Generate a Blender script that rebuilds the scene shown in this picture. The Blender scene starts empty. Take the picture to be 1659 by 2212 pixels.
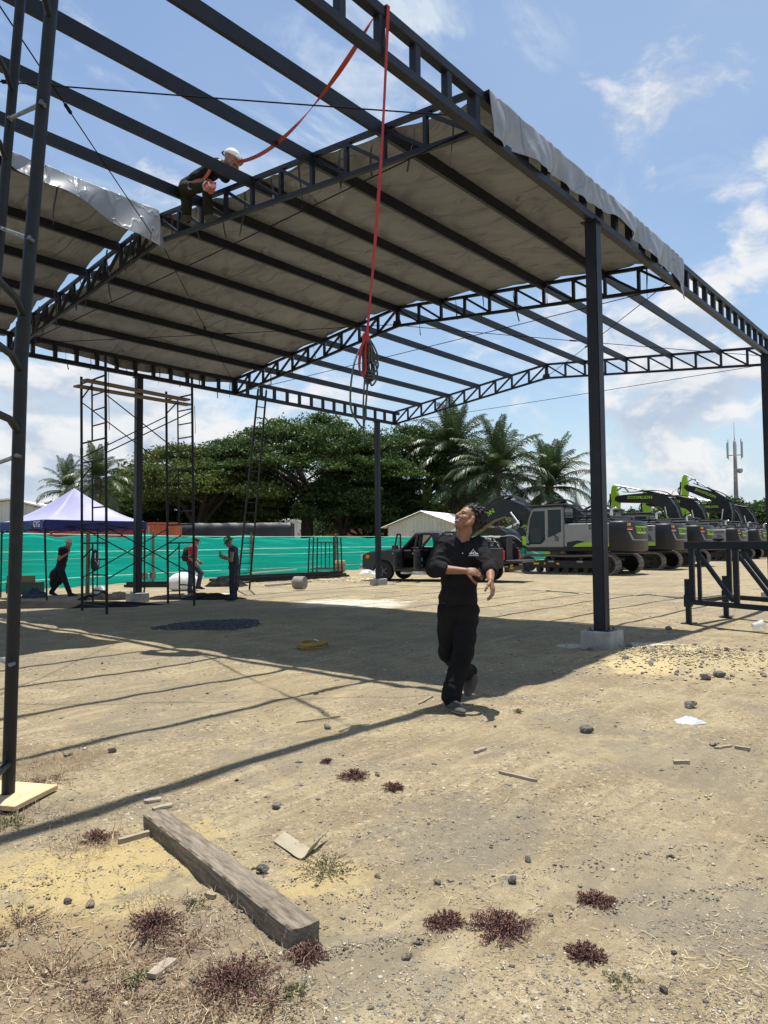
import bpy, bmesh, math, random
import numpy as np
from mathutils import Vector, Matrix
rnd = random.Random(7); R_ = np.random.default_rng(11)
scene = bpy.context.scene
col = scene.collection
# ------------------------------------------------------------------ camera
HC = 1.47                                    # eye height of the photographer
FWD = np.array([0.7488102, 0.66116845, 0.04625529])
RGT = np.array([0.66216146, -0.74930755, -0.00896654])
UPV = np.array([-0.02873105, -0.03734271, 0.99888941])
CAM = np.array([0, 0, HC]); FPX = 1516.6     # focal length in pixels of a 1659-wide picture
cd = bpy.data.cameras.new('camera'); cam = bpy.data.objects.new('camera', cd); col.objects.link(cam)
m = Matrix.Identity(4)
for i in range(3):
    m[i][0] = RGT[i]; m[i][1] = UPV[i]; m[i][2] = -FWD[i]; m[i][3] = CAM[i]
cam.matrix_world = m
cd.sensor_fit = 'VERTICAL'; cd.sensor_height = 36; cd.lens = 36 * 2809 / 4096
cd.clip_start = .05; cd.clip_end = 3000
scene.camera = cam
# ------------------------------------------------------------------ sky
SUN = Vector((.80, .40, 6.85)).normalized()
w = bpy.data.worlds.new('World'); scene.world = w; w.use_nodes = True
def NT(nt, typ, ins=None, **kw):
    n = nt.nodes.new(typ)
    for k, v in kw.items(): setattr(n, k, v)
    for k, v in (ins or {}).items():
        s = n.inputs[k]
        if isinstance(v, bpy.types.NodeSocket): nt.links.new(v, s)
        else: s.default_value = v
    return n
def MATH(nt, op, a, b=0, c=0, clamp=False):
    n = nt.nodes.new('ShaderNodeMath'); n.operation = op; n.use_clamp = clamp
    for i, v in enumerate((a, b, c)):
        if isinstance(v, bpy.types.NodeSocket): nt.links.new(v, n.inputs[i])
        else: n.inputs[i].default_value = v
    return n.outputs[0]
def SMOOTH(nt, x, a, b, o0=0, o1=1):
    n = NT(nt, 'ShaderNodeMapRange', {'Value': x, 'From Min': a, 'From Max': b, 'To Min': o0, 'To Max': o1}, interpolation_type='SMOOTHSTEP')
    return n.outputs[0]
def MIXC(nt, f, a, b, mode='MIX'):
    n = nt.nodes.new('ShaderNodeMix'); n.data_type = 'RGBA'; n.blend_type = mode
    for s, v in ((n.inputs[0], f), (n.inputs[6], a), (n.inputs[7], b)):
        if isinstance(v, bpy.types.NodeSocket): nt.links.new(v, s)
        elif isinstance(v, (int, float)): s.default_value = v
        else: s.default_value = (*v[:3], 1)
    return n.outputs[2]
def NOISE(nt, vec, scale, detail=6, rough=.55, dist=0, lac=2.0):
    return NT(nt, 'ShaderNodeTexNoise', {'Vector': vec, 'Scale': scale, 'Detail': detail, 'Roughness': rough, 'Distortion': dist, 'Lacunarity': lac}).outputs[0]
CLOUDS = [(1480, 880, .12, .20), (1590, 800, .10, .16), (1370, 960, .10, .10), (1100, 875, .045, .18), (1250, 1000, .10, .10), (1600, 1010, .16, .10), (1190, 690, .16, .15), (1000, 650, .10, .10), (1420, 700, .12, .11), (1210, 865, .07, -.14), (930, 850, .09, -.16), (1360, 850, .05, -.10), (1000, 900, .08, -.12), (1330, 560, .08, -.10), (250, 960, .3, .12), (60, 1020, .2, .13), (440, 880, .16, .10), (640, 850, .1, .12), (1420, 265, .09, .10), (1335, 315, .06, .08), (1530, 150, .08, .07), (1500, 355, .05, .14), (1460, 230, .05, .10), (1560, 260, .05, .08), (1640, 330, .05, .12), (1390, 400, .04, .14), (1600, 110, .05, .09), (1625, 450, .09, .18), (1590, 590, .10, .16), (1000, 780, .08, .10), (480, 170, .035, .10), (310, 330, .04, .08), (850, 230, .03, .0), (1650, 260, .08, .1), (1350, 390, .06, .08)]
def build_sky():
    nt = w.node_tree; nt.nodes.clear()
    out = nt.nodes.new('ShaderNodeOutputWorld')
    sky = NT(nt, 'ShaderNodeTexSky', sky_type='NISHITA', sun_disc=False)
    sky.sun_elevation = math.asin(SUN.z); sky.sun_rotation = math.atan2(SUN.x, SUN.y)
    sky.air_density = 1.25; sky.dust_density = .4; sky.ozone_density = 1.3; sky.altitude = 0
    tc = nt.nodes.new('ShaderNodeTexCoord'); d = tc.outputs['Generated']
    sp = NT(nt, 'ShaderNodeSeparateXYZ', {0: d}); z = sp.outputs[2]
    zc = MATH(nt, 'MAXIMUM', z, 0.0)
    # high thin cloud: direction projected on a flat layer overhead
    k = MATH(nt, 'DIVIDE', 1.0, MATH(nt, 'ADD', zc, .16))
    pl = NT(nt, 'ShaderNodeCombineXYZ', {0: MATH(nt, 'MULTIPLY', sp.outputs[0], k), 1: MATH(nt, 'MULTIPLY', sp.outputs[1], k), 2: 3.7}).outputs[0]
    st = NT(nt, 'ShaderNodeMapping', {'Vector': pl, 'Rotation': (0, 0, -.55), 'Scale': (1.0, 1.9, 1)}).outputs[0]
    n1 = NOISE(nt, st, 2.1, 6, .62, .6)
    veil = SMOOTH(nt, NOISE(nt, pl, .55, 4, .5, .2), .38, .72)
    wisp = SMOOTH(nt, n1, .47, .76)
    big = SMOOTH(nt, NOISE(nt, pl, .9, 3, .5), .44, .58)
    hi = MATH(nt, 'ADD', MATH(nt, 'ADD', MATH(nt, 'MULTIPLY', veil, .28), .03), MATH(nt, 'MULTIPLY', MATH(nt, 'MULTIPLY', wisp, big), 1.6), clamp=True)
    # heaped cloud towards the horizon
    wd_ = NT(nt, 'ShaderNodeTexNoise', {'Vector': d, 'Scale': 7.0, 'Detail': 3.0}).outputs['Color']
    wd_ = NT(nt, 'ShaderNodeVectorMath', {0: wd_, 1: (.5, .5, .5)}, operation='SUBTRACT').outputs[0]
    dw = NT(nt, 'ShaderNodeVectorMath', {0: wd_, 1: (.10, .10, .07), 2: d}, operation='MULTIPLY_ADD').outputs[0]
    stretch = NT(nt, 'ShaderNodeMapping', {'Vector': dw, 'Location': (.35, 1.86, .1), 'Scale': (1, 1, 1.9)}).outputs[0]
    up = NT(nt, 'ShaderNodeVectorMath', {0: stretch, 1: (0.0, 0.0, .045)}, operation='ADD').outputs[0]
    c0 = NOISE(nt, stretch, 6.6, 8, .60, 0); c1 = NOISE(nt, up, 6.6, 5, .55, 0)
    band = SMOOTH(nt, z, .46, .06)                     # cover grows towards the horizon
    bias = MATH(nt, 'MULTIPLY', band, .14)
    for bx, by, br, bw in CLOUDS:
        v_ = FWD + RGT * ((bx - 829.5) / 1516.6) - UPV * ((by - 1106) / 1516.6); v_ = v_ / np.linalg.norm(v_)
        ds = NT(nt, 'ShaderNodeVectorMath', {0: dw, 1: tuple(v_)}, operation='DISTANCE').outputs['Value']
        bias = MATH(nt, 'ADD', bias, MATH(nt, 'MULTIPLY', SMOOTH(nt, ds, br, 0), bw))
    dn = MATH(nt, 'ADD', MATH(nt, 'SUBTRACT', c0, .655), bias)
    cum = SMOOTH(nt, dn, -.05, .15)
    lit = MATH(nt, 'ADD', SMOOTH(nt, MATH(nt, 'SUBTRACT', c0, c1), -.10, .09, 0, .80), SMOOTH(nt, dn, .30, .02, 0, .25), clamp=True)
    ccol = MIXC(nt, lit, (.50, .60, .76), (1.0, .995, .985))
    haze = SMOOTH(nt, z, .20, .0)                     # pale air low down
    base = NT(nt, 'ShaderNodeBackground', {'Color': sky.outputs[0], 'Strength': .105})
    white = NT(nt, 'ShaderNodeBackground', {'Color': (.80, .90, 1, 1), 'Strength': .64})
    cb = NT(nt, 'ShaderNodeBackground', {'Color': ccol, 'Strength': .68})
    hz = NT(nt, 'ShaderNodeBackground', {'Color': (.60, .79, 1, 1), 'Strength': .58})
    def mixs(f, a, b):
        n = nt.nodes.new('ShaderNodeMixShader'); nt.links.new(f, n.inputs[0]); nt.links.new(a, n.inputs[1]); nt.links.new(b, n.inputs[2]); return n.outputs[0]
    s = mixs(MATH(nt, 'MULTIPLY', hi, .85), base.outputs[0], white.outputs[0])
    s = mixs(MATH(nt, 'MULTIPLY', haze, .80), s, hz.outputs[0])
    s = mixs(MATH(nt, 'MULTIPLY', cum, .93), s, cb.outputs[0])
    nt.links.new(s, out.inputs[0])
build_sky()
# ------------------------------------------------------------------ sun
sl = bpy.data.lights.new('sun', 'SUN'); sl.energy = 5.0; sl.angle = math.radians(.53); sl.color = (1, .955, .88)
so = bpy.data.objects.new('sun', sl); col.objects.link(so); so.rotation_euler = SUN.to_track_quat('Z', 'Y').to_euler(); so.location = (0, 0, 40)
vs = scene.view_settings; vs.view_transform = 'Standard'; vs.look = 'None'; vs.exposure = 0.48; vs.gamma = 1; vs.use_curve_mapping = False
w.cycles.sampling_method = 'MANUAL'; w.cycles.sample_map_resolution = 512
scene.cycles.max_bounces = 6; scene.cycles.diffuse_bounces = 3; scene.cycles.transparent_max_bounces = 12
# ------------------------------------------------------------------ helpers
def ray(x, y):
    return FWD + RGT * ((x - 829.5) / FPX) - UPV * ((y - 1106) / FPX)
def gnd(x, y, z=0):                          # a spot on the ground seen at a spot of the picture
    d = ray(x, y); t = (z - HC) / d[2]; return Vector(CAM + d * t)
def dep(x, y, t): return Vector(CAM + ray(x, y) * t)
def FR(f, r, z=0):                           # metres ahead / to the right of the photographer
    a = math.atan2(FWD[1], FWD[0])
    return Vector((math.cos(a) * f + math.sin(a) * r, math.sin(a) * f - math.cos(a) * r, z))
YAW = math.atan2(FWD[1], FWD[0])
def tag(o, label=None, cat=None, group=None, kind=None):
    if label: o['label'] = label
    if cat: o['category'] = cat
    if group: o['group'] = group
    if kind: o['kind'] = kind
    return o
def empty(name, loc=(0, 0, 0), rz=0, label=None, cat=None, group=None, parent=None):
    o = bpy.data.objects.new(name, None); col.objects.link(o); o.empty_display_size = .1
    o.location = loc; o.rotation_euler = (0, 0, rz); o.parent = parent
    return tag(o, label, cat, group)
def copy_tree(o, parent=None):
    c = o.copy(); col.objects.link(c); c.parent = parent
    for ch in list(o.children): copy_tree(ch, c)
    return c
def frame_of(d, up=(0, 0, 1)):
    d = Vector(d).normalized(); up = Vector(up)
    if abs(d.dot(up)) > .999: up = Vector((1, 0, 0))
    s = d.cross(up).normalized(); return s, s.cross(d).normalized(), d     # side, up, along
class MB:
    def __init__(s): s.v = []; s.f = []; s.mi = []; s.cur = 0
    def add(s, vs, fs):
        b = len(s.v); s.v += [tuple(p) for p in vs]
        for f in fs: s.f.append([b + i for i in f]); s.mi.append(s.cur)
        return s
    def box(s, c, size, rot=None, taper=None):
        c = Vector(c); hx, hy, hz = [q / 2 for q in size]; P = []
        for z in (-1, 1):
            t = taper if (taper and z > 0) else 1
            for x, y in ((-1, -1), (1, -1), (1, 1), (-1, 1)):
                p = Vector((x * hx * t, y * hy * t, z * hz))
                P.append(c + (rot @ p if rot else p))
        return s.add(P, [(3, 2, 1, 0), (4, 5, 6, 7), (0, 1, 5, 4), (1, 2, 6, 5), (2, 3, 7, 6), (3, 0, 4, 7)])
    def bar(s, a, b, w_, h_, up=(0, 0, 1)):
        a = Vector(a); b = Vector(b); sd, u, d = frame_of(b - a, up); P = []
        for q in (a, b):
            for x, y in ((-1, -1), (1, -1), (1, 1), (-1, 1)): P.append(q + sd * (x * w_ / 2) + u * (y * h_ / 2))
        return s.add(P, [(3, 2, 1, 0), (4, 5, 6, 7), (0, 1, 5, 4), (1, 2, 6, 5), (2, 3, 7, 6), (3, 0, 4, 7)])
    def tube(s, pts, r, n=8, cap=True, up=(0, 0, 1)):
        pts = [Vector(p) for p in pts]; L = len(pts); rr = r if isinstance(r, (list, tuple)) else [r] * L
        P = []; F = []; prev = None
        for i, p in enumerate(pts):
            d = (pts[min(i + 1, L - 1)] - pts[max(i - 1, 0)])
            if d.length < 1e-9: d = Vector((0, 0, 1))
            if prev is None: sd, u, d = frame_of(d, up)
            else:
                d = d.normalized(); u = (prev - d * prev.dot(d))
                u = u.normalized() if u.length > 1e-6 else frame_of(d, up)[1]
                sd = d.cross(u).normalized()
            prev = u
            for k in range(n):
                a = 2 * math.pi * k / n; P.append(p + sd * (math.cos(a) * rr[i]) + u * (math.sin(a) * rr[i]))
        for i in range(L - 1):
            for k in range(n):
                k2 = (k + 1) % n; F.append((i * n + k, i * n + k2, (i + 1) * n + k2, (i + 1) * n + k))
        if cap: F.append(tuple(range(n - 1, -1, -1))); F.append(tuple(range((L - 1) * n, L * n)))
        return s.add(P, F)
    def cyl(s, a, b, r0, r1=None, n=12): return s.tube([a, b], [r0, r0 if r1 is None else r1], n)
    def prism(s, out, o, ax, ay, az, depth):  # outline in (ax, ay), extruded by depth along az, centred
        o = Vector(o); ax = Vector(ax); ay = Vector(ay); az = Vector(az); n = len(out)
        P = [o + ax * x + ay * y + az * (-depth / 2) for x, y in out] + [o + ax * x + ay * y + az * (depth / 2) for x, y in out]
        F = [tuple(range(n - 1, -1, -1)), tuple(range(n, 2 * n))] + [(i, (i + 1) % n, n + (i + 1) % n, n + i) for i in range(n)]
        return s.add(P, F)
    def lathe(s, prof, c=(0, 0, 0), n=16, rot=None):
        P = []; F = []; c = Vector(c)
        for r, z in prof:
            for k in range(n):
                a = 2 * math.pi * k / n; p = Vector((r * math.cos(a), r * math.sin(a), z)); P.append(c + (rot @ p if rot else p))
        for i in range(len(prof) - 1):
            for k in range(n):
                k2 = (k + 1) % n; F.append((i * n + k, i * n + k2, (i + 1) * n + k2, (i + 1) * n + k))
        F.append(tuple(range(n - 1, -1, -1))); F.append(tuple(range((len(prof) - 1) * n, len(prof) * n)))
        return s.add(P, F)
    def grid(s, rows, closed=False):
        nr = len(rows); nc = len(rows[0]); P = [p for r in rows for p in r]; F = []
        for i in range(nr - 1):
            for j in range(nc - (0 if closed else 1)):
                j2 = (j + 1) % nc; F.append((i * nc + j, i * nc + j2, (i + 1) * nc + j2, (i + 1) * nc + j))
        return s.add(P, F)
    def build(s, name, mat, parent=None, smooth=False, bevel=0, seg=1, kind=None):
        me = bpy.data.meshes.new(name); me.from_pydata(s.v, [], s.f)
        ms = mat if isinstance(mat, (list, tuple)) else [mat]
        for q in ms: me.materials.append(q)
        if len(ms) > 1: me.polygons.foreach_set('material_index', s.mi)
        if bevel:
            bm = bmesh.new(); bm.from_mesh(me)
            es = [e for e in bm.edges if len(e.link_faces) == 2 and e.calc_face_angle(0) > .5]
            bmesh.ops.bevel(bm, geom=es, offset=bevel, segments=seg, affect='EDGES', clamp_overlap=True)
            bm.to_mesh(me); bm.free()
        if smooth: me.polygons.foreach_set('use_smooth', [True] * len(me.polygons))
        me.update()
        if smooth and smooth != 'all':
            try: me.set_sharp_from_angle(angle=math.radians(40))
            except Exception: pass
        o = bpy.data.objects.new(name, me); col.objects.link(o); o.parent = parent
        if kind: o['kind'] = kind
        return o
def mesh_np(name, V, F, mat, parent=None, smooth=False, mi=None):
    V = np.asarray(V, np.float32); F = np.asarray(F, np.int32); me = bpy.data.meshes.new(name)
    me.vertices.add(len(V)); me.vertices.foreach_set('co', V.ravel())
    k = F.shape[1]; me.loops.add(F.size); me.loops.foreach_set('vertex_index', F.ravel())
    me.polygons.add(len(F)); me.polygons.foreach_set('loop_start', np.arange(len(F), dtype=np.int32) * k)
    try: me.polygons.foreach_set('loop_total', np.full(len(F), k, np.int32))
    except Exception: pass
    for q in (mat if isinstance(mat, (list, tuple)) else [mat]): me.materials.append(q)
    if mi is not None: me.polygons.foreach_set('material_index', np.asarray(mi, np.int32))
    if smooth: me.polygons.foreach_set('use_smooth', np.ones(len(F), bool))
    me.update(calc_edges=True); me.validate()
    o = bpy.data.objects.new(name, me); col.objects.link(o); o.parent = parent; return o
_tx = {}
def text_geo(s, size, shear=0, bold=0.0):     # flat lettering, centred, in its own xy plane
    key = (s, shear, bold)
    if key not in _tx:
        c = bpy.data.curves.new('t', 'FONT'); c.body = s; c.align_x = 'CENTER'; c.align_y = 'CENTER'; c.shear = shear; c.offset = bold; c.resolution_u = 2
        o = bpy.data.objects.new('t', c); col.objects.link(o); bpy.context.view_layer.update()
        me = bpy.data.meshes.new_from_object(o.evaluated_get(bpy.context.evaluated_depsgraph_get()))
        _tx[key] = ([tuple(v.co) for v in me.vertices], [tuple(p.vertices) for p in me.polygons])
        bpy.data.objects.remove(o); bpy.data.meshes.remove(me); bpy.data.curves.remove(c)
    V, F = _tx[key]; return [(x * size, y * size) for x, y, z in V], F
def lettering(s, size, o, ax, ay, mat, parent, name='lettering', sx=1, shear=0, bold=.02, curve=None):
    V, F = text_geo(s, size, shear, bold); o = Vector(o); ax = Vector(ax); ay = Vector(ay); mb = MB()
    mb.add([o + ax * (x * sx) + ay * y if curve is None else curve(x * sx, y) for x, y in V], F)
    return mb.build(name, mat, parent)
# ------------------------------------------------------------------ materials
MT = {}
def mat(name, c, r=.6, metal=0, c2=None, sc=4, bump=0, bsc=40, spec=.4, det=6, lo=.35, hi=.65, dirt=None, dsc=2, dlo=.55, dhi=.75, trans=0, coat=0, stretch=None, sheen=0):
    if name in MT: return MT[name]
    q = bpy.data.materials.new(name); q.use_nodes = True; nt = q.node_tree; b = nt.nodes['Principled BSDF']
    tc = nt.nodes.new('ShaderNodeTexCoord'); vec = tc.outputs['Object']
    if stretch: vec = NT(nt, 'ShaderNodeMapping', {'Vector': vec, 'Scale': stretch}).outputs[0]
    b.inputs['Base Color'].default_value = (*c, 1); b.inputs['Roughness'].default_value = r; b.inputs['Metallic'].default_value = metal
    b.inputs['Specular IOR Level'].default_value = spec
    if coat: b.inputs['Coat Weight'].default_value = coat
    if sheen: b.inputs['Sheen Weight'].default_value = sheen
    cs = None
    if c2:
        f = SMOOTH(nt, NOISE(nt, vec, sc, det), lo, hi); cs = MIXC(nt, f, c, c2)
    if dirt:
        f = SMOOTH(nt, NOISE(nt, vec, dsc, 8, .65), dlo, dhi); cs = MIXC(nt, f, cs if cs else c, dirt)
        rg = MATH(nt, 'ADD', MATH(nt, 'MULTIPLY', f, .35), r, clamp=True); nt.links.new(rg, b.inputs['Roughness'])
    if cs: nt.links.new(cs, b.inputs['Base Color'])
    if bump:
        bn = NT(nt, 'ShaderNodeBump', {'Strength': 1.0, 'Distance': bump, 'Height': NOISE(nt, vec, bsc, 6, .6)}); nt.links.new(bn.outputs[0], b.inputs['Normal'])
    if trans:
        tr = NT(nt, 'ShaderNodeBsdfTranslucent'); mx = nt.nodes.new('ShaderNodeMixShader'); mx.inputs[0].default_value = trans
        if cs: nt.links.new(cs, tr.inputs[0])
        else: tr.inputs[0].default_value = (*c, 1)
        nt.links.new(b.outputs[0], mx.inputs[1]); nt.links.new(tr.outputs[0], mx.inputs[2]); nt.links.new(mx.outputs[0], nt.nodes['Material Output'].inputs[0])
    MT[name] = q; return q
def glass(name, c, r=.05, alpha=.5):
    if name in MT: return MT[name]
    q = mat(name, c, r, spec=.8); b = q.node_tree.nodes['Principled BSDF']; b.inputs['Alpha'].default_value = alpha; return q
STEEL = mat('navy_painted_steel', (.010, .0125, .019), .45, c2=(.015, .018, .026), sc=3, spec=.3, dirt=(.03, .03, .03), dsc=1.3, dlo=.62, dhi=.85, bump=.0006, bsc=30)
PIPE = mat('worn_dark_pipe', (.006, .0085, .012), .45, c2=(.011, .0145, .018), sc=6, spec=.35, dirt=(.22, .21, .20), dsc=14, dlo=.70, dhi=.74, bump=.0006, bsc=60)
RUST = mat('dark_scaffold_steel', (.012, .013, .016), .6, c2=(.026, .023, .022), sc=9, spec=.25)
CONC = mat('cast_concrete', (.33, .31, .28), .9, c2=(.42, .40, .36), sc=5, bump=.003, bsc=35, dirt=(.22, .19, .15), dsc=3)
WOODG = mat('weathered_wood', (.24, .195, .145), .9, c2=(.38, .32, .245), sc=5, stretch=(1, 9, 9), bump=.003, bsc=20, lo=.3, hi=.7)
WOODN = mat('fresh_wood', (.52, .37, .20), .75, c2=(.66, .50, .31), sc=5, stretch=(1, 8, 8), bump=.001, bsc=20)
WOODP = mat('brown_plank', (.13, .095, .065), .85, c2=(.22, .17, .12), sc=4, stretch=(2, 9, 9), bump=.002, bsc=20)
BLACK = mat('black_rubber', (.012, .012, .013), .75, c2=(.03, .028, .026), sc=8)
DARKP = mat('black_plastic', (.014, .014, .016), .4)
WHITEP = mat('white_print', (.80, .80, .80), .6)
CABLE = mat('steel_cable', (.012, .012, .014), .95, spec=.05)
# ================================================================== GROUND
YELLOW = [(gnd(190, 1900), .34), (gnd(300, 1840), .26), (gnd(120, 1960), .30), (gnd(250, 1985), .22), (gnd(410, 1800), .16), (gnd(60, 1880), .22), (gnd(700, 1895), .2), (gnd(265, 2040), .10), (gnd(425, 1870), .1)]
MOUND = gnd(1490, 1428); GRAV = gnd(462, 1350); LIME = gnd(1400, 1398)
def ground_height(x, y):
    r = np.hypot(x, y); fade = np.clip(1 - r / 70, 0, 1)
    h = .016 * np.sin(x * .9 + 1.3 * np.sin(y * .45)) * np.cos(y * .8 + .5) + .008 * np.sin(x * 2.3 + y * 1.7 + 1) + .005 * np.sin(3.9 * x - 3.1 * y + 2 * np.sin(x))
    h += .003 * np.sin(9.1 * x + 3.3 * y + 3 * np.sin(1.7 * y)) + .0025 * np.sin(7.3 * y - 11.2 * x + 2 * np.sin(2.3 * x))
    h = h * fade
    for (c, s, a) in ((MOUND, .75, .13), (GRAV, .55, .012), (gnd(700, 1318), .9, .05)):
        h = h + a * np.exp(-((x - c[0]) ** 2 + (y - c[1]) ** 2) / (2 * s * s))
    for k, (ox, am) in enumerate(((1.2, .016), (2.05, .014), (4.4, .012), (5.2, .010))):      # old wheel ruts
        q = (y - ox * 1.0 + .55 * (x - 4) + .5 * np.sin(x * .35 + k)) ; h = h - am * np.exp(-(q / .13) ** 2) + am * .6 * np.exp(-((np.abs(q) - .22) / .07) ** 2)
        h = h + .0035 * np.exp(-(q / .11) ** 2) * np.sign(np.sin(52 * (x + .6 * np.abs(q))))
    for (c, s) in YELLOW: h = h + .012 * np.exp(-((x - c[0]) ** 2 + (y - c[1]) ** 2) / (2 * (s * .7) ** 2))
    return h - .004
def gz(p): return float(ground_height(np.array(p[0]), np.array(p[1])))
def on(p): return Vector((p[0], p[1], gz(p)))
def make_ground():
    def axis(n):
        t = np.linspace(-1, 1, n); return np.sign(t) * (np.abs(t) * 9 + 900 * np.abs(t) ** 6)
    X, Y = np.meshgrid(axis(360) + 5.0, axis(360) + 4.5, indexing='ij')
    Z = ground_height(X, Y); n = X.shape[0]; V = np.stack([X, Y, Z], -1).reshape(-1, 3)
    i = np.arange(n - 1)[:, None] * n + np.arange(n - 1)[None, :]; i = i.ravel()
    q = bpy.data.materials.new('dry_dirt'); q.use_nodes = True; nt = q.node_tree; b = nt.nodes['Principled BSDF']
    b.inputs['Roughness'].default_value = .95; b.inputs['Specular IOR Level'].default_value = .15
    tc = nt.nodes.new('ShaderNodeTexCoord'); p = tc.outputs['Object']
    big = NOISE(nt, p, .35, 4, .55, .4); mid = NOISE(nt, p, 1.7, 5, .6, .3); fine = NOISE(nt, p, 16, 5, .7); grit = NOISE(nt, p, 95, 3, .75)
    c = MIXC(nt, SMOOTH(nt, mid, .34, .66), (.245, .195, .119), (.35, .288, .180))
    c = MIXC(nt, SMOOTH(nt, big, .48, .64), c, (.23, .192, .134))
    c = MIXC(nt, MATH(nt, 'MULTIPLY', SMOOTH(nt, NOISE(nt, p, .8, 6, .6, .6), .55, .70), .75), c, (.20, .172, .135))
    c = MIXC(nt, MATH(nt, 'MULTIPLY', SMOOTH(nt, fine, .50, .72), .55), c, (.19, .155, .115))
    c = MIXC(nt, MATH(nt, 'MULTIPLY', SMOOTH(nt, fine, .46, .28), .5), c, (.55, .465, .33))
    c = MIXC(nt, MATH(nt, 'MULTIPLY', SMOOTH(nt, grit, .52, .70), .5), c, (.15, .13, .105))
    c = MIXC(nt, MATH(nt, 'MULTIPLY', SMOOTH(nt, grit, .44, .30), .4), c, (.62, .54, .40))
    big2 = NOISE(nt, p, .62, 5, .6, .7)
    for vs_, am, dk, lt in ((34, .55, (.12, .103, .083), (.50, .43, .32)), (88, .5, (.13, .11, .088), (.47, .40, .29))):
        vo = NT(nt, 'ShaderNodeTexVoronoi', {'Vector': p, 'Scale': vs_, 'Randomness': 1.0}); rn = NT(nt, 'ShaderNodeSeparateColor', {0: vo.outputs['Color']}).outputs[0]
        near = MATH(nt, 'MULTIPLY', SMOOTH(nt, vo.outputs['Distance'], .62, .40), SMOOTH(nt, big2, .40, .60, .15, 1.25))
        c = MIXC(nt, MATH(nt, 'MULTIPLY', MATH(nt, 'MULTIPLY', SMOOTH(nt, rn, .80, .92), near), am), c, dk)
        c = MIXC(nt, MATH(nt, 'MULTIPLY', MATH(nt, 'MULTIPLY', SMOOTH(nt, rn, .16, .06), near), am), c, lt)
    # dry stretched wheel streaks
    rt = NT(nt, 'ShaderNodeMapping', {'Vector': p, 'Rotation': (0, 0, .5), 'Scale': (.7, 7, 1)}).outputs[0]
    c = MIXC(nt, MATH(nt, 'MULTIPLY', SMOOTH(nt, NOISE(nt, rt, 1.6, 6, .6, .8), .52, .68), .5), c, (.19, .158, .112))
    c = MIXC(nt, MATH(nt, 'MULTIPLY', SMOOTH(nt, NOISE(nt, rt, .9, 5, .6, .5), .46, .30), .45), c, (.43, .36, .235))
    shn = {k: MATH(nt, 'SUBTRACT', NOISE(nt, p, k, 5, .65), .5) for k in (1.6, 4.5)}
    def spot(cen, rad, colr, amt, sc=3.5, wob=.5):
        nonlocal c
        d = NT(nt, 'ShaderNodeVectorMath', {0: p, 1: (cen[0], cen[1], 0)}, operation='DISTANCE').outputs['Value']
        dd = MATH(nt, 'ADD', MATH(nt, 'DIVIDE', d, rad), MATH(nt, 'MULTIPLY', shn[1.6 if sc < 3 else 4.5], wob * 2.4))
        c = MIXC(nt, MATH(nt, 'MULTIPLY', SMOOTH(nt, dd, 1.1, .6), amt), c, colr)
    for cen, rad in YELLOW: spot(cen, rad * 1.1, (.46, .36, .175), .62, 6, 1.3)
    spot(MOUND, 1.35, (.44, .36, .22), .75, 3, .6); spot(MOUND + Vector((-.9, .25, 0)), .5, (.56, .45, .25), .6, 3, .6)
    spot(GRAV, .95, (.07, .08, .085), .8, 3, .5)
    spot(LIME, .32, (.70, .68, .62), .8, 5, .7); spot(gnd(1235, 1395), .25, (.66, .64, .6), .6, 5, .9)
    spot(gnd(760, 1303), 1.6, (.60, .58, .52), .7, 2, .8); spot(gnd(720, 1250), 2.3, (.58, .47, .27), .7, 1.2, .6)
    for gx, gy, gr in ((1500, 1640, .7), (980, 1800, .5), (620, 1640, .55), (1250, 1560, .5), (1560, 1980, .45), (780, 2080, .35), (330, 1560, .7)): spot(gnd(gx, gy), gr, (.185, .165, .135), .45, 3.5, 1.5)
    spot(gnd(90, 1650), .5, (.17, .125, .08), .55, 5, 1); spot(gnd(60, 2120), .55, (.20, .14, .095), .6, 5, 1); spot(gnd(330, 2130), .42, (.22, .165, .115), .5, 6, 1)
    spot(gnd(1450, 1900), .6, (.22, .19, .15), .4, 4, 1); spot(gnd(480, 2010), .3, (.22, .18, .14), .5, 5, 1)
    c = MIXC(nt, 1.0, c, (1.04, 1.035, .99), 'MULTIPLY')
    nt.links.new(c, b.inputs['Base Color'])
    hgt = MATH(nt, 'ADD', MATH(nt, 'MULTIPLY', fine, 1.0), MATH(nt, 'ADD', MATH(nt, 'MULTIPLY', grit, .38), MATH(nt, 'MULTIPLY', mid, 1.6)))
    bn = NT(nt, 'ShaderNodeBump', {'Strength': 1.0, 'Distance': .03, 'Height': hgt}); nt.links.new(bn.outputs[0], b.inputs['Normal'])
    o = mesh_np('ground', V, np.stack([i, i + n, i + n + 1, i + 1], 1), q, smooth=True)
    tag(o, 'dry tan dirt yard covered in grit and straw', kind='structure')
make_ground()
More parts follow.
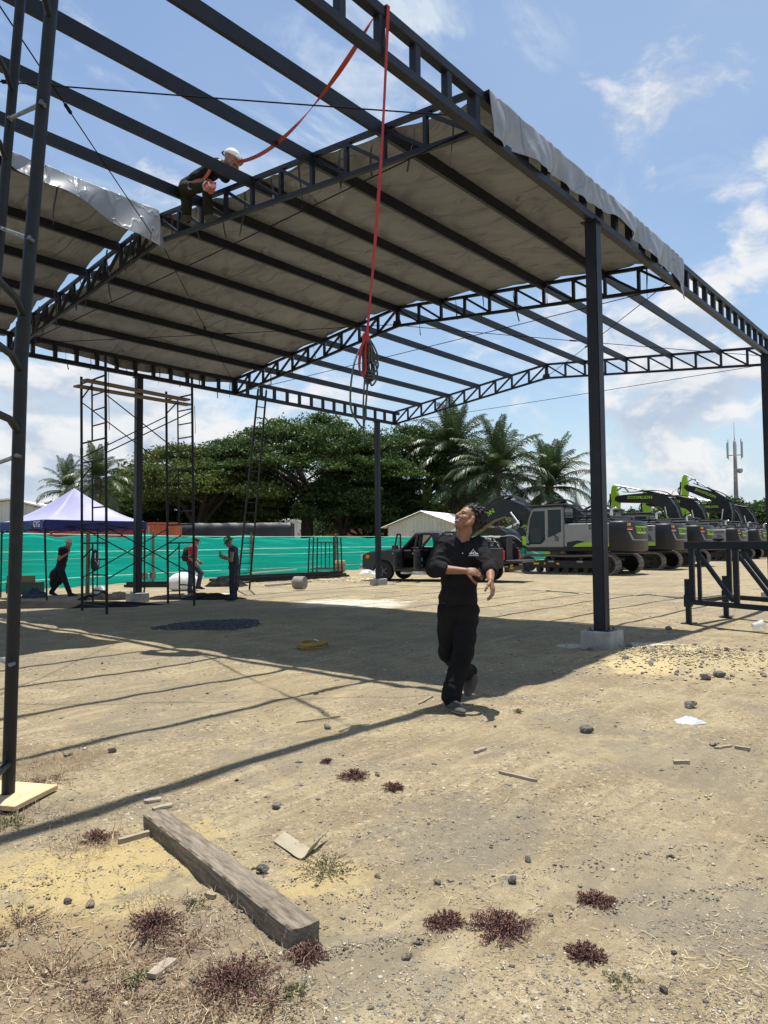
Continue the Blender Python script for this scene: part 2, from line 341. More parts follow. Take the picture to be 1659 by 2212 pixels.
# ================================================================== STEEL FRAME OF THE SHED
VN, VR, VF = 4.245, 10.85, 17.333
ZB, ZT, RB, RT = 6.03, 6.547, 6.74, 7.243
TU = [0.0, 6.415, 12.858, 20.254]
NP = 10                                        # panels on each slope
FRAME = empty('steel_shed_frame', (0, 0, 0), 0, 'tall dark navy steel shed frame of columns, lattice beams, gable trusses and purlins', 'steel frame')
def chord(t, top, c=.03):                      # t 0..1 near slope, 1..2 far slope -> (v, z) of the chord's centre line
    a = (ZT - c if top else ZB + c); b = (RT - c if top else RB + c)
    if t <= 1: return VN + .05 + (VR - VN - .05) * t, a + (b - a) * t
    return VR + (VF - VR - .05) * (t - 1), b + (a - b) * (t - 1)
for u in TU:
    mb = MB(); tw = .06
    for top in (0, 1):
        for s0, s1 in ((0, 1), (1, 2)):
            (va, za), (vb, zb_) = chord(s0, top), chord(s1, top); mb.bar((u, va, za), (u, vb, zb_), tw, tw)
    tr = mb.build('truss', STEEL, FRAME)
    for k in range(2 * NP + 1):
        t = k / NP; (va, za), (vb, zb_) = chord(t, 0), chord(t, 1)
        MB().bar((u, va, za + .03), (u, va, zb_ - .03), .056 if k % 10 else .1, .056, up=(1, 0, 0)).build('post', STEEL, tr)
    for k in range(2 * NP):
        t0, t1 = k / NP, (k + 1) / NP
        lo, hi_ = (t0, t1) if t0 < 1 - 1e-6 else (t1, t0)   # foot on the eave side, head on the ridge side
        (va, za), (vb, zb_) = chord(lo, 0), chord(hi_, 1)
        MB().bar((u, va, za + .02), (u, vb, zb_ - .02), .05, .045).build('diagonal', STEEL, tr)
for v, name in ((VN, 'near'), (VF, 'far')):
    mb = MB(); cs = .105
    mb.box((10.25, v, ZB + cs / 2), (20.6, cs, cs)); mb.box((10.25, v, ZT - cs / 2), (20.6, cs, cs))
    eb = mb.build('lattice_eave_beam', STEEL, FRAME, bevel=.008)
    me = None
    for k in range(39):
        u = 6.40 + .5325 * (k - 12)
        if u > 20.5 or u < -.02: continue
        if me is None:
            o = MB().box((0, 0, (ZB + ZT) / 2), (.09, .085, ZT - ZB - 2 * cs + .004)).build('post', STEEL, eb, bevel=.006); me = o.data
        else: o = bpy.data.objects.new('post', me); col.objects.link(o); o.parent = eb
        o.location = (u, v, 0)
BOLT = mat('bolt_steel', (.10, .10, .105), .45, metal=.6)
for u in TU[1:]:
    for v, s_ in ((VN, 1), (VF, -1)):
        g = MB().prism([(0, ZB + .02), (s_ * .26, ZB + .10), (s_ * .26, ZB + .02)], (u, v + s_ * .05, 0), (0, 1, 0), (0, 0, 1), (1, 0, 0), .012).build('gusset_plate', STEEL, FRAME)
    rg_ = MB().prism([(-.16, RB - .02), (.16, RB - .02), (.10, RB + .16), (-.10, RB + .16)], (u - .036, VR, 0), (0, 1, 0), (0, 0, 1), (1, 0, 0), .01).build('gusset_plate', STEEL, FRAME)
    for k in range(4): MB().cyl((u - .048, VR - .08 + .16 * (k % 2), RB + .03 + .07 * (k // 2)), (u - .038, VR - .08 + .16 * (k % 2), RB + .03 + .07 * (k // 2)), .014, n=6).build('bolt', BOLT, rg_)
    for k in (2, 4, 6, 8, 12, 14, 16, 18):
        v, z = chord(k / NP, 1); MB().box((u - .06, v + .05, z - .03), (.055, .04, .10)).build('purlin_cleat', STEEL, FRAME)
FOOT = []
for u, v, ht in ((9.36, VN, .255), (9.70, VF, .25), (19.29, VF, .22), (18.98, VN, .25), (-.25, VN, .25), (-.25, VF, .25)):
    mb = MB(); mb.box((u, v, (ZB + ht) / 2), (.175, .17, ZB - ht)); c = mb.build('column', STEEL, FRAME, bevel=.012, seg=2)
    MB().box((u, v, ht + .006), (.30, .30, .012)).build('base_plate', STEEL, c)
    MB().box((u, v, ZB - .012), (.26, .24, .02)).build('cap_plate', STEEL, c)
    for dx_, dy_ in ((-.115, -.115), (.115, -.115), (-.115, .115), (.115, .115)): MB().cyl((u + dx_, v + dy_, ht + .01), (u + dx_, v + dy_, ht + .05), .012, n=6).build('anchor_bolt', BOLT, c)
    FOOT.append((u, v, ht))
CH = [(-.03, .08), (.03, .08), (.03, .062), (.026, .062), (.026, .076), (-.026, .076), (-.026, -.076), (.026, -.076), (.026, -.062), (.03, -.062), (.03, -.08), (-.03, -.08)]
for bay in range(3):
    u0, u1 = TU[bay] + .031, TU[bay + 1] - .031
    for k in (2, 4, 6, 8, 10, 12, 14, 16, 18):
        v, z = chord(k / NP, 1); sl_ = (RT - ZT) / (VR - VN) * (1 if k < 10 else -1 if k > 10 else 0)
        ay = Vector((0, -sl_, 1)).normalized(); ax = Vector((0, 1, sl_)).normalized()
        mb = MB(); mb.prism(CH, ((u0 + u1) / 2, v, z + .03 - .08 * 1.0), ax, ay, (1, 0, 0), u1 - u0)
        mb.build('purlin', STEEL, FRAME)
def wire(a, b, sag=.0, r=.008, parent=FRAME, name='bracing_cable', mt=CABLE):
    a = Vector(a); b = Vector(b); P = [a.lerp(b, i / 12) - Vector((0, 0, sag * 4 * (i / 12) * (1 - i / 12))) for i in range(13)]
    return MB().tube(P, r, 6).build(name, mt, parent)
for u in TU: wire((u - .04, VN, ZB + .05), (u - .04, VF, ZB + .05), .02, name='tie_rod')
def X(b, near):
    u0, u1 = TU[b], TU[b + 1]; ve = VN + .1 if near else VF - .1
    for a, c in (((u0 + .05, ve, ZB + .22), (u1 - .05, VR, RB + .05)), ((u1 - .05, ve, ZB + .22), (u0 + .05, VR, RB + .05))):
        o = wire(a, c, .02)
        m_ = Vector(a).lerp(Vector(c), .55); d = (Vector(c) - Vector(a)).normalized()
        MB().bar(m_ - d * .09 - Vector((0, 0, .018)), m_ + d * .09 - Vector((0, 0, .018)), .03, .03).build('turnbuckle', CABLE, o)
X(0, True); X(1, False); X(2, True)
names_f = {0: 'grey concrete footing block under the nearest tall column', 1: 'grey concrete footing block between the black tarps, under the far left column', 2: 'small concrete footing block in front of the pickup front wheel',
           3: 'concrete footing block under the right edge column', 4: 'concrete footing block beside the photographer', 5: 'concrete footing block beyond the tent side'}
for i, (u, v, ht) in enumerate(FOOT):
    o = MB().box((0, 0, ht / 2 - .06), (.44 if i != 2 else .5, .44, ht + .12)).build('concrete_footing', CONC, None, bevel=.012)
    o.location = (u, v, 0); tag(o, names_f[i], 'concrete block', 'concrete footings of the shed')
# ================================================================== TARPAULINS
def tarp_mat(name, c, c2, r, spec):
    q = mat(name, c, r, c2=c2, sc=.9, spec=spec, bump=.006, bsc=7); return q
T_TOP = mat('silver_tarp', (.20, .215, .235), .34, c2=(.26, .275, .295), sc=2.2, spec=.6, bump=.02, bsc=5)
T_LOW = mat('grey_tarp_lining', (.225, .236, .258), .55, c2=(.18, .19, .21), sc=.7, bump=.012, bsc=4)
def creases(q, dist):
    nt = q.node_tree; b = nt.nodes['Principled BSDF']; tc = nt.nodes.new('ShaderNodeTexCoord')
    mp = NT(nt, 'ShaderNodeMapping', {'Vector': tc.outputs['Object'], 'Rotation': (0, 0, .6), 'Scale': (1.5, .55, 1)}).outputs[0]
    r1 = MATH(nt, 'ABSOLUTE', MATH(nt, 'SUBTRACT', NOISE(nt, mp, .75, 2, .45, .5), .5)); r2 = MATH(nt, 'ABSOLUTE', MATH(nt, 'SUBTRACT', NOISE(nt, mp, 1.9, 2, .45, .4), .5))
    hh = MATH(nt, 'ADD', SMOOTH(nt, r1, .045, 0), MATH(nt, 'MULTIPLY', SMOOTH(nt, r2, .04, 0), .3))
    bn = NT(nt, 'ShaderNodeBump', {'Strength': 1.0, 'Distance': dist, 'Height': hh}); nt.links.new(bn.outputs[0], b.inputs['Normal'])
creases(T_LOW, .032); creases(T_TOP, .018)
STRAP = mat('grey_webbing', (.055, .055, .06), .85)
def two_layer(name, rows, parent=None, gap=.007, flip=False):
    A = np.array(rows, float); nr, nc = A.shape[:2]
    du = np.gradient(A, axis=0); dv = np.gradient(A, axis=1); nn = np.cross(du, dv); nn /= np.linalg.norm(nn, axis=2, keepdims=True) + 1e-9
    if flip: nn = -nn
    B = A - nn * gap; V = np.concatenate([A.reshape(-1, 3), B.reshape(-1, 3)])
    i = (np.arange(nr - 1)[:, None] * nc + np.arange(nc - 1)[None, :]).ravel(); q = np.stack([i, i + 1, i + nc + 1, i + nc], 1)
    k = nr * nc; F = np.concatenate([q, q[:, ::-1] + k]); mi = np.r_[np.zeros(len(q), int), np.ones(len(q), int)]
    return mesh_np(name, V, F, [T_TOP, T_LOW], parent, True, mi)
def wrinkle(u, t, seed):
    s = np.sin(3.1 * u + 9 * t + seed) * np.sin(7.7 * u - 15 * t + 2 * np.sin(1.3 * u + seed)) * .016
    s += .045 * np.maximum(0, np.sin(5.3 * u + 21 * t + 2.2 * np.sin(.9 * u + 4 * t + seed))) ** 6
    s += .045 * np.maximum(0, np.sin(-4.1 * u + 27 * t + 1.7 * np.sin(1.7 * u + seed * 2))) ** 8
    s += .007 * np.sin(17 * u + 6 * np.sin(11 * t + seed)) * np.sin(31 * t + seed)
    return s
def slope_z(t): return chord(t, 1)[1] + .03
def make_tarp(u0f, u1f, t0, t1, seed, flap_at=None, flap=None, nu=150, nt_=260, eave_sag=.05, far_flap=True):
    rows = []
    for i in range(nu + 1):
        a = i / nu; row = []
        if flap_at == 'eave':                  # hangs over the near eave, outside
            uu = u0f(t0) * (1 - a) + u1f(t0) * a; L = flap(a); v0 = VN - .075
            for j in range(24):
                h = 1 - j / 24.0; wv = .05 * math.sin(3.3 * uu + 1.9 * math.sin(1.7 * uu) + 1.2 * h) * h + .018 * math.sin(9.1 * uu + 2.6 * math.sin(2.9 * uu) + 2 * h) * h + .007 * math.sin(19 * uu - 6 * h + 3 * math.sin(4 * uu))
                row.append((uu + .05 * h * math.sin(5 * uu), v0 - .02 - wv - .05 * h * (1 - h), ZT + .035 - L * h))
        if flap_at == 'ridge':
            uu = u0f(t0) * (1 - a) + u1f(t0) * a; L = flap(a)
            for j in range(24):
                h = 1 - j / 24.0; wv = .06 * math.sin(2.9 * uu + 2 * math.sin(1.3 * uu) + h) * h + .014 * math.sin(8.3 * uu + 2 * math.sin(3 * uu) + 4 * h)
                row.append((uu + .10 * h * math.sin(4 * uu), VR - .10 - wv - .10 * h, RT + .07 - .05 * h - (L - .05) * h))
        for j in range(nt_ + 1):
            t = t0 + (t1 - t0) * j / nt_
            uu = u0f(t) * (1 - a) + u1f(t) * a
            v, z = chord(t, 1)[0], slope_z(t); ph = abs(math.sin(math.pi * t * NP / 2)); ed = min(1, 6 * a * (1 - a))
            sag = .055 * ph ** 1.3 * ed
            if t > 1.8: sag += eave_sag * math.sin(math.pi * a) ** .7 * ((t - 1.8) / .2) ** 1.3
            wr = wrinkle(uu, t, seed) * (.35 + .65 * ph)
            if t > 1: v = v + .02
            row.append((uu, v, z + .016 - sag + max(wr, -.002) * (1 if ph > .25 else .3)))
        for j in range(1, 13 if far_flap else 1):          # outer hem hanging behind the far beam
            h = j / 12; Lf = .16 + .17 * math.sin(math.pi * a) + .03 * math.sin(17 * a); row.append((uu, VF + .075 + .03 * h * math.sin(7 * uu) + .02 * h, slope_z(t1) + .016 - Lf * h))
        rows.append(row)
    return rows
sc_ = lambda t: abs(math.sin(math.pi * t * NP / 2))
TARP = empty('roof_tarpaulin', (9.6, VN, ZT), 0, 'grey tarpaulin stretched over the middle bay, its silver edge hanging over the near eave', 'tarpaulin')
def local(o, e):
    o.parent = e; o.matrix_parent_inverse = Matrix.Translation(-Vector(e.location)); return o
fl = lambda a: .40 + .06 * math.sin(7 * a + 1) + .045 * math.sin(19 * a) + .02 * math.sin(43 * a) + (.30 * ((a - .93) / .07) if a > .93 else 0) + (.10 * (1 - a / .05) if a < .05 else 0)
rows = make_tarp(lambda t: TU[1] + .12 + .17 * sc_(t) * (.6 + .4 * math.sin(9 * t + 1)), lambda t: TU[2] + .06 - .12 * sc_(t), 0.0, 1.985, 1.0, 'eave', fl)
local(two_layer('tarp_sheet', rows, None, flip=False), TARP)
LTARP = empty('roof_tarpaulin', (3.2, VR, RT), 0, 'grey tarpaulin over the far slope at left, silver edge folded over the ridge', 'tarpaulin')
fl2 = lambda a: .20 + .05 * math.sin(11 * a) + .03 * math.sin(29 * a + 1) + max(0, (a - .62) / .38) ** 1.3 * .62
rows = make_tarp(lambda t: -.05, lambda t: TU[1] - .05 - .09 * sc_(t), 1.0, 1.985, 4.0, 'ridge', fl2, nu=110, nt_=130, eave_sag=.1)
local(two_layer('tarp_sheet', rows, None, flip=False), LTARP)
def strap(p, L, parent, seed, wd=.028):
    r = random.Random(seed); P = []; x = y = 0; n = 10
    ax = Vector((r.uniform(-1, 1), r.uniform(-1, 1), 0)).normalized(); mb = MB(); rows = []
    a0 = r.uniform(0, 3); dr = Vector((r.uniform(-.12, .12), r.uniform(-.12, .12), 0))
    for i in range(n + 1):
        h = i / n; c = Vector(p) + dr * (h * h) * L + Vector((.02 * math.sin(5 * h + seed), .02 * math.cos(4 * h + seed), -L * h))
        sd = Vector((math.cos(a0 + 1.8 * h), math.sin(a0 + 1.8 * h), 0)) * (wd / 2); n3 = Vector((0, 0, 1)).cross(sd).normalized() * .0015
        rows.append([c - sd - n3, c + sd - n3, c + sd + n3, c - sd + n3])
    mb.grid(rows, closed=True); o = mb.build('tie_strap', STRAP, None); return local(o, parent)
sd_ = 0
for u, T, e in ((TU[1] + .12, [.06, .15, .25, .33, .45, .55, .66, .75, .86, .95, 1.07, 1.15, 1.22, 1.33, 1.45, 1.52, 1.64, 1.75, 1.83, 1.92], TARP), (TU[2] - .03, [.08, .22, .38, .50, .62, .74, .90, 1.15, 1.3, 1.45, 1.6, 1.75, 1.9], TARP), (TU[1] - .12, [1.12, 1.24, 1.4, 1.58, 1.72, 1.9], LTARP)):
    for t in T:
        sd_ += 1; v, z = chord(t, 1); strap((u + .05 * math.sin(sd_), v, z - .02), .40 + .38 * ((sd_ * 37) % 10) / 10, e, sd_)
for a in (.08, .2, .3, .45, .6, .7, .8, .9, .97): sd_ += 1; strap((TU[1] + 6.4 * a, VF - .09, ZT - .16), .3 + .3 * ((sd_ * 37) % 10) / 10, TARP, sd_)
for u, L in ((7.4, .25), (9.95, .45), (10.3, .3), (4.6, .6)): sd_ += 1; strap((u, VN + .1 if u > 5 else VR - .12, ZT - .06 if u > 5 else RT - .2), L, TARP if u > 5 else LTARP, sd_)
# ================================================================== BACKGROUND: fence, buildings, trees
NET = mat('teal_netting', (.010, .64, .48), .6, c2=(.018, .72, .55), sc=1.2, stretch=(.3, .3, 9), trans=.35, bump=.012, bsc=3, spec=.15, dirt=(.08, .56, .43), dsc=.7, dlo=.48, dhi=.8)
NETW = mat('pale_net_cord', (.55, .75, .62), .8)
def catmull(P, n):
    P = [Vector(p) for p in P]; P = [P[0] * 2 - P[1]] + P + [P[-1] * 2 - P[-2]]; out = []
    for i in range(1, len(P) - 2):
        for k in range(n):
            t = k / n; a, b, c, d = P[i - 1:i + 3]
            out.append(.5 * ((2 * b) + (c - a) * t + (2 * a - 5 * b + 4 * c - d) * t * t + (3 * b - a - 3 * c + d) * t ** 3))
    return out + [P[-2]]
FENCE = empty('construction_fence', (19.46, 27.3, 0), 0, 'long bright teal shade-net fence on wooden posts behind the yard', 'fence')
fpath = catmull([(1.5, 22.3, 0), (8.95, 24.67, 0), (19.46, 27.28, 0), (30.95, 28.3, 0), (44, 29.2, 0), (58, 31, 0)], 60)
posts_i = []
acc = 0; nxt = 2.2
for i in range(1, len(fpath)):
    acc += (fpath[i] - fpath[i - 1]).length
    if acc > nxt: posts_i.append(i); nxt += 6.1
rows = []
for i, p in enumerate(fpath):
    d = (fpath[min(i + 1, len(fpath) - 1)] - fpath[max(i - 1, 0)]).normalized(); nrm = Vector((d.y, -d.x, 0)); s = i * .24; near = min(abs(i - q) for q in posts_i) / 9.0
    row = []
    for j in range(41):
        h = j / 40; top = 1.93 + .03 * math.sin(s * 1.7) - .085 * min(near, 1) ** 2
        z = .03 + top * h + .012 * math.sin(3 * s + 9 * h)
        w_ = .011 * math.sin(34 * h + .55 * s + 1.5 * math.sin(.6 * s)) + .008 * math.sin(71 * h - .8 * s + math.sin(1.1 * s)) + .05 * math.sin(h * math.pi) * min(near, 1) * math.sin(.9 * s)
        row.append(p + nrm * w_ + Vector((0, 0, z)))
    rows.append(row)
local(MB().grid(rows).build('netting', NET, None, smooth='all'), FENCE)
for hh in (.35, 1.05, 1.32, 1.93):
    local(MB().tube([p + Vector((0, 0, hh + .02 * math.sin(i * .21 + hh * 9))) + Vector((.04, -.07, 0)) for i, p in enumerate(fpath[::4])], .009, 4).build('cord', NETW, None), FENCE)
for i in posts_i:
    p = fpath[i]; local(MB().box(p + Vector((.03, -.09, 1.06)), (.09, .07, 2.12)).build('post', WOODP, None, bevel=.005), FENCE)
# ---- corrugated sheet
def corr(mb, a, b, z0, z1, pitch=.25, depth=.05, nrm=None):
    a = Vector(a); b = Vector(b); L = (b - a).length; d = (b - a) / L; n = Vector((d.y, -d.x, 0)) if nrm is None else Vector(nrm); k = 0; prof = []
    while k * pitch < L:
        s = k * pitch
        for f, o in ((0, 0), (.3, 0), (.45, 1), (.85, 1)): prof.append((min(s + f * pitch, L), o))
        k += 1
    prof.append((L, 0)); rows = []
    z0f = z0 if callable(z0) else (lambda s: z0); z1f = z1 if callable(z1) else (lambda s: z1)
    for s, o in prof:
        q = a + d * s + n * (o * depth); rows.append([Vector((q.x, q.y, z0f(s))), Vector((q.x, q.y, z1f(s)))])
    return mb.grid(rows)
CORR = mat('grey_cladding', (.42, .44, .43), .55, c2=(.50, .51, .49), sc=.8, dirt=(.30, .29, .26), dsc=.5, metal=.2)
CREAM = mat('cream_cladding', (.52, .49, .40), .7, c2=(.60, .57, .48), sc=.7, dirt=(.36, .32, .25), dsc=.9)
ROOFW = mat('pale_metal_roof', (.62, .62, .60), .5, c2=(.70, .70, .68), sc=1, metal=.1)
DKDOOR = mat('dark_blue_door', (.02, .027, .05), .5)
REDC = mat('red_container', (.30, .035, .03), .55, c2=(.36, .05, .04), sc=1, dirt=(.16, .06, .04), dsc=1.4)
ORGC = mat('orange_container', (.45, .11, .04), .6, c2=(.52, .16, .06), sc=1, dirt=(.22, .10, .06), dsc=1.4)
BTARP = mat('black_truck_tarp', (.018, .019, .021), .5, c2=(.035, .036, .04), sc=1, bump=.02, bsc=3)
BRICK = mat('far_brick', (.30, .12, .07), .85, c2=(.22, .09, .06), sc=3)
WALLW = mat('far_white_wall', (.66, .65, .62), .8, c2=(.56, .55, .52), sc=.6)
# left warehouse (gable end towards the yard)
e = empty('warehouse', FR(52, -30), 0, 'grey ribbed metal warehouse with low gable behind the tent', 'warehouse')
a, b, mid = FR(50, -36), FR(52, -21.9), FR(51.2, -27.2)
Lw = (b - a).length
zt = lambda s: 4.9 - abs(s - Lw * .62) * .27 if s > Lw * .62 else 4.9 - abs(s - Lw * .62) * .10
local(corr(MB(), a, b, -.1, zt, .55, .06, nrm=(-.75, -.66, 0)).build('wall', CORR, None), e)
d = (b - a) / Lw; back = Vector((.66, .75, 0)) * 14
mb = MB(); ov = Vector((-.66, -.75, 0)) * .35
for s0, s1 in ((-.3, Lw * .62), (Lw * .62, Lw + .3)):
    P0, P1 = a + d * s0, a + d * s1; z0, z1 = zt(max(s0, 0)) + .08, zt(min(s1, Lw)) + .08
    A, B = P0 + ov, P1 + ov; A2, B2 = P0 + back, P1 + back
    mb.add([(A.x, A.y, z0), (B.x, B.y, z1), (B2.x, B2.y, z1), (A2.x, A2.y, z0), (A.x, A.y, z0 + .1), (B.x, B.y, z1 + .1), (B2.x, B2.y, z1 + .1), (A2.x, A2.y, z0 + .1)], [(3, 2, 1, 0), (4, 5, 6, 7), (0, 1, 5, 4), (1, 2, 6, 5), (2, 3, 7, 6), (3, 0, 4, 7)])
local(mb.build('roof', ROOFW, None), e)
for s0, s1 in ((2.6, 6.0), (7.0, 10.6)):
    c = a + d * ((s0 + s1) / 2) + Vector((-.66, -.75, 0)) * .12
    local(MB().box((c.x, c.y, 1.35), (s1 - s0, .1, 2.7), Matrix.Rotation(math.atan2(d.y, d.x), 3, 'Z')).build('door', DKDOOR, None), e)
# middle shed with pale gable
def shed(name, label, c, rz, wd, ln, he, hr, wm, rm, open_=False, cat='shed'):
    e = empty(name, c, rz, label, cat)
    zf = lambda s: he + (hr - he) * (1 - abs(s - wd / 2) / (wd / 2))
    for y, nr in ((0, (0, -1, 0)), (ln, (0, 1, 0))): corr(MB(), (-wd / 2, y, 0), (wd / 2, y, 0), 1.9 if open_ else -.1, zf, .3, .04, nr).build('gable_wall', wm, e)
    if not open_:
        for x, nr in ((-wd / 2, (-1, 0, 0)), (wd / 2, (1, 0, 0))): corr(MB(), (x, 0, 0), (x, ln, 0), -.1, he, .3, .04, nr).build('side_wall', wm, e)
    else:
        for x in (-wd / 2 + .1, wd / 2 - .1):
            for y in (.1, ln / 2, ln - .1): MB().box((x, y, he / 2), (.2, .2, he)).build('post', DKDOOR, e)
        MB().box((0, ln * .6, .95), (wd * .96, .2, 2.0)).build('inner_wall', BRICK, e)
    for sx in (-1, 1):
        n = 40; rows = []
        for i in range(n * 2 + 1):
            y = -.4 + (ln + .8) * i / (2 * n); o = .05 * (i % 2)
            rows.append([(sx * 0, y, hr + .06 + o), (sx * (wd / 2 + .4), y, he - .1 + o)])
        MB().grid(rows).build('roof', rm, e)
    return e
shed('open_shed', 'cream corrugated gable shed with pale roof behind the pickup', FR(50, 2.75), YAW - math.pi / 2 - .45, 5.6, 9, 2.75, 3.75, CREAM, ROOFW, True)
shed('long_shed', 'low dark roofed shed behind the booms of the nearest excavators', FR(70, 15), YAW - math.pi / 2 + .3, 9, 16, 3.4, 5.0, mat('dull_cladding', (.2, .21, .21), .7), mat('dull_roof', (.16, .165, .165), .6), True)
for i, (f, r, wd, hh, lab) in enumerate(((95, -25.5, 12, 4.2, 'far white building glimpsed between the trunks at left'), (92, -15, 7, 4.6, 'far white building seen past the forked tree trunk'), (90, -3.5, 8, 3.9, 'far brick building seen under the canopy left of the far column'))):
    e = empty('far_building', FR(f, r), YAW - math.pi / 2, lab, 'building'); wm = WALLW if i < 2 else BRICK
    MB().box((0, 2.5, hh / 2), (wd, 5, hh)).build('wall', wm, e); MB().box((0, 2.5, hh + .1), (wd + .6, 5.6, .2)).build('roof', ROOFW, e)
    for k in range(3):
        wdw = MB().box(((k - 1) * wd / 3.4, -.02, hh * .55), (wd / 6, .08, 1.1)).build('window', DKDOOR, e)
# containers behind the net
def container(c, rz, L, W, Hh, m_, label, doors=False):
    e = empty('shipping_container', c, rz, label, 'container')
    for y, n in ((-W / 2, (0, -1, 0)), (W / 2, (0, 1, 0))): corr(MB(), (-L / 2 + .1, y * .98, 0), (L / 2 - .1, y * .98, 0), .14, Hh - .1, .28, .04, n).build('side_panel', m_, e)
    for x, n in ((-L / 2, (-1, 0, 0)), (L / 2, (1, 0, 0))): corr(MB(), (x * .985, -W / 2 + .1, 0), (x * .985, W / 2 - .1, 0), .14, Hh - .1, .3, .03, n).build('end_panel', m_, e)
    for x in (-1, 1):
        for y in (-1, 1): MB().box((x * (L / 2 - .06), y * (W / 2 - .06), Hh / 2), (.14, .14, Hh)).build('corner_post', m_, e)
    MB().box((0, 0, Hh - .03), (L - .02, W - .02, .1)).build('roof', m_, e); MB().box((0, 0, .09), (L - .02, W - .02, .18)).build('base', m_, e)
    if doors:
        for x in (-.5, .5):
            MB().cyl((x, -W / 2 - .06, .2), (x, -W / 2 - .06, Hh - .2), .025).build('lock_rod', CORR, e)
    return e
container(FR(38.5, -16.1), -.05 + YAW - math.pi / 2, 6.2, 2.4, 2.75, REDC, 'red corrugated shipping container behind the tent')
container(FR(38.0, -12.0), YAW - math.pi / 2 + .15, 1.75, 2.2, 2.72, ORGC, 'orange container end beside the red container', True)
container(FR(44, -12.0), YAW - math.pi / 2, 2.2, 2.2, 2.85, WALLW, 'white container right of the orange container end')
# long black tarped load
e = empty('covered_trailer', FR(42, -9.2), YAW - math.pi / 2 + .02, 'long trailer load under black tarpaulin behind the net fence', 'trailer')
rows = []
for i in range(61):
    x = -3.6 + 7.3 * i / 60; row = []
    for k in range(17):
        a = math.pi * k / 16; rr = 1 + .004 * math.sin(x * 7) + .003 * math.sin(x * 19 + k)
        cx = max(-1, min(1, 1.35 * math.cos(a))); cz = max(0, min(1, 1.5 * math.sin(a)))
        row.append((x, -cx * 1.2 * rr + .02 * math.sin(6 * x + k), .75 + cz * 2.05 * rr + (.008 * math.sin(3.1 * x) if 3 < k < 13 else 0)))
    rows.append(row)
MB().grid(rows).build('tarpaulin', BTARP, e, smooth='all')
MB().prism([(-1.15, .75), (1.15, .75), (1.15, 2.6), (.9, 2.78), (-.9, 2.78), (-1.15, 2.6)], (3.66, 0, 0), (0, 1, 0), (0, 0, 1), (1, 0, 0), .1).build('end_flap', BTARP, e)
MB().box((0, 0, .62), (7.2, 2.2, .2)).build('bed', DARKP, e)
for x in (-2.6, -1.5, 2.5):
    for y in (-1, 1): MB().cyl((x, y * 1.1, .5), (x, y * .8, .5), .5, n=16).build('wheel', BLACK, e)
# parked car roofs peeping over the net
def far_car(c, rz, cm, label, hh):
    e = empty('parked_car', c, rz, label, 'car')
    out = [(-2.1, .35), (2.1, .35), (2.15, .8), (1.3, .95), (.75, hh), (-1.1, hh), (-1.75, .98), (-2.15, .9)]
    MB().prism(out, (0, 0, 0), (1, 0, 0), (0, 0, 1), (0, 1, 0), 1.7).build('body', cm, e, bevel=.05)
    for y in (-.86, .86): MB().prism([(-1.5, 1.0), (1.0, 1.0), (.65, hh - .1), (-1.0, hh - .1)], (0, y, 0), (1, 0, 0), (0, 0, 1), (0, 1, 0), .02).build('window', DKDOOR, e)
    for x in (-1.35, 1.35):
        for y in (-.75, .75): MB().cyl((x, y - .1, .33), (x, y + .1, .33), .33, n=16).build('wheel', BLACK, e)
far_car(FR(33.5, -15.6), YAW + .3, mat('yellow_paint', (.62, .42, .03), .3), 'yellow car roof peeping over the net under the tent eave', 1.92)
far_car(FR(34.5, -13.9), YAW + .3, mat('blue_paint', (.03, .08, .26), .3), 'blue car roof peeping over the net beside the walking man', 1.95)
far_car(FR(33, -11.3), YAW + .2, mat('crimson_paint', (.42, .02, .03), .3), 'red car roof peeping over the net behind the scaffold', 1.9)
# ------------------------------------------------------------------ trees
def leafmat(name, a, b, c):
    q = mat(name, a, .55, c2=b, sc=.55, trans=.28, spec=.25, dirt=c, dsc=2.6, dlo=.5, dhi=.7, det=3); nt = q.node_tree
    bs = nt.nodes['Principled BSDF']; src = bs.inputs['Base Color'].links[0].from_socket; rd = NT(nt, 'ShaderNodeNewGeometry').outputs['Random Per Island']
    hsv = NT(nt, 'ShaderNodeHueSaturation', {'Color': src, 'Value': MATH(nt, 'ADD', MATH(nt, 'MULTIPLY', rd, 1.0), .65), 'Hue': MATH(nt, 'ADD', MATH(nt, 'MULTIPLY', rd, -.035), .515)})
    for l in list(src.links):
        if l.to_node != hsv: nt.links.new(hsv.outputs[0], l.to_socket)
    return q
LEAF = [leafmat('dark_leaves', (.036, .072, .018), (.060, .105, .026), (.022, .048, .014)), leafmat('yellow_green_leaves', (.062, .092, .020), (.090, .118, .028), (.035, .062, .016)), leafmat('deep_leaves', (.034, .066, .020), (.055, .09, .028), (.022, .046, .015))]
BARK = mat('grey_brown_bark', (.026, .021, .017), .9, c2=(.05, .042, .034), sc=3, stretch=(3, 3, .6), bump=.03, bsc=6)
PALMB = mat('palm_trunk_bark', (.06, .048, .038), .9, c2=(.11, .09, .07), sc=6, bump=.03, bsc=9)
PALML = mat('palm_leaflets', (.040, .070, .024), .38, c2=(.075, .11, .045), sc=1.5, trans=.2, spec=.5)
PALMY = mat('young_palm_leaflets', (.09, .14, .03), .45, c2=(.14, .18, .05), sc=2, trans=.3)
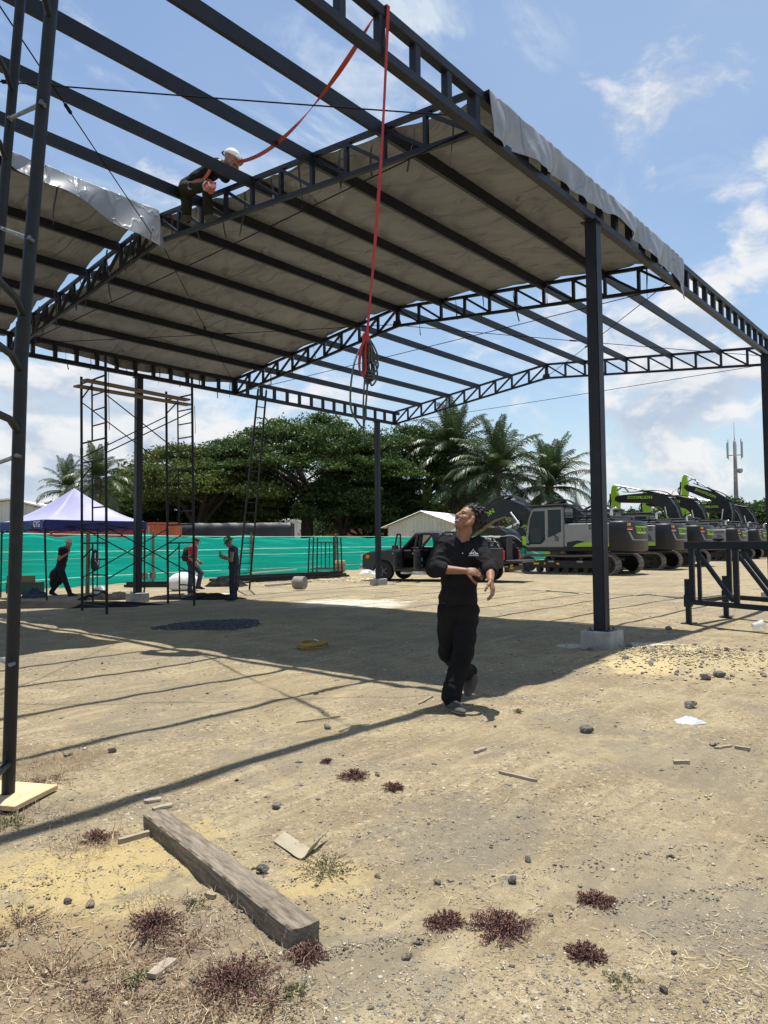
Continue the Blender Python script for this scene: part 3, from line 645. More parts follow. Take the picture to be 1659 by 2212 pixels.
def leaves(C, S, per, size, rg, upbias=.8):
    m_ = len(C); n = m_ * per
    d = rg.normal(size=(n, 3)); d /= np.linalg.norm(d, axis=1, keepdims=True); r = rg.random(n) ** .5 * (1 + .22 * np.abs(rg.normal(size=n)))
    d[:, 2] = np.abs(d[:, 2]) * .9 - .25 * rg.random(n)
    P = np.repeat(C, per, 0) + d * r[:, None] * np.repeat(S, per, 0)
    nn = rg.normal(size=(n, 3)); nn[:, 2] += upbias; nn /= np.linalg.norm(nn, axis=1, keepdims=True)
    t = np.cross(nn, rg.normal(size=(n, 3))); t /= np.linalg.norm(t, axis=1, keepdims=True) + 1e-9; b = np.cross(nn, t)
    s = size * (.6 + .8 * rg.random(n))[:, None]
    V = np.stack([P - t * s, P - b * s * .5 + nn * s * .12, P + t * s, P + b * s * .5 + nn * s * .12], 1).reshape(-1, 3)
    return V, np.arange(len(V)).reshape(-1, 4)
def tree(pos, R, z1, z0, trunk_r, label, name='rain_tree', lm=0, pads=170, per=250, leaf=.125, seed=1, fork=.3, layers=3.2, under=True, pad=1.25, group='trees beyond the fence', limbs=7, lopside=0):
    rg = np.random.default_rng(seed); r = random.Random(seed); e = empty(name, pos, r.uniform(0, 6), label, 'tree', group)
    mb = MB(); hf = z0 * fork + .8; lean = Vector((r.uniform(-.3, .3), r.uniform(-.3, .3), 0))
    mb.tube([(0, 0, -.3), (lean.x * .2, lean.y * .2, hf * .35), (lean.x * .6, lean.y * .6, hf * .75), (lean.x, lean.y, hf * 1.05)], [trunk_r * 1.5, trunk_r * 1.05, trunk_r, trunk_r * 1.05], 10)
    tips = []
    for k in range(limbs):
        a = 2 * math.pi * (k + r.uniform(-.3, .3)) / limbs; rr = R * r.uniform(.45, .8); P = [lean + Vector((0, 0, hf * r.uniform(.8, 1)))]
        for i in range(1, 7):
            t = i / 6; P.append(lean + Vector((math.cos(a + .4 * math.sin(3 * t + k)) * rr * t ** 1.15, math.sin(a + .4 * math.sin(3 * t + k)) * rr * t ** 1.15, hf + (z0 + (z1 - z0) * .55 * (1 - (rr / R) ** 2) - hf) * (1 - (1 - t) ** 1.7) + r.uniform(-.15, .15))))
        mb.tube(P, [trunk_r * .45 * (1 - .8 * i / 6) + .03 for i in range(7)], 7)
        for q in range(4):
            i = r.randint(2, 5); b = a + r.choice((-1, 1)) * r.uniform(.4, 1.1); L = R * r.uniform(.25, .5)
            Q = [P[i] + Vector((math.cos(b) * L * t, math.sin(b) * L * t, L * .55 * t - .1 * t * t)) for t in (0, .35, .7, 1)]
            mb.tube(Q, [trunk_r * .22, trunk_r * .17, trunk_r * .11, .025], 5); tips.append(Q[-1])
    mb.build('trunk', BARK, e, smooth='all')
    rad = np.sqrt(rg.random(pads)) * R; az = rg.random(pads) * 2 * np.pi; wob = 1 + .16 * np.sin(3 * az + seed) + .1 * np.sin(7 * az)
    x = np.cos(az) * rad * wob; y = np.sin(az) * rad * wob
    q = np.clip(rad / R, 0, 1); ztop = z1 - (z1 - z0) * q ** 2.3 + .5 * np.sin(x * .9 + seed) * np.cos(y * 1.1) * (1 - q * .5)
    lay = np.where(rg.random(pads) < .6, rg.random(pads) * .5, .4 + rg.random(pads) * layers * (1.05 - q))
    C = np.stack([x, y, ztop - lay], 1); sz = pad * (.65 + .7 * rg.random(pads)); S = np.stack([sz * 1.05, sz * 1.05, sz * .52], 1)
    T = np.array([list(t) for t in tips]); C = np.concatenate([C, T]); S = np.concatenate([S, np.tile([pad * .8, pad * .8, pad * .35], (len(T), 1))])
    V, F = leaves(C, S, per, leaf, rg); mesh_np('crown', V, F, LEAF[lm], e)
    return e
tree(FR(60, -6.6), 7.9, 12.0, 7.4, .5, 'broad umbrella-shaped rain tree with forked trunk left of the far column', seed=3, pads=230, fork=.55, layers=3.8)
tree(FR(64, 2.6), 6.2, 11.6, 7.0, .55, 'tall dense rain tree right behind the far slim column', seed=8, pads=210, layers=5.5, lm=0)
tree(FR(60, -3.4), 3.6, 8.0, 4.0, .35, 'low dark tree filling the space under the umbrella canopy', lm=2, seed=21, pads=130, layers=4.5, pad=1.1)
tree(FR(63, .6), 3.4, 7.6, 3.4, .35, 'deep green tree close behind the foot of the far column', lm=2, seed=22, pads=130, layers=4.6, pad=1.1)
tree(FR(58, -15.4), 6.6, 9.4, 5.2, .45, 'yellow-green spreading rain tree behind the right scaffold poles', lm=1, seed=5, pads=190, layers=3.6, fork=.4)
tree(FR(66, -20.2), 5.2, 10.2, 5.2, .4, 'rounded yellow-green tree behind the far left column', lm=1, seed=13, pads=150, layers=5)
tree(FR(62, -11.2), 3.6, 7.8, 4.0, .4, 'shaded dark tree between the two broad rain trees', lm=2, seed=17, pads=120, layers=4.3)
tree(FR(64, -27), 3.6, 6.6, 3.9, .35, 'light airy small tree behind the tent peak', lm=1, seed=19, pads=80, per=120, layers=3, pad=1.0)
tree(FR(66, -24.5), 5.0, 7.8, 2.8, .4, 'dark dense tree behind the left scaffold poles', lm=0, seed=29, pads=170, layers=4.5)
tree(FR(70, -16), 5, 6.5, 2.6, .4, 'low dark tree at the back, under the yellow-green rain tree', lm=2, seed=31, pads=120, layers=4)
tree(FR(74, -2), 6, 7.0, 2.4, .4, 'low dark tree far behind the umbrella canopy', lm=2, seed=33, pads=130, layers=4.5)
tree(FR(72, 8.5), 4.5, 7.0, 3.0, .4, 'sunlit scrubby tree behind the gable shed', lm=1, seed=35, pads=90, layers=4)
# far woodland that reads as one mass
rg = np.random.default_rng(77); C = []; S = []
for k in range(900):
    r = rg.uniform(-75, 95); f = rg.uniform(118, 150); h = (2.2 + 2.4 * abs(math.sin(r * .11)) + 1.2 * math.sin(r * .37 + 1) + (2.3 if r > 48 else 0)) * rg.random() ** .6 + .6
    p = FR(f, r); C.append((p.x, p.y, max(.6, h))); q = rg.uniform(1.4, 2.6); S.append((q, q, q * .7))
V, F = leaves(np.array(C), np.array(S), 60, .42, rg); o = mesh_np('distant_woodland', V, F, LEAF[0]); tag(o, 'far belt of dark green trees along the horizon', 'trees', kind='stuff')
for i, (r, hh) in enumerate(((57.0, 8.6), (61.5, 7.6), (66.5, 8.8), (52.5, 6.6))):
    tree(FR(118, r), 4.5, hh, hh * .45, .4, ['round dark tree at the foot of the antenna mast', 'bushy tree just right of the antenna mast', 'dark tree beside the right edge column', 'low bushy tree left of the antenna mast'][i], name='bushy_tree', lm=0, seed=60 + i, pads=110, per=90, leaf=.3, layers=4.5, pad=1.5)
# ------------------------------------------------------------------ palms
def frond(e0, bend, L=4.3, n=52, lw=1.0, seed=0, droop=.55):
    r = random.Random(seed); mb = MB(); P = []; p = Vector((0, 0, 0)); a = e0; N = 14
    for i in range(N + 1):
        P.append(p.copy()); p = p + Vector((math.cos(a), 0, math.sin(a))) * (L / N); a -= bend / N * (.5 + i / N)
    mb.tube(P, [.05 * (1 - .9 * i / N) + .006 for i in range(N + 1)], 5)
    V = []; F = []
    for i in range(n):
        t = .14 + .86 * i / (n - 1); q = t * N; k = min(int(q), N - 1); b = P[k].lerp(P[k + 1], q - k); d = (P[k + 1] - P[k]).normalized(); up = Vector((-d.z, 0, d.x))
        l = lw * (math.sin(math.pi * (.12 + .82 * t)) ** .7) * r.uniform(.85, 1.1)
        for s in (-1, 1):
            dir_ = (Vector((0, s, 0)) * .86 + d * (.35 + .5 * t) + up * r.uniform(.0, .35)).normalized(); w2 = d * .036
            m1 = b + dir_ * (l * .5); tip = b + dir_ * l - Vector((0, 0, l * droop * r.uniform(.7, 1.3)))
            o = len(V); V += [b - w2 * .6, b + w2 * .6, m1 + w2 - Vector((0, 0, l * droop * .18)), m1 - w2 - Vector((0, 0, l * droop * .18)), tip]; F += [(o, o + 1, o + 2, o + 3), (o + 3, o + 2, o + 4)]
    mb.add(V, F); return mb
FR_ME = {}
def palm(pos, h, Lf, label, nf=48, m_=PALML, tr=.24, name='palm_tree', group='oil palms beyond the yard', seed=1):
    r = random.Random(seed); e = empty(name, pos, r.uniform(0, 6), label, 'palm tree', group)
    mb = MB(); n = 14; mb.tube([(.05 * math.sin(i), .04 * math.cos(i), h * i / n - .2 * (i == 0)) for i in range(n + 1)], [tr * (1.35 if i == 0 else 1.0 + .10 * (i % 2) + (.45 if i > n - 3 else 0)) for i in range(n + 1)], 10); mb.build('trunk', PALMB, e)
    for k in range(nf):
        q = k / nf; cls = min(5, int(q * 6)); key = (cls, m_.name)
        if key not in FR_ME:
            e0, bd = [(1.45, .55), (1.15, 1.1), (.85, 1.5), (.5, 1.6), (.1, 1.45), (-.55, .95)][cls]
            t = frond(e0, bd, seed=cls + 3); o = t.build('frond', m_, e); FR_ME[key] = o.data
        else: o = bpy.data.objects.new('frond', FR_ME[key]); col.objects.link(o); o.parent = e
        s = Lf / 4.3 * r.uniform(.88, 1.08); o.location = (0, 0, h + .1 - q * .35); o.scale = (s, s, s); o.rotation_euler = (r.uniform(-.12, .12), r.uniform(-.1, .1), k * 2.399 + r.uniform(-.2, .2))
    return e
palm(FR(60, 6.0), 9.2, 4.6, 'tallest oil palm of the row, rising beside the rain tree', seed=1)
palm(FR(55, 8.95), 7.0, 4.5, 'wide oil palm in the middle of the right-hand row of palms', seed=2)
palm(FR(57, 13.5), 6.1, 4.3, 'right-hand oil palm standing alone before the clouds', seed=3)
palm(FR(58, 7.2), 5.6, 3.9, 'shorter dark oil palm between the two tall ones', seed=4, nf=30)
palm(FR(50, -20.4), 6.3, 2.7, 'slim palm behind the left scaffold tower', nf=34, seed=5, tr=.17)
palm(FR(54, -24.4), 5.9, 2.6, 'leaning palm to the left of the scaffold, above the tent', nf=30, seed=6, tr=.17)
palm(FR(60, 3.6), 4.6, 2.0, 'small light green fan palm above the gable shed', nf=24, m_=PALMY, tr=.12, seed=7)
palm(FR(72, -17.9), 8.9, 2.6, 'thin distant palm crown peeking over the trees left of the far left column', nf=26, seed=9, tr=.14)
# ------------------------------------------------------------------ antenna mast, street lamps
MASTM = mat('mast_paint', (.55, .50, .48), .6, c2=(.40, .28, .26), sc=.8, stretch=(.2, .2, 1), lo=.45, hi=.55)
ANT = mat('antenna_white', (.36, .37, .38), .5)
e = empty('antenna_mast', FR(118, 59.3), 0, 'tall slim antenna mast with panel antennas on the right skyline', 'antenna mast')
for s in range(8):
    z0, z1 = s * 2.3, (s + 1) * 2.3
    MB().cyl((0, 0, z0), (0, 0, z1), .52 - .04 * s, .48 - .04 * s, n=12).build('mast_section', mat('mast_white' if s % 2 else 'mast_red', (.34, .33, .33) if s % 2 else (.24, .19, .18), .6, c2=(.22, .21, .21), sc=3), e)
MB().cyl((0, 0, 18.4), (0, 0, 21.6), .06, .03).build('whip', ANT, e)
mb = MB()
for k in range(34): mb.bar((.62, -.15, 1 + k * .5), (.62, .15, 1 + k * .5), .04, .04)
mb.bar((.62, -.15, .5), (.62, -.15, 18), .04, .04); mb.bar((.62, .15, .5), (.62, .15, 18), .04, .04); mb.build('ladder', ANT, e)
for k in range(6):
    a = k * math.pi / 3 + .3; c = Vector((math.cos(a) * 1.25, math.sin(a) * 1.25, 16.9))
    MB().box(c, (.35, .18, 2.6), Matrix.Rotation(a + math.pi / 2, 3, 'Z')).build('panel_antenna', ANT, e, bevel=.04)
    MB().cyl((c.x * .9, c.y * .9, 15.3), (c.x * .9, c.y * .9, 18.7), .05).build('antenna_pipe', MASTM, e)
    MB().bar((0, 0, 16), (c.x, c.y, 16), .08, .08).build('bracket', MASTM, e)
MB().lathe([(.02, 0), (.35, .1), (.5, .3), (.48, .3), (.3, .14), (.02, .06)], (.5, -.5, 13.4), 14, Matrix.Rotation(1.4, 3, 'Y')).build('dish', ANT, e)
for i, (x, y, dd, lab) in enumerate(((1243, 1032, 85, 'thin street lamp behind the right-hand palm'), (1450, 1060, 100, 'thin street lamp over the raised booms'))):
    p = dep(x, y, dd); e = empty('street_lamp', (p.x, p.y, 0), YAW, lab, 'street lamp')
    MB().tube([(0, 0, 0), (0, 0, p.z - .6), (0, -.25, p.z - .1), (0, -1.1, p.z + .45)], [.12, .08, .06, .05], 8).build('pole', MASTM, e)
    MB().box((0, -1.4, p.z + .55), (.25, .75, .12), Matrix.Rotation(-.3, 3, 'X')).build('lamp_head', ANT, e, bevel=.03)
# ================================================================== SCAFFOLDS, LADDER, TENT, STAND, STRAPS
GALV = mat('galvanised_brace', (.20, .21, .22), .4, metal=.5, c2=(.10, .11, .12), sc=8)
# ---- scaffold beside the photographer
def P1(z):                                   # foot, joint and leaning upper tube of the nearer standard
    a, b, c = dep(18, 1712, 4.10), dep(46.5, 755, 4.10), dep(138, -300, 4.10)
    return a.lerp(b, (z - a.z) / (b.z - a.z)) if z < b.z else b.lerp(c, (z - b.z) / (c.z - b.z))
off2 = FR(1.5, -1.06); off3 = FR(-1.7, .36)
e = empty('scaffold', (P1(0).x, P1(0).y, 0), 0, 'dark pipe scaffold standing close by at the left edge of the picture', 'scaffold')
zj = P1(0).z
for o_, nm in ((Vector((0, 0, 0)), 1), (off2, 2), (off3, 3), (off2 + off3, 4)):
    lo = [P1(.03) + o_, P1(2.65) + o_]; up_ = [P1(2.62) + o_, P1(4.2) + o_, P1(6.2) + o_]
    s = local(MB().tube(lo, .037, 14).build('standard', PIPE, None, smooth=True), e)
    local(MB().tube([P1(2.60) + o_, P1(2.78) + o_], .041, 14).build('sleeve', PIPE, None, smooth=True), e)
    local(MB().tube(up_, .0365, 14).build('standard', PIPE, None, smooth=True), e)
for o_ in (Vector((0, 0, 0)), off2):
    for z in (.22, 2.14, 2.50, 2.82, 4.55, 5.1):
        a, b = P1(z) + o_, P1(z) + off3 + o_; m1 = a.lerp(b, .1) + Vector((0, 0, .05 if z > 1.5 else 0))
        local(MB().tube([a, m1, b.lerp(a, .1), b], .021, 10).build('rung', PIPE, None, smooth=True), e)
for za, zb2 in ((4.03, 4.86), (3.25, 4.0), (2.0, 2.1), (.8, .66)):
    a, b = P1(za) + FR(-.045, .02), P1(zb2) + off2 + FR(-.045, .02); d = (b - a).normalized()
    o = local(MB().tube([a + d * .07, a + d * .14, b - d * .14, b - d * .07], [.006, .014, .014, .006], 8).build('brace', GALV, None, smooth=True), e)
    for q, s in ((a, 1), (b, -1)):
        local(MB().bar(q - d * .03 * s, q + d * .09 * s, .034, .007).build('brace_end', GALV, None), e)
        local(MB().cyl(q + FR(.03, 0), q + FR(-.025, .006), .013, n=6).build('bolt', GALV, None), e)
pad = gnd(22, 1722); o = MB().box((0, 0, .016), (.36, .42, .03)).build('plywood_pad', WOODN, None, bevel=.003); o.location = (pad.x - .03, pad.y - .02, gz(pad) + .012); o.rotation_euler = (0, 0, .5); tag(o, 'pale plywood pad under the foot of the near scaffold', 'plywood')
# ---- scaffold tower at the far column
e = empty('scaffold_tower', (8.8, 15.5, 0), 0, 'tall slender scaffold tower with planks near the far left column', 'scaffold tower')
A, B, C_, D_ = [Vector(q) for q in ((7.58, 16.0, 0), (7.55, 14.78, 0), (9.92, 16.2, 0), (10.0, 15.14, 0))]
def lean(p, z): return Vector((p.x - .012 * z, p.y + .006 * z, z))
def tub(p, q, r, nm): return local(MB().tube([p, q], r, 8).build(nm, RUST, None, smooth=True), e)
for (p, q, h0, h1) in ((A, B, 5.45, 5.72), (C_, D_, 5.5, 5.72)):
    tub(lean(p, 0), lean(p, h0), .031, 'standard'); tub(lean(q, 0), lean(q, h1), .031, 'standard')
    for z in (1.86, 3.7):
        for s in (p, q): tub(lean(s, z - .08), lean(s, z + .08), .036, 'sleeve')
    m_ = p.lerp(q, .45)
    for base in (0, 1.86, 3.72):
        tub(lean(m_, base + .18), lean(m_, base + 1.55), .02, 'ladder_post')
        for z in (.16, 1.56): tub(lean(p, base + z), lean(q, base + z), .021, 'transom')
        for z in (.5, .85, 1.2): tub(lean(m_, base + z), lean(q, base + z), .017, 'rung')
        tub(lean(p, base + 1.2), lean(m_, base + 1.45), .017, 'rung')
for (p, q) in ((A, C_), (B, D_)):
    for z0, z1 in ((.76, 1.92), (3.55, 4.85)):
        tub(lean(p, z0), lean(q, z1), .014, 'brace'); tub(lean(p, z1), lean(q, z0), .014, 'brace')
for i, dv in enumerate((.28, .62)):
    a = lean(A.lerp(B, dv), 5.12) + Vector((-.28, 0, 0)); b = lean(C_.lerp(D_, dv + .05), 5.12) + Vector((.42 - .3 * i, 0, 0)); d = (b - a)
    o = MB().box((0, 0, 0), (d.length, .24, .045)).build('scaffold_plank', WOODP, None, bevel=.004); o.location = a.lerp(b, .5) + Vector((0, 0, .05 * i + .03)); o.rotation_euler = (.02, -.01 * (1 - i), math.atan2(d.y, d.x)); tag(o, ['worn plank lying on the scaffold tower, the longer upper one' , 'worn plank lying on the scaffold tower, nearer the photographer'][i], 'plank', 'planks on the scaffold tower')
for k, (p, z) in enumerate(((B, 5.35), (D_, 5.0))): wire(lean(p, z) + Vector((.05, -.03, 0)), lean(p, z - 1.3 + k * .6) + Vector((.06, -.04, 0)), 0, .006, None, 'x').name = 'hanging_cord'
for o in [o for o in col.objects if o.name.startswith('hanging_cord')]: local(o, e)
# ---- ladder
e = empty('ladder', (13.3, 18.9, 0), 0, 'long dark steel ladder leaning on the far eave beam', 'ladder')
la, lb = gnd(526, 1274), Vector((13.98, VF + .14, 6.15)); sdv = Vector((.93, -.1, 0)).normalized() * .2
lb = lb + (lb - la).normalized() * .25
for s in (-1, 1): local(MB().bar(la + sdv * s * 1.15, lb + sdv * s * .75, .05, .05).build('rail', RUST, None), e); local(MB().tube([lb + sdv * s * .75, lb + sdv * s * .75 + Vector((0, -.02, .16)), lb + sdv * s * .75 + Vector((0, -.2, .18)), lb + sdv * s * .75 + Vector((0, -.22, .1))], .012, 6).build('hook', RUST, None), e)
for k in range(19):
    t = (k + .7) / 19.3; c = la.lerp(lb, t); w2 = 1.15 - .4 * t; local(MB().bar(c - sdv * w2, c + sdv * w2, .028, .028).build('rung', RUST, None), e)
# ---- tent
TBL = mat('blue_valance', (.018, .024, .16), .6, c2=(.025, .032, .2), sc=3, bump=.004, bsc=8)
TLI = mat('lilac_canopy', (.42, .42, .66), .5, c2=(.47, .47, .70), sc=1.5, trans=.25, bump=.01, bsc=3)
e = empty('canopy_tent', (9.57, 20.8, 0), 0, 'lilac pop-up canopy tent with blue valance by the net fence', 'tent')
hs, ze, zp = 1.5, 2.22, 3.24
rows = []
for i in range(33):
    q = 1 - i / 32.0; row = []
    for k in range(64):
        s = k / 16.0; sd4 = int(s); f = s - sd4; c = [(-1, -1), (1, -1), (1, 1), (-1, 1)]; x0, y0 = c[sd4]; x1, y1 = c[(sd4 + 1) % 4]
        x, y = x0 + (x1 - x0) * f, y0 + (y1 - y0) * f; pin = 1 - .05 * math.sin(math.pi * f) * q
        zz = ze + (zp - ze) * (1 - q) ** 1.42 - .13 * math.sin(math.pi * f) * math.sin(math.pi * q) ** 1.2
        row.append((x * hs * q * pin, y * hs * q * pin, zz))
    rows.append(row)
can = MB().grid(rows, closed=True).build('canopy', TLI, e, smooth='all')
for (x0, y0), (x1, y1), nx, ny in (((-1, -1), (1, -1), 0, -1), ((1, -1), (1, 1), 1, 0), ((1, 1), (-1, 1), 0, 1), ((-1, 1), (-1, -1), -1, 0)):
    rows = []
    for i in range(41):
        f = i / 40; pin = -.075 * math.sin(math.pi * f); x, y = (x0 + (x1 - x0) * f) * hs, (y0 + (y1 - y0) * f) * hs; wv = .012 * math.sin(19 * f + 1) + .008 * math.sin(47 * f)
        rows.append([(x + nx * (.012 + pin + wv * h_), y + ny * (.012 + pin + wv * h_), ze + .005 - .24 * h_) for h_ in (0, .33, .66, 1)])
    MB().grid(rows).build('valance', TBL, e, smooth='all')
lettering('GYG', .24, (-hs - .028, -hs + .50, ze - .115), (0, -1, 0), (0, 0, 1), WHITEP, e, sx=1.05, bold=.012, curve=lambda x, y: Vector((-hs - .024 + .075 * math.sin(math.pi * (.5 - x) / 3), -hs + .50 - x, ze - .115 + y)))
for x, y, dx, dy in ((-1, -1, .06, -.08), (1, -1, 0, 0), (1, 1, 0, 0), (-1, 1, 0, 0)):
    c = Vector((x * (hs - .03), y * (hs - .03), 0)); MB().bar(c + Vector((dx, dy, 0)), c + Vector((dx * .45, dy * .45, 1.15)), .034, .034).build('leg', RUST, e); MB().bar(c + Vector((dx * .45, dy * .45, 1.1)), c + Vector((0, 0, 2.2)), .042, .042).build('leg', RUST, e)
for (x0, y0), (x1, y1) in (((-1, -1), (1, -1)), ((1, -1), (1, 1)), ((1, 1), (-1, 1)), ((-1, 1), (-1, -1))):
    p, q = Vector((x0, y0, 0)) * (hs - .04), Vector((x1, y1, 0)) * (hs - .04); m_ = p.lerp(q, .5)
    for a, b in ((p, m_), (m_, q)):
        MB().bar(a + Vector((0, 0, 2.15)), b + Vector((0, 0, 1.93)), .016, .03).build('scissor_bar', RUST, e); MB().bar(a + Vector((0, 0, 1.9)), b + Vector((0, 0, 2.17)), .016, .03).build('scissor_bar', RUST, e)
MB().cyl((0, 0, 2.2), (0, 0, zp - .02), .02).build('centre_pole', RUST, e)
# wooden post with cap and bag hung beside the tent
p = gnd(189, 1291); o = MB().box((0, 0, 1.0), (.11, .07, 2.0)).build('wooden_post', WOODP, None, bevel=.006); o.location = p; o.rotation_euler = (.02, -.02, .4); tag(o, 'wooden post standing between the tent and the scaffold tower', 'post')
CLOTHD = mat('navy_cloth', (.02, .025, .05), .85, c2=(.05, .055, .08), sc=6, bump=.004, bsc=14)
e = empty('hanging_bag', p + Vector((.16, -.12, 1.2)), 0, 'dark bag with white straps hanging on the wooden post', 'bag')
MB().lathe([(.02, -.42), (.11, -.36), (.13, -.18), (.10, .02), (.06, .14), (.02, .2)], (0, 0, 0), 12).build('bag_body', CLOTHD, e, smooth=True)
MB().tube([(-.05, -.11, .1), (-.07, -.14, -.1), (.02, -.14, -.25), (.06, -.12, .05)], .012, 6).build('white_strap', WHITEP, e)
# ---- black steel truss trestle at right
c0 = Vector((13.15, 4.28, 0)); av = Vector((-.39, -.92, 0)); bv = Vector((1.62, -.18, 0)); ZTp, ZLo = 1.47, .39
e = empty('steel_trestle', c0, 0, 'black steel lattice trestle with top beam at the right edge of the yard', 'steel trestle')
def tb(p, q, w_, h_, nm='beam', up=(0, 0, 1)): return MB().bar(p, q, w_, h_, up).build(nm, STEEL, e, bevel=.005)
zz = Vector((0, 0, 1)); L = 4.4
for k, of in enumerate((Vector((0, 0, 0)), bv)):
    a0 = of + zz * (ZTp - .065) - av * .06; tb(a0, a0 + av * L, .12, .13, 'top_beam')
    a0 = of + zz * ZLo - av * .02; tb(a0, a0 + av * L, .09, .085, 'bottom_beam')
    for i in range(5):
        c = of + av * (.05 + .9 * i); tb(c + zz * (ZLo + .04), c + zz * (ZTp - .13), .085, .085, 'post', up=(1, 0, 0))
        if i == 0: tb(c + av * .16 + zz * (ZLo + .04), c + av * .16 + zz * (ZTp - .13), .06, .07, 'post', up=(1, 0, 0))
        if i < 4: tb(c + av * .12 + zz * (ZTp - .16), c + av * .84 + zz * (ZLo + .07), .065, .065, 'diagonal')
for i in (0, 2, 4):
    c = av * (.05 + .9 * i); tb(c + zz * ZLo, c + bv + zz * ZLo, .07, .07, 'cross_beam'); tb(c + zz * (ZTp - .065), c + bv + zz * (ZTp - .065), .07, .07, 'cross_beam')
for c in (-av * .045, bv - av * .045, av * 3.6 - bv * .03, av * 3.6 + bv * 1.03):
    tb(c + zz * .02, c + zz * .62, .085, .085, 'leg', up=(1, 0, 0)); tb(c + zz * .30, c + zz * .52, .125, .125, 'clamp', up=(1, 0, 0)); MB().box(c + zz * .008, (.3, .2, .012)).build('foot_plate', STEEL, e)
    tb(c + zz * .52, c + zz * .80, .10, .10, 'sleeve', up=(1, 0, 0))
GLV = mat('black_cloth', (.012, .012, .013), .95, bump=.006, bsc=20)
e2 = MB().lathe([(.02, 0), (.10, .01), (.13, .05), (.08, .085), (.02, .07)], (0, 0, 0), 12).build('crumpled_glove', GLV, None, smooth=True); e2.location = c0 + av * .35 + bv * .55 + zz * (ZTp + .0); e2.location = c0 + av * .62 + zz * (ZTp + .002); e2.scale = (1.2, .7, .9); tag(e2, 'crumpled black glove lying on top of the steel trestle', 'glove')
# ---- red sling over the near beam, with rope bundle
REDS = mat('red_webbing', (.42, .035, .035), .75, c2=(.34, .03, .035), sc=20, bump=.001, bsc=90)
ORGS = mat('orange_webbing', (.36, .075, .04), .7, c2=(.40, .06, .03), sc=10, trans=.25)
ROPE = mat('grey_green_rope', (.10, .13, .12), .9, c2=(.04, .055, .055), sc=60, bump=.003, bsc=120)
def ribbon(mb, P, W, th=.003):               # P points, W width vectors
    rows = []
    for i, p in enumerate(P):
        d = (P[min(i + 1, len(P) - 1)] - P[max(i - 1, 0)]).normalized(); n = d.cross(W[i]).normalized() * th; h = W[i] / 2
        rows.append([p - h - n, p + h - n, p + h + n, p - h + n])
    return mb.grid(rows, closed=True)
e = empty('red_lifting_sling', (4.86, VN - .06, ZT), 0, 'long red webbing sling hanging from the near eave beam', 'sling')
top = Vector((4.86, VN - .066, ZT + .012)); bot = Vector((4.475, VN - .11, 3.30)); P = [top + Vector((.0, .11, .004)), top + Vector((0, .05, .008)), top]; W = [Vector((.042, 0, 0))] * 3
for i in range(1, 41):
    t = i / 40; P.append(top.lerp(bot, t) + Vector((.02 * math.sin(3 * t), -.015 * math.sin(math.pi * t), 0))); a = .25 * math.sin(5 * t) + 1.25 * max(0, t - .45) * math.sin(9 * t); W.append(Vector((math.cos(a), math.sin(a), 0)) * (.042 - .012 * t))
local(ribbon(MB(), P, W).build('webbing', REDS, None), e)
b = bot; loop = [b + Vector((.0, -.01, .02)), b + Vector((-.05, -.02, -.06)), b + Vector((-.10, -.02, -.16)), b + Vector((-.13, -.03, -.30)), b + Vector((-.10, -.03, -.36)), b + Vector((-.04, -.02, -.32)), b + Vector((-.03, -.01, -.18)), b + Vector((0, .0, -.05))]
loop = catmull(loop, 6); local(ribbon(MB(), loop, [Vector((.07, .05, 0))] * len(loop), .005).build('loop', REDS, None), e)
local(MB().lathe([(.01, -.05), (.03, -.035), (.036, 0), (.028, .04), (.01, .055)], b + Vector((-.01, 0, -.02)), 10).build('knot', REDS, None, smooth=True), e)
e = empty('rope_bundle', bot, 0, 'bundle of grey-green rope hanging from the red sling', 'rope'); r = random.Random(5)
for k in range(8):
    dx, dy, L = r.uniform(-.02, .07), r.uniform(-.04, .04), r.uniform(.2, .44)
    P = catmull([b + Vector((0, 0, .02)), b + Vector((dx * .7 - .01, dy, -L * .35)), b + Vector((dx * 1.2, dy + .02, -L * .8)), b + Vector((dx + .02, dy, -L)), b + Vector((dx + .05 + .02 * k % .05, dy - .02, -L * .75)), b + Vector((dx * .5 + .05, dy * .5, -L * .3)), b + Vector((.01, 0, .0))], 7)
    local(MB().tube(P, .0085, 6).build('rope_loop', ROPE, None, smooth='all'), e)
for pts in (((0, 0, 0), (-.07, .03, -.14), (-.17, 0, -.30), (-.21, 0, -.52), (-.20, 0, -.68), (-.13, 0, -.77), (-.05, 0, -.80), (.0, .01, -.55), (.03, .01, -.25), (.02, 0, 0)), ((.02, 0, 0), (.0, .02, -.3), (-.03, .02, -.6), (-.05, 0, -.82), (-.06, 0, -.95))):
    local(MB().tube(catmull([b + Vector(q) for q in pts], 7), .0085, 6).build('rope_tail', ROPE, None, smooth='all'), e)
local(MB().tube([b + Vector((.03 + .035 * math.cos(a * .9) , .04 * math.sin(a * .9), -.30 - .004 * a)) for a in range(24)], .009, 6).build('rope_wrap', ROPE, None, smooth='all'), e)
e = empty('orange_lifeline', (4.86, VN, ZT), 0, 'twisted orange safety strap from the near beam to the harnessed worker', 'strap')
pa = Vector((4.84, VN + .05, ZT + .01)); pb = dep(512, 350, 10.75); P = []; W = []
for i in range(61):
    t = i / 60; p = pa.lerp(pb, t) - Vector((0, 0, .34 * 4 * t * (1 - t))); a = 1.0 + 5.3 * t + 1.2 * math.sin(4 * t); d = (pb - pa).normalized(); s1 = d.cross(Vector((0, 0, 1))).normalized(); s2 = s1.cross(d)
    P.append(p); W.append((s1 * math.cos(a) + s2 * math.sin(a)) * .05)
local(ribbon(MB(), P, W).build('webbing', ORGS, None), e)
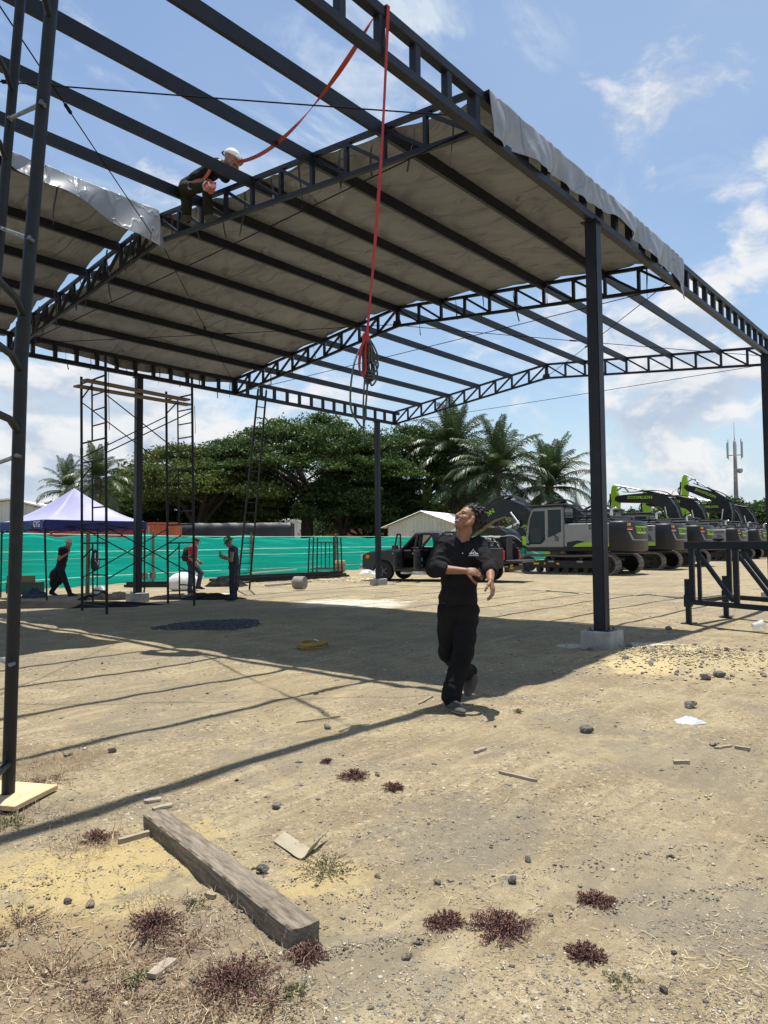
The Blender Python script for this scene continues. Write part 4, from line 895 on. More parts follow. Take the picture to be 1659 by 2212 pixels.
# ================================================================== EXCAVATORS
XG = mat('excavator_light_grey', (.235, .232, .228), .42, c2=(.27, .266, .262), sc=1.2, spec=.5, dirt=(.33, .29, .23), dsc=1.6, dlo=.62, dhi=.85)
XD = mat('excavator_dark_grey', (.014, .0145, .016), .42, c2=(.018, .0185, .020), sc=1.5, spec=.35, dirt=(.07, .064, .055), dsc=1.4, dlo=.62, dhi=.9)
XK = mat('excavator_black', (.013, .013, .015), .45, dirt=(.06, .055, .045), dsc=2, dlo=.55, dhi=.8)
XL = mat('lime_paint', (.29, .52, .018), .38, c2=(.32, .56, .025), sc=2)
XS = mat('track_steel', (.12, .105, .09), .6, c2=(.24, .21, .18), sc=7, metal=.3)
CHROME = mat('bright_steel', (.62, .62, .62), .2, metal=.9)
FOIL = mat('silver_foil_wrap', (.72, .72, .74), .3, metal=.55, bump=.03, bsc=14)
XW = mat('cab_glass', (.010, .020, .024), .08, spec=.35)
YEL = mat('yellow_sticker', (.75, .42, .02), .5)
REFR = mat('red_reflector', (.50, .02, .02), .35)
def track(e, x):
    zr, yl, zc = .43, 2.02, .47; per = 4 * yl + 2 * math.pi * zr; n = 54
    t = MB().prism([(-1.75, .30), (1.75, .30), (1.95, .52), (1.5, .66), (-1.5, .66), (-1.95, .52)], (x, 0, 0), (0, 1, 0), (0, 0, 1), (1, 0, 0), .34).build('track', XK, e, bevel=.02)
    me = None
    for k in range(n):
        s = per * k / n
        if s < 2 * yl: y, z, a = -yl + s, zc - zr, 0
        elif s < 2 * yl + math.pi * zr: q = (s - 2 * yl) / zr; y, z, a = yl + zr * math.sin(q), zc - zr * math.cos(q), q
        elif s < 4 * yl + math.pi * zr: y, z, a = yl - (s - 2 * yl - math.pi * zr), zc + zr - .035 * math.sin(math.pi * (s - 2 * yl - math.pi * zr) / (2 * yl)) ** 2, math.pi
        else: q = (s - 4 * yl - math.pi * zr) / zr; y, z, a = -yl - zr * math.sin(q), zc + zr * math.cos(q), math.pi + q
        if me is None:
            mb = MB(); mb.box((0, 0, 0), (.60, .185, .03))
            for g in (-.06, 0, .06): mb.box((0, g, -.028), (.60, .016, .03))
            mb.box((0, 0, .04), (.14, .16, .06)); o = mb.build('track_shoe', XS, t); me = o.data
        else: o = bpy.data.objects.new('track_shoe', me); col.objects.link(o); o.parent = t
        o.location = (x, y, z); o.rotation_euler = (a, 0, 0)
    for y, r_ in ((yl, .36), (-yl, .38)): MB().lathe([(.05, -.09), (r_ * .45, -.1), (r_ * .5, -.05), (r_, -.05), (r_, .05), (r_ * .5, .05), (r_ * .45, .1), (.05, .09)], (x, y, zc), 20, Matrix.Rotation(math.pi / 2, 3, 'Y')).build('wheel', XK, e)
    for k in range(7): MB().lathe([(.05, -.16), (.12, -.16), (.12, -.06), (.09, 0), (.12, .06), (.12, .16), (.05, .16)], (x, -1.45 + k * .483, .22), 12, Matrix.Rotation(math.pi / 2, 3, 'Y')).build('roller', XK, e)
    for k in range(2): MB().cyl((x - .1, -.7 + 1.4 * k, .74), (x + .1, -.7 + 1.4 * k, .74), .09).build('roller', XK, e)
    s = -1 if x < 0 else 1
    for y in (-.7, .75): MB().box((x + s * .18, y, .60), (.06, .30, .09)).build('step', XG, e, bevel=.01)
    for y, w_ in ((1.55, .28), (1.1, .07), (.42, .14)): MB().box((x + s * .172, y, .50), (.006, w_, .08)).build('sticker', YEL, e)
def boom_parts(e, th, stick_a, bucket_a, foil=True, S=1.12):
    py, pz = 1.45, 1.75; c, s = math.cos(th), math.sin(th)
    def W(y, z): return (py + (y * c - z * s) * S, pz + (y * s + z * c) * S)
    def at(y, z, x=0): q = W(y, z); return Vector((x, q[0], q[1]))
    out = [(-.22, -.12), (-.12, .22), (.6, .95), (1.5, 1.72), (2.2, 2.02), (2.9, 2.0), (3.7, 1.62), (4.8, .88), (5.55, .36), (5.68, .12), (5.55, -.10), (5.2, -.06), (4.3, .42), (3.3, .98), (2.6, 1.18), (1.9, 1.05), (1.1, .55), (.3, -.12), (0, -.25)]
    bm = MB().prism([W(y, z) for y, z in out], (0, 0, 0), (0, 1, 0), (0, 0, 1), (1, 0, 0), .52).build('boom', XD, e, bevel=.03)
    for sx in (-1, 1):
        d1 = at(4.75, .62) - at(3.35, 1.42); ax = d1.normalized(); nrm = Vector((sx, 0, 0)); ay = nrm.cross(ax * (-sx * -1)).normalized() if False else Vector((0, -ax.z, ax.y))
        if ay.z < 0: ay = -ay
        axx = ax if sx > 0 else -ax                     # reads left to right from its own side
        o_ = (at(4.75, .62) + at(3.35, 1.42)) / 2 + Vector((sx * .264, 0, 0))
        ayy = ay if abs(ay.z) > 0 else Vector((0, 0, 1))
        lettering('ZOOMLION', .34, o_, axx, ayy, XL, bm, sx=1.12, bold=.028)
    for sx in (-1, 1):                                   # boom lift cylinders
        a = Vector((sx * .42, 2.05, 1.25)); b = at(2.1, 1.35, sx * .36); m_ = a.lerp(b, .56)
        MB().cyl(a, m_, .085).build('cylinder', XK, e); MB().cyl(m_, b, .05).build('piston_rod', FOIL, e)
    a = at(2.2, 2.18); tipp = at(5.62, .14); sl = 3.0 * S; sa = stick_a + th
    d = Vector((0, math.cos(sa), math.sin(sa))); n = Vector((0, -math.sin(sa), math.cos(sa))); tail = tipp - d * .95 * S
    so_ = [(-.98, .20), (-.80, .34), (-.2, .42), (.35, .34), (2.9, .16), (3.02, 0), (2.9, -.14), (.3, -.26), (-.1, -.24), (-.5, -.02), (-.92, .02)]
    st = MB().prism([((tipp + (d * p + n * q) * S).y, (tipp + (d * p + n * q) * S).z) for p, q in so_], (0, 0, 0), (0, 1, 0), (0, 0, 1), (1, 0, 0), .40).build('stick', XL, e, bevel=.03)
    b = tail + n * .12 * S; m_ = a.lerp(b, .52); MB().cyl(a, m_, .095).build('cylinder', XK, e); MB().cyl(m_, b, .065).build('piston_rod', FOIL if foil else CHROME, e)
    a = tipp - d * .3 * S + n * .50 * S; end = tipp + d * 2.75 * S; b = end + n * .42 * S; m_ = a.lerp(b, .55); MB().cyl(a, m_, .08).build('cylinder', XK, e); MB().cyl(m_, b, .05).build('piston_rod', FOIL, e)
    MB().bar(b, end + d * .35 * S + n * .02, .3, .08).build('link', XK, e)
    tip2 = tipp + d * 3.0 * S; ba = sa + bucket_a; bd = Vector((0, math.cos(ba), math.sin(ba))); bn = Vector((0, -math.sin(ba), math.cos(ba)))
    prof = [(0, .12), (.35, .30), (.75, .18), (1.05, -.15), (1.12, -.55), (.98, -.95), (.70, -1.22)]; inn = [(p * .93 - .01, q * .93 - .02) for p, q in prof][::-1]
    bk = MB().prism([((tip2 + bd * p + bn * q).y, (tip2 + bd * p + bn * q).z) for p, q in prof + inn], (0, 0, 0), (0, 1, 0), (0, 0, 1), (1, 0, 0), 1.25).build('bucket', XK, e)
    for x in (-.62, .62): MB().prism([((tip2 + bd * p + bn * q).y, (tip2 + bd * p + bn * q).z) for p, q in prof + [(.1, -.55)]], (x, 0, 0), (0, 1, 0), (0, 0, 1), (1, 0, 0), .04).build('bucket_side', XK, e)
    for k in range(5):
        q = tip2 + bd * .70 + bn * -1.22 + Vector(((k - 2) * .28, 0, 0)); MB().bar(q, q - bd * .12 - bn * .24, .07, .05).build('tooth', XS, e)
    for k in range(4):                                   # hoses along the boom
        x = -.22 + .14 * k; MB().tube(catmull([at(-.1, .28, x), at(.6, 1.08, x), at(1.6, 1.95, x), at(2.4, 2.25, x), at(3.4, 1.98, x), at(4.7, 1.12, x), at(5.4, .75, x)], 4), .028, 6).build('hose', XK, e)
    for k in range(2): x = -.1 + .2 * k; MB().tube(catmull([at(5.0, .95, x), at(5.7, .95, x), tipp + (d * .3 + n * .62) * S + Vector((x, 0, 0)), tipp + (d * .9 + n * .45) * S + Vector((x, 0, 0))], 5), .028, 6).build('hose', XK, e)
def excavator(loc, rz, th, sa, ba, label, src=None):
    e = empty('excavator', loc, rz, label, 'excavator', 'excavators parked in a row')
    if src:
        for ch in list(src.children):
            nm = ch.name.split('.')[0]
            if nm in ('boom', 'cylinder', 'piston_rod', 'stick', 'link', 'bucket', 'bucket_side', 'tooth', 'hose'): continue
            copy_tree(ch, e)
        boom_parts(e, th, sa, ba, S=1.0 if th < .3 else 1.12); return e
    for x in (-1.28, 1.28): track(e, x)
    MB().box((0, 0, .62), (2.0, 2.4, .36)).build('car_body', XK, e, bevel=.05); MB().cyl((0, 0, .75), (0, 0, 1.08), .72, n=24).build('slew_ring', XK, e)
    MB().box((0, -.15, 1.17), (2.76, 4.5, .20)).build('deck', XK, e, bevel=.02)
    # counterweight: rounded rear
    def cwo(k): return [(-1.40 * k, -2.10), (-1.40 * k, -2.62), (-1.22 * k, -2.84), (-.8 * k, -2.98), (0, -3.05), (.8 * k, -2.98), (1.22 * k, -2.84), (1.40 * k, -2.62), (1.40 * k, -2.10)]
    rows = []
    for z, k, dy in ((1.06, .95, .09), (1.09, .985, .03), (1.15, 1.0, 0), (1.9, 1.0, 0), (2.33, .992, .015), (2.40, .97, .05), (2.44, .92, .12), (2.45, .5, .35)):
        rows.append([(x, y + (dy if y < -2.3 else 0), z) for x, y in cwo(k)])
    cw = MB().grid(rows)
    for rw, rev in ((rows[0], True), (rows[-1], False)): cw.add(rw, [tuple(range(len(rw)))[::-1] if rev else tuple(range(len(rw)))])
    cwb = cw.build('counterweight', XD, e, smooth=True)
    def rear(x):                                         # y of the rear face at x
        xs = [1.40, 1.22, .8, 0]; ys = [-2.62, -2.84, -2.98, -3.05]; a = min(abs(x), 1.399)
        for i in range(3):
            if a >= xs[i + 1]: f = (a - xs[i + 1]) / (xs[i] - xs[i + 1]); return ys[i + 1] + (ys[i] - ys[i + 1]) * f
    def patch(nm, poly, m_, off=.006, n=14):             # flat print that follows the curved rear
        mb = MB(); x0 = min(p[0] for p in poly); x1 = max(p[0] for p in poly)
        def span(x):
            zs = []
            for i in range(len(poly)):
                a, b = poly[i], poly[(i + 1) % len(poly)]
                if (a[0] - x) * (b[0] - x) <= 0 and a[0] != b[0]: zs.append(a[1] + (b[1] - a[1]) * (x - a[0]) / (b[0] - a[0]))
            return (min(zs), max(zs)) if zs else (0, 0)
        rows = []
        for i in range(n + 1):
            x = x0 + (x1 - x0) * min(max(i / n, .001), .999); lo, hi_ = span(x); rows.append([(x, rear(x) - off, lo), (x, rear(x) - off, hi_)])
        return mb.grid(rows).build(nm, m_, cwb)
    patch('badge', [(-.66, 2.20), (.66, 2.20), (.62, 2.02), (.52, 1.86), (-.52, 1.86), (-.62, 2.02)], XL)
    lettering('ZOOMLION', .27, (0, 0, 0), (1, 0, 0), (0, 0, 1), XK, cwb, sx=.88, bold=.03, curve=lambda x, y: Vector((x, rear(x) - .012, 2.03 + y)))
    for sx in (-1, 1):
        patch('reflector', sorted([(sx * 1.20, 2.16), (sx * .86, 2.16), (sx * .90, 2.07), (sx * 1.18, 2.07)]), REFR) if False else patch('reflector', [(sx * 1.20, 2.15), (sx * .88, 2.15), (sx * .88, 2.06), (sx * 1.20, 2.06)], REFR)
        patch('white_strip', [(sx * 1.20, 2.06), (sx * .88, 2.06), (sx * .88, 2.03), (sx * 1.20, 2.03)], WHITEP, .007)
        patch('groove', [(sx * 1.15, 1.95), (sx * 1.02, 1.95), (sx * .80, 1.60), (sx * .90, 1.56)], XG, .005); patch('groove', [(sx * .86, 1.60), (0, 1.60), (0, 1.555), (sx * .86, 1.555)], XG, .005, 20)
    patch('sticker', [(-1.21, 2.33), (-.98, 2.33), (-.98, 2.21), (-1.21, 2.21)], YEL); patch('sticker_mark', [(-1.18, 2.30), (-1.12, 2.30), (-1.12, 2.24), (-1.18, 2.24)], XK, .009)
    # side housings
    for sx in (-1, 1):
        y1 = .10 if sx < 0 else 1.9
        MB().box((sx * 1.0, (-2.09 + y1) / 2, 1.82), (.78, y1 + 2.09, 1.08)).build('side_housing', XG, e, bevel=.04)
        for k in range(2):
            for q in range(13): MB().box((sx * 1.393, -1.90 + q * .062, 2.12 + k * .13), (.012, .03, .10)).build('vent_slot', XK, e)
        for k in range(9):
            MB().box((sx * 1.393, -1.55 - (.035 * k), 1.95 - k * .05), (.008, .34 if k < 6 else .22, .028)).build('stripe', XK, e)
        MB().prism([(-2.07, 1.29), (-2.07, 1.44), (-.95, 1.50), (-.55, 1.42), (-.32, 1.29)], (sx * 1.392, 0, 0), (0, 1, 0), (0, 0, 1), (1, 0, 0), .012).build('lime_stripe', XL, e)
        MB().prism([(-.95, 1.52), (-.55, 1.58), (-.05, 1.50), (-.02, 1.29), (-.30, 1.29), (-.53, 1.43)], (sx * 1.391, 0, 0), (0, 1, 0), (0, 0, 1), (1, 0, 0), .012).build('dark_stripe', XK, e)
    MB().box((.1, -1.2, 2.47), (2.3, 1.9, .40)).build('engine_hood', XD, e, bevel=.14, seg=3); MB().box((-.95, -1.25, 2.42), (.5, 1.7, .22)).build('engine_hood', XD, e, bevel=.09, seg=3)
    for k in range(5): MB().box((.1, -2.0 + .38 * k, 2.49), (2.34, .03, .42)).build('hood_rib', XK, e, bevel=.012)
    MB().tube(catmull([(-.55, -1.85, 2.6), (-.55, -1.85, 2.85), (-.54, -1.90, 2.98), (-.50, -2.1, 3.04)], 5), .075, 10).build('exhaust_pipe', CHROME, e, smooth='all')
    MB().cyl((.45, -2.3, 2.44), (.45, -2.3, 2.50), .1).build('filler_cap', XK, e)
    # cab
    prof = [(.12, 1.27), (2.08, 1.27), (2.16, 1.62), (2.02, 2.55), (1.80, 3.10), (1.62, 3.18), (.18, 3.18), (.10, 3.05)]
    cab = MB().prism(prof, (-.90, 0, 0), (0, 1, 0), (0, 0, 1), (1, 0, 0), 1.0).build('cab', XG, e, bevel=.045, seg=2)
    def pane(poly, x, nm='window', m_=XW): return MB().prism(poly, (x, 0, 0), (0, 1, 0), (0, 0, 1), (1, 0, 0), .02).build(nm, m_, cab, bevel=.006)
    for x in (-1.405, -.395):
        pane([(1.08, 1.62), (1.30, 1.42), (1.92, 1.42), (2.0, 1.70), (1.88, 2.62), (1.70, 3.0), (1.08, 3.0)], x); pane([(.24, 2.0), (.92, 1.72), (.92, 3.04), (.24, 3.04)], x)
    pane([(1.28, 1.5), (1.85, 1.5), (1.85, 2.2), (1.28, 2.2)], -1.412, 'seat_shade', mat('seat_through_glass', (.03, .035, .035), .5))
    MB().prism([(-.40, 0), (.40, 0), (.40, .9), (-.40, .9)], (-.90, 2.115, 1.62), (1, 0, 0), Vector((0, -.14, .92)).normalized(), Vector((0, 1, .15)).normalized(), .03).build('windscreen', XW, cab)
    MB().box((-.90, .085, 2.55), (.8, .03, .75)).build('rear_window', XW, cab)
    MB().box((-.90, 1.0, 3.25), (1.16, 2.15, .09)).build('roof_guard', XK, e, bevel=.02)
    for x in (-1.42, -.38):
        for y in (.15, 1.7): MB().box((x, y, 3.20), (.06, .06, .1)).build('guard_post', XK, e)
    MB().bar((-1.42, 1.02, 1.9), (-1.42, 1.02, 2.02), .03, .1).build('door_handle', CHROME, cab); MB().box((-1.405, 2.0, 1.42), (.03, .2, .1)).build('step_light', XK, cab)
    for k in range(4): MB().tube([(-1.412, .38 + .06 * k, 1.55), (-1.412, .38 + .06 * k, 1.72 + .03 * k), (-1.412, .66, 1.86 + .035 * k)], .01, 4).build('panel_line', XK, cab)
    # handrails
    for x, ya, yb, z0, h in ((-1.35, -1.0, .05, 2.36, .75), (1.35, -1.6, .9, 2.36, .45), (-.2, .1, .2, 2.6, .5)):
        MB().tube(catmull([(x, ya, z0), (x, ya, z0 + h), (x, (ya + yb) / 2, z0 + h + .02), (x, yb, z0 + h), (x, yb, z0)], 4), .02, 6).build('handrail', XK, e); MB().bar((x, ya, z0 + h * .5), (x, yb, z0 + h * .5), .03, .03).build('handrail', XK, e)
    MB().tube([(-1.45, 2.0, 2.9), (-1.7, 2.2, 2.95), (-1.72, 2.2, 2.5)], .015, 6).build('mirror_arm', XK, e); MB().box((-1.73, 2.2, 2.45), (.22, .04, .38)).build('mirror', XK, e, bevel=.01)
    boom_parts(e, th, sa, ba, S=1.0); return e
EXC = []
spec = [(31.6, 15.35, -.02, -2.82, -1.0, 'nearest excavator, light grey cab facing left behind the tall column'), (38.2, 15.75, .02, -2.75, -1.0, 'second excavator in the row, just behind the nearest one'),
        (44.0, 16.05, .0, -2.7, -1.0, 'third excavator in the row, its tail above the left end of the trestle'), (57.2, 17.6, .56, -2.1, -1.3, 'fourth excavator, its tail showing over the trestle beam, boom raised level'),
        (64.6, 17.9, .55, -2.1, -1.3, 'fifth excavator, its tail half hidden by the right edge column'), (71.0, 18.2, .95, -2.4, -1.2, 'excavator with the highest raised boom'),
        (77.6, 18.4, .55, -2.1, -1.3, 'far excavator behind the right edge column with level boom'), (84.0, 18.6, .55, -2.1, -1.3, 'farthest excavator of the row, mostly hidden at right')]
for i, (x, y, th, sa, ba, lab) in enumerate(spec):
    EXC.append(excavator((x, y, 0), [0, .01, -.02, .02, -.01, 0, .015, 0][i], th, sa, ba, lab, EXC[0] if EXC else None))
# ================================================================== PICKUP
PK = mat('dark_grey_car_paint', (.026, .027, .030), .32, c2=(.032, .033, .037), sc=.8, spec=.5, coat=.2, dirt=(.16, .14, .11), dsc=1.8, dlo=.56, dhi=.9)
INT = mat('dark_interior', (.012, .012, .014), .8); INT2 = mat('door_trim', (.045, .048, .055), .6)
PGL = mat('truck_glass', (.02, .035, .04), .05, spec=.9)
fa, ra = FR(29.4, .42), FR(27.5, 3.95); hd = (fa - ra); rz = math.atan2(hd.y, hd.x) - math.pi / 2
PU = empty('pickup_truck', (fa + ra) / 2, rz, 'dark grey pickup truck with both side doors open and tailgate down', 'pickup')
WB = hd.length / 2
def pb(mb, nm, m_=PK, bev=.02, par=None): return mb.build(nm, m_, par or PU, bevel=bev)
def arch(c, r_=.46, n=8): return [(c + r_ * math.cos(math.pi * k / n), .40 + r_ * math.sin(math.pi * k / n) * .98) for k in range(n + 1)]
YF, YR = WB, -WB
front = [(YF + .98, .52)] + [(y, z) for y, z in arch(YF)] + [(YF - .62, .40), (YF - .80, .40), (YF - .80, 1.28), (YF - .72, 1.30), (YF + .70, 1.16), (YF + .98, 1.05)]
for sx in (-1, 1): pb(MB().prism(front, (sx * .93, 0, 0), (0, 1, 0), (0, 0, 1), (1, 0, 0), .14), 'front_fender')
pb(MB().prism([(YF + .98, .95), (YF + .96, 1.06), (YF + .70, 1.19), (YF - .72, 1.34), (YF - .72, 1.15), (YF + .7, .95)], (0, 0, 0), (0, 1, 0), (0, 0, 1), (1, 0, 0), 1.76), 'bonnet')
pb(MB().box((0, YF + .94, .78), (1.74, .12, .46)), 'grille', DARKP); pb(MB().box((0, YF + 1.06, .56), (1.92, .2, .24)), 'front_bumper', CHROME, .04)
for sx in (-1, 1):
    pb(MB().box((sx * .86, YF + .97, .95), (.26, .14, .22)), 'headlight', mat('lamp_glass', (.55, .56, .58), .1, spec=.8)); pb(MB().box((sx * 1.002, YF + .72, .98), (.012, .16, .14)), 'indicator', mat('amber_lens', (.75, .25, .02), .2), 0)
    pb(MB().box((sx * .99, YF - 1.0, .02 + .98), (.03, .02, .02)), 'trim_clip', DARKP, 0)
MB().box((0, YF - .1, .75), (1.6, 1.5, .3)).build('engine_bay', DARKP, PU)
cb0, cb1 = YF - .80, YR + 1.62                          # cab front and back
for sx in (-1, 1): pb(MB().box((sx * .95, (cb0 + cb1) / 2, .47), (.1, cb0 - cb1, .16)), 'sill'); pb(MB().cyl((sx * 1.06, cb0 - .05, .33), (sx * 1.06, cb1 + .1, .33), .05), 'side_step', CHROME, 0)
pb(MB().box((0, (cb0 + cb1) / 2, .50), (1.8, cb0 - cb1, .06)), 'floor', INT, 0); pb(MB().box((0, cb0 + .03, .85), (1.78, .06, .75)), 'firewall', INT, 0); pb(MB().box((0, cb1 - .03, .95), (1.86, .06, .92)), 'cab_back', PK)
pb(MB().box((0, cb1 - .02, 1.62), (1.5, .03, .42)), 'rear_window', PGL, 0)
zr = 1.93; r0, r1 = cb0 - .62, cb1 + .08
rows = []
for i in range(9):
    x = -.78 + 1.56 * i / 8; b_ = .05 * (1 - (x / .78) ** 2); rows.append([(x * 1.02, r0 + .1, zr - .07 + b_ * .4), (x, r0, zr - .01 + b_), (x, (r0 + r1) / 2, zr + .01 + b_), (x, r1, zr - .02 + b_), (x * 1.02, r1 - .06, zr - .1 + b_ * .4)])
MB().grid(rows).build('roof', PK, PU, smooth='all'); pb(MB().box((0, (r0 + r1) / 2, zr - .06), (1.52, r0 - r1, .05)), 'headlining', INT, 0)
for sx in (-1, 1):
    pb(MB().bar((sx * .90, cb0 - .02, 1.28), (sx * .77, r0, zr - .02), .07, .09), 'pillar'); pb(MB().bar((sx * .92, (cb0 + cb1) / 2 - .02, .5), (sx * .92, (cb0 + cb1) / 2 - .02, 1.25), .06, .14), 'pillar', INT); pb(MB().bar((sx * .90, (cb0 + cb1) / 2 - .02, 1.25), (sx * .77, (cb0 + cb1) / 2 - .06, zr - .02), .06, .12), 'pillar')
    pb(MB().prism([(cb1 - .06, .5), (cb1 + .12, .5), (cb1 + .14, 1.25), (cb1 + .30, zr), (cb1 - .02, zr), (cb1 - .06, 1.3)], (sx * .86, 0, 0), (0, 1, 0), (0, 0, 1), (1, 0, 0), .12), 'pillar'); pb(MB().bar((sx * .79, r0, zr - .04), (sx * .79, r1, zr - .04), .1, .08), 'roof_rail')
pb(MB().prism([(cb0 + .02, 1.28), (cb0 + .05, 1.28), (r0 + .03, zr - .05), (r0, zr - .05)], (0, 0, 0), (0, 1, 0), (0, 0, 1), (1, 0, 0), 1.5), 'windscreen', PGL, 0)
pb(MB().box((.93, (cb0 + cb1) / 2, .87), (.08, cb0 - cb1 - .1, .78)), 'far_doors'); pb(MB().box((.90, (cb0 + cb1) / 2, 1.3), (.06, cb0 - cb1 - .1, .12)), 'far_doors')
pb(MB().box((0, cb0 - .22, 1.08), (1.7, .36, .34)), 'dashboard', INT, .05); MB().tube([(-.42 + .19 * math.cos(a), cb0 - .52 - .08 * math.sin(a), 1.22 + .17 * math.sin(a)) for a in [2 * math.pi * k / 20 for k in range(21)]], .016, 6).build('steering_wheel', INT, PU)
for y in (cb0 - 1.0, cb1 + .55):
    for x in (-.42, .42):
        pb(MB().box((x, y, .72), (.55, .52, .24)), 'seat', INT, .06); pb(MB().box((x, y - .28, 1.12), (.52, .16, .66), Matrix.Rotation(.15, 3, 'X')), 'seat_back', INT, .06); pb(MB().box((x, y - .36, 1.54), (.26, .1, .2)), 'headrest', INT, .04)
def door(y, ln, ang):
    e = empty('door', (-.97, y, 0), ang, None, None, None, PU) if False else None
    pv = Vector((-.97, y, 0)); rt = Matrix.Rotation(ang, 3, 'Z')
    def T(p): return pv + rt @ Vector(p)
    ax, ay, az = rt @ Vector((0, 1, 0)), Vector((0, 0, 1)), rt @ Vector((1, 0, 0))
    dr = MB().prism([(0, .48), (-ln + .08, .48), (-ln, .62), (-ln, 1.25), (0, 1.28)], T((0, 0, 0)), ax, ay, az, .075).build('door', PK, PU, bevel=.02)
    for p, q in (((0, -.05, 1.26), (0.10, -.05 - (.42 if ln > 1 else .1), 1.86)), ((0, -ln + .05, 1.24), (.10, -ln + .15, 1.86)), ((.10, -.12 - (.35 if ln > 1 else 0), 1.86), (.10, -ln + .15, 1.86))): MB().bar(T(p), T(q), .05, .06).build('window_frame', DARKP, dr)
    MB().prism([(-.12, .55), (-ln + .12, .55), (-ln + .06, 1.2), (-.1, 1.22)], T((.045, 0, 0)), ax, ay, az, .03).build('trim_panel', INT2, dr, bevel=.01)
    MB().bar(T((.085, -.3, .98)), T((.085, -ln + .2, .98)), .07, .07).build('armrest', INT, dr); MB().bar(T((.07, -.2, .66)), T((.07, -ln + .2, .66)), .05, .14).build('pocket', INT, dr)
    MB().box(T((-.06, -ln + .16, 1.12)), (.05, .16, .04), rt).build('handle', CHROME, dr)
    if ln > 1:
        MB().box(T((-.2, -.2, 1.36)), (.26, .1, .2), rt).build('mirror', DARKP, dr, bevel=.03)
dl = (cb0 - cb1) / 2
door(cb0 - .02, 1.06, -1.38); door((cb0 + cb1) / 2 - .02, .98, -1.33)
# bed
rear_o = [(cb1 - .1, .42), (YR + .62, .42)] + arch(YR) + [(YR - .62, .50), (YR - 1.05, .55), (YR - 1.05, 1.30), (cb1 - .1, 1.32)]
for sx in (-1, 1): pb(MB().prism(rear_o, (sx * .96, 0, 0), (0, 1, 0), (0, 0, 1), (1, 0, 0), .09), 'bed_side'); pb(MB().box((sx * .94, YR - 1.06, 1.02), (.14, .05, .36)), 'tail_light', REFR)
bc = (cb1 - .1 + YR - 1.05) / 2; bl = cb1 - .1 - YR + 1.05
pb(MB().box((0, bc, .74), (1.86, bl, .08)), 'bed_floor', DARKP, 0); pb(MB().box((0, YR - 1.40, .80), (1.62, .66, .09)), 'tailgate', PK, .02); pb(MB().box((0, YR - 1.15, .52), (1.9, .18, .22)), 'rear_bumper', DARKP, .04)
pl = MB().box((-.62, YR - 1.255, .60), (.34, .012, .16)).build('licence_plate', YEL, PU, bevel=.003); lettering('NL 884', .12, (-.62, YR - 1.264, .60), (1, 0, 0), (0, 0, 1), XK, pl, sx=.85, bold=.02)
MB().tube(catmull([(-.88, cb1 - .22, 1.3), (-.84, cb1 - .20, 1.78), (-.7, cb1 - .20, 1.92), (.7, cb1 - .20, 1.92), (.84, cb1 - .20, 1.78), (.88, cb1 - .22, 1.3)], 6), .045, 8).build('roll_bar', DARKP, PU, smooth='all')
for sx in (-1, 1): MB().tube(catmull([(sx * .84, cb1 - .2, 1.70), (sx * .9, cb1 - .9, 1.58), (sx * .92, YR - .7, 1.52), (sx * .94, YR - .95, 1.32)], 6), .035, 8).build('bed_rail', DARKP, PU, smooth='all')
for k, (y, x) in enumerate(((YF, -.86), (YR, -.86), (YF, .86), (YR, .86))):
    rt = Matrix.Rotation(math.pi / 2, 3, 'Y'); wd = .13
    t = MB().lathe([(.22, -wd), (.34, -wd * 1.02), (.395, -wd * .8), (.405, -.04), (.405, .04), (.395, wd * .8), (.34, wd * 1.02), (.22, wd)], (x, y, .40), 28, rt).build('tyre', BLACK, PU, smooth=True)
    MB().lathe([(.02, -.02), (.08, .01), (.19, .03), (.235, .0), (.235, -.1), (.02, -.1)], (x - (.09 if x < 0 else -.09), y, .40), 20, Matrix.Rotation(-math.pi / 2 if x < 0 else math.pi / 2, 3, 'Y')).build('rim', GALV, t)
    for q in range(5):
        a = 2 * math.pi * q / 5 + k; c = Vector((x + (-.125 if x < 0 else .125), y, .40)); MB().bar(c, c + Vector((0, math.cos(a) * .21, math.sin(a) * .21)), .05, .03).build('spoke', GALV, t)
    MB().bar((x * 1.10, y - .5, .98), (x * 1.10, y + .5, .98), .03, .03).build('arch_trim', DARKP, PU) if False else None
# load in the bed
BAR = mat('blue_barrel', (.012, .035, .12), .4, c2=(.018, .05, .16), sc=2)
def barrel(x, y, z, r_, h, lab, m_=BAR):
    e = empty('barrel', PU.matrix_basis @ Vector((x, y, z)), rz, lab, 'barrel', 'barrels in the pickup bed')
    MB().lathe([(r_ * .9, 0), (r_, .03), (r_, h * .3), (r_ * 1.04, h * .33), (r_, h * .36), (r_, h * .64), (r_ * 1.04, h * .67), (r_, h * .7), (r_, h - .05), (r_ * .9, h)], (0, 0, 0), 20).build('drum', m_, e, smooth=True)
    MB().lathe([(r_ * .96, 0), (r_ * .96, .04), (r_ * .3, .06)], (0, 0, h - .01), 20).build('lid', DARKP, e, smooth=True)
PU.rotation_euler = (0, 0, rz); bpy.context.view_layer.update()
barrel(-.55, YR + .55, .79, .25, .82, 'tall blue barrel in the pickup bed near the cab'); barrel(-.55, YR - .05, .79, .26, .80, 'tall blue barrel in the middle of the pickup bed'); barrel(-.62, YR - .62, .79, .22, .55, 'short blue barrel with rounded top at the open tailgate'); barrel(.1, YR + .1, .79, .27, .84, 'blue barrel at the far side of the pickup bed')
e = empty('black_crate', PU.matrix_basis @ Vector((.1, YR - .65, .79)), rz, 'tall black box at the tail of the pickup bed', 'box')
MB().box((0, 0, .45), (.75, .6, .9)).build('box_body', DARKP, e, bevel=.02); MB().box((0, 0, .92), (.8, .64, .05)).build('lid', DARKP, e, bevel=.01)
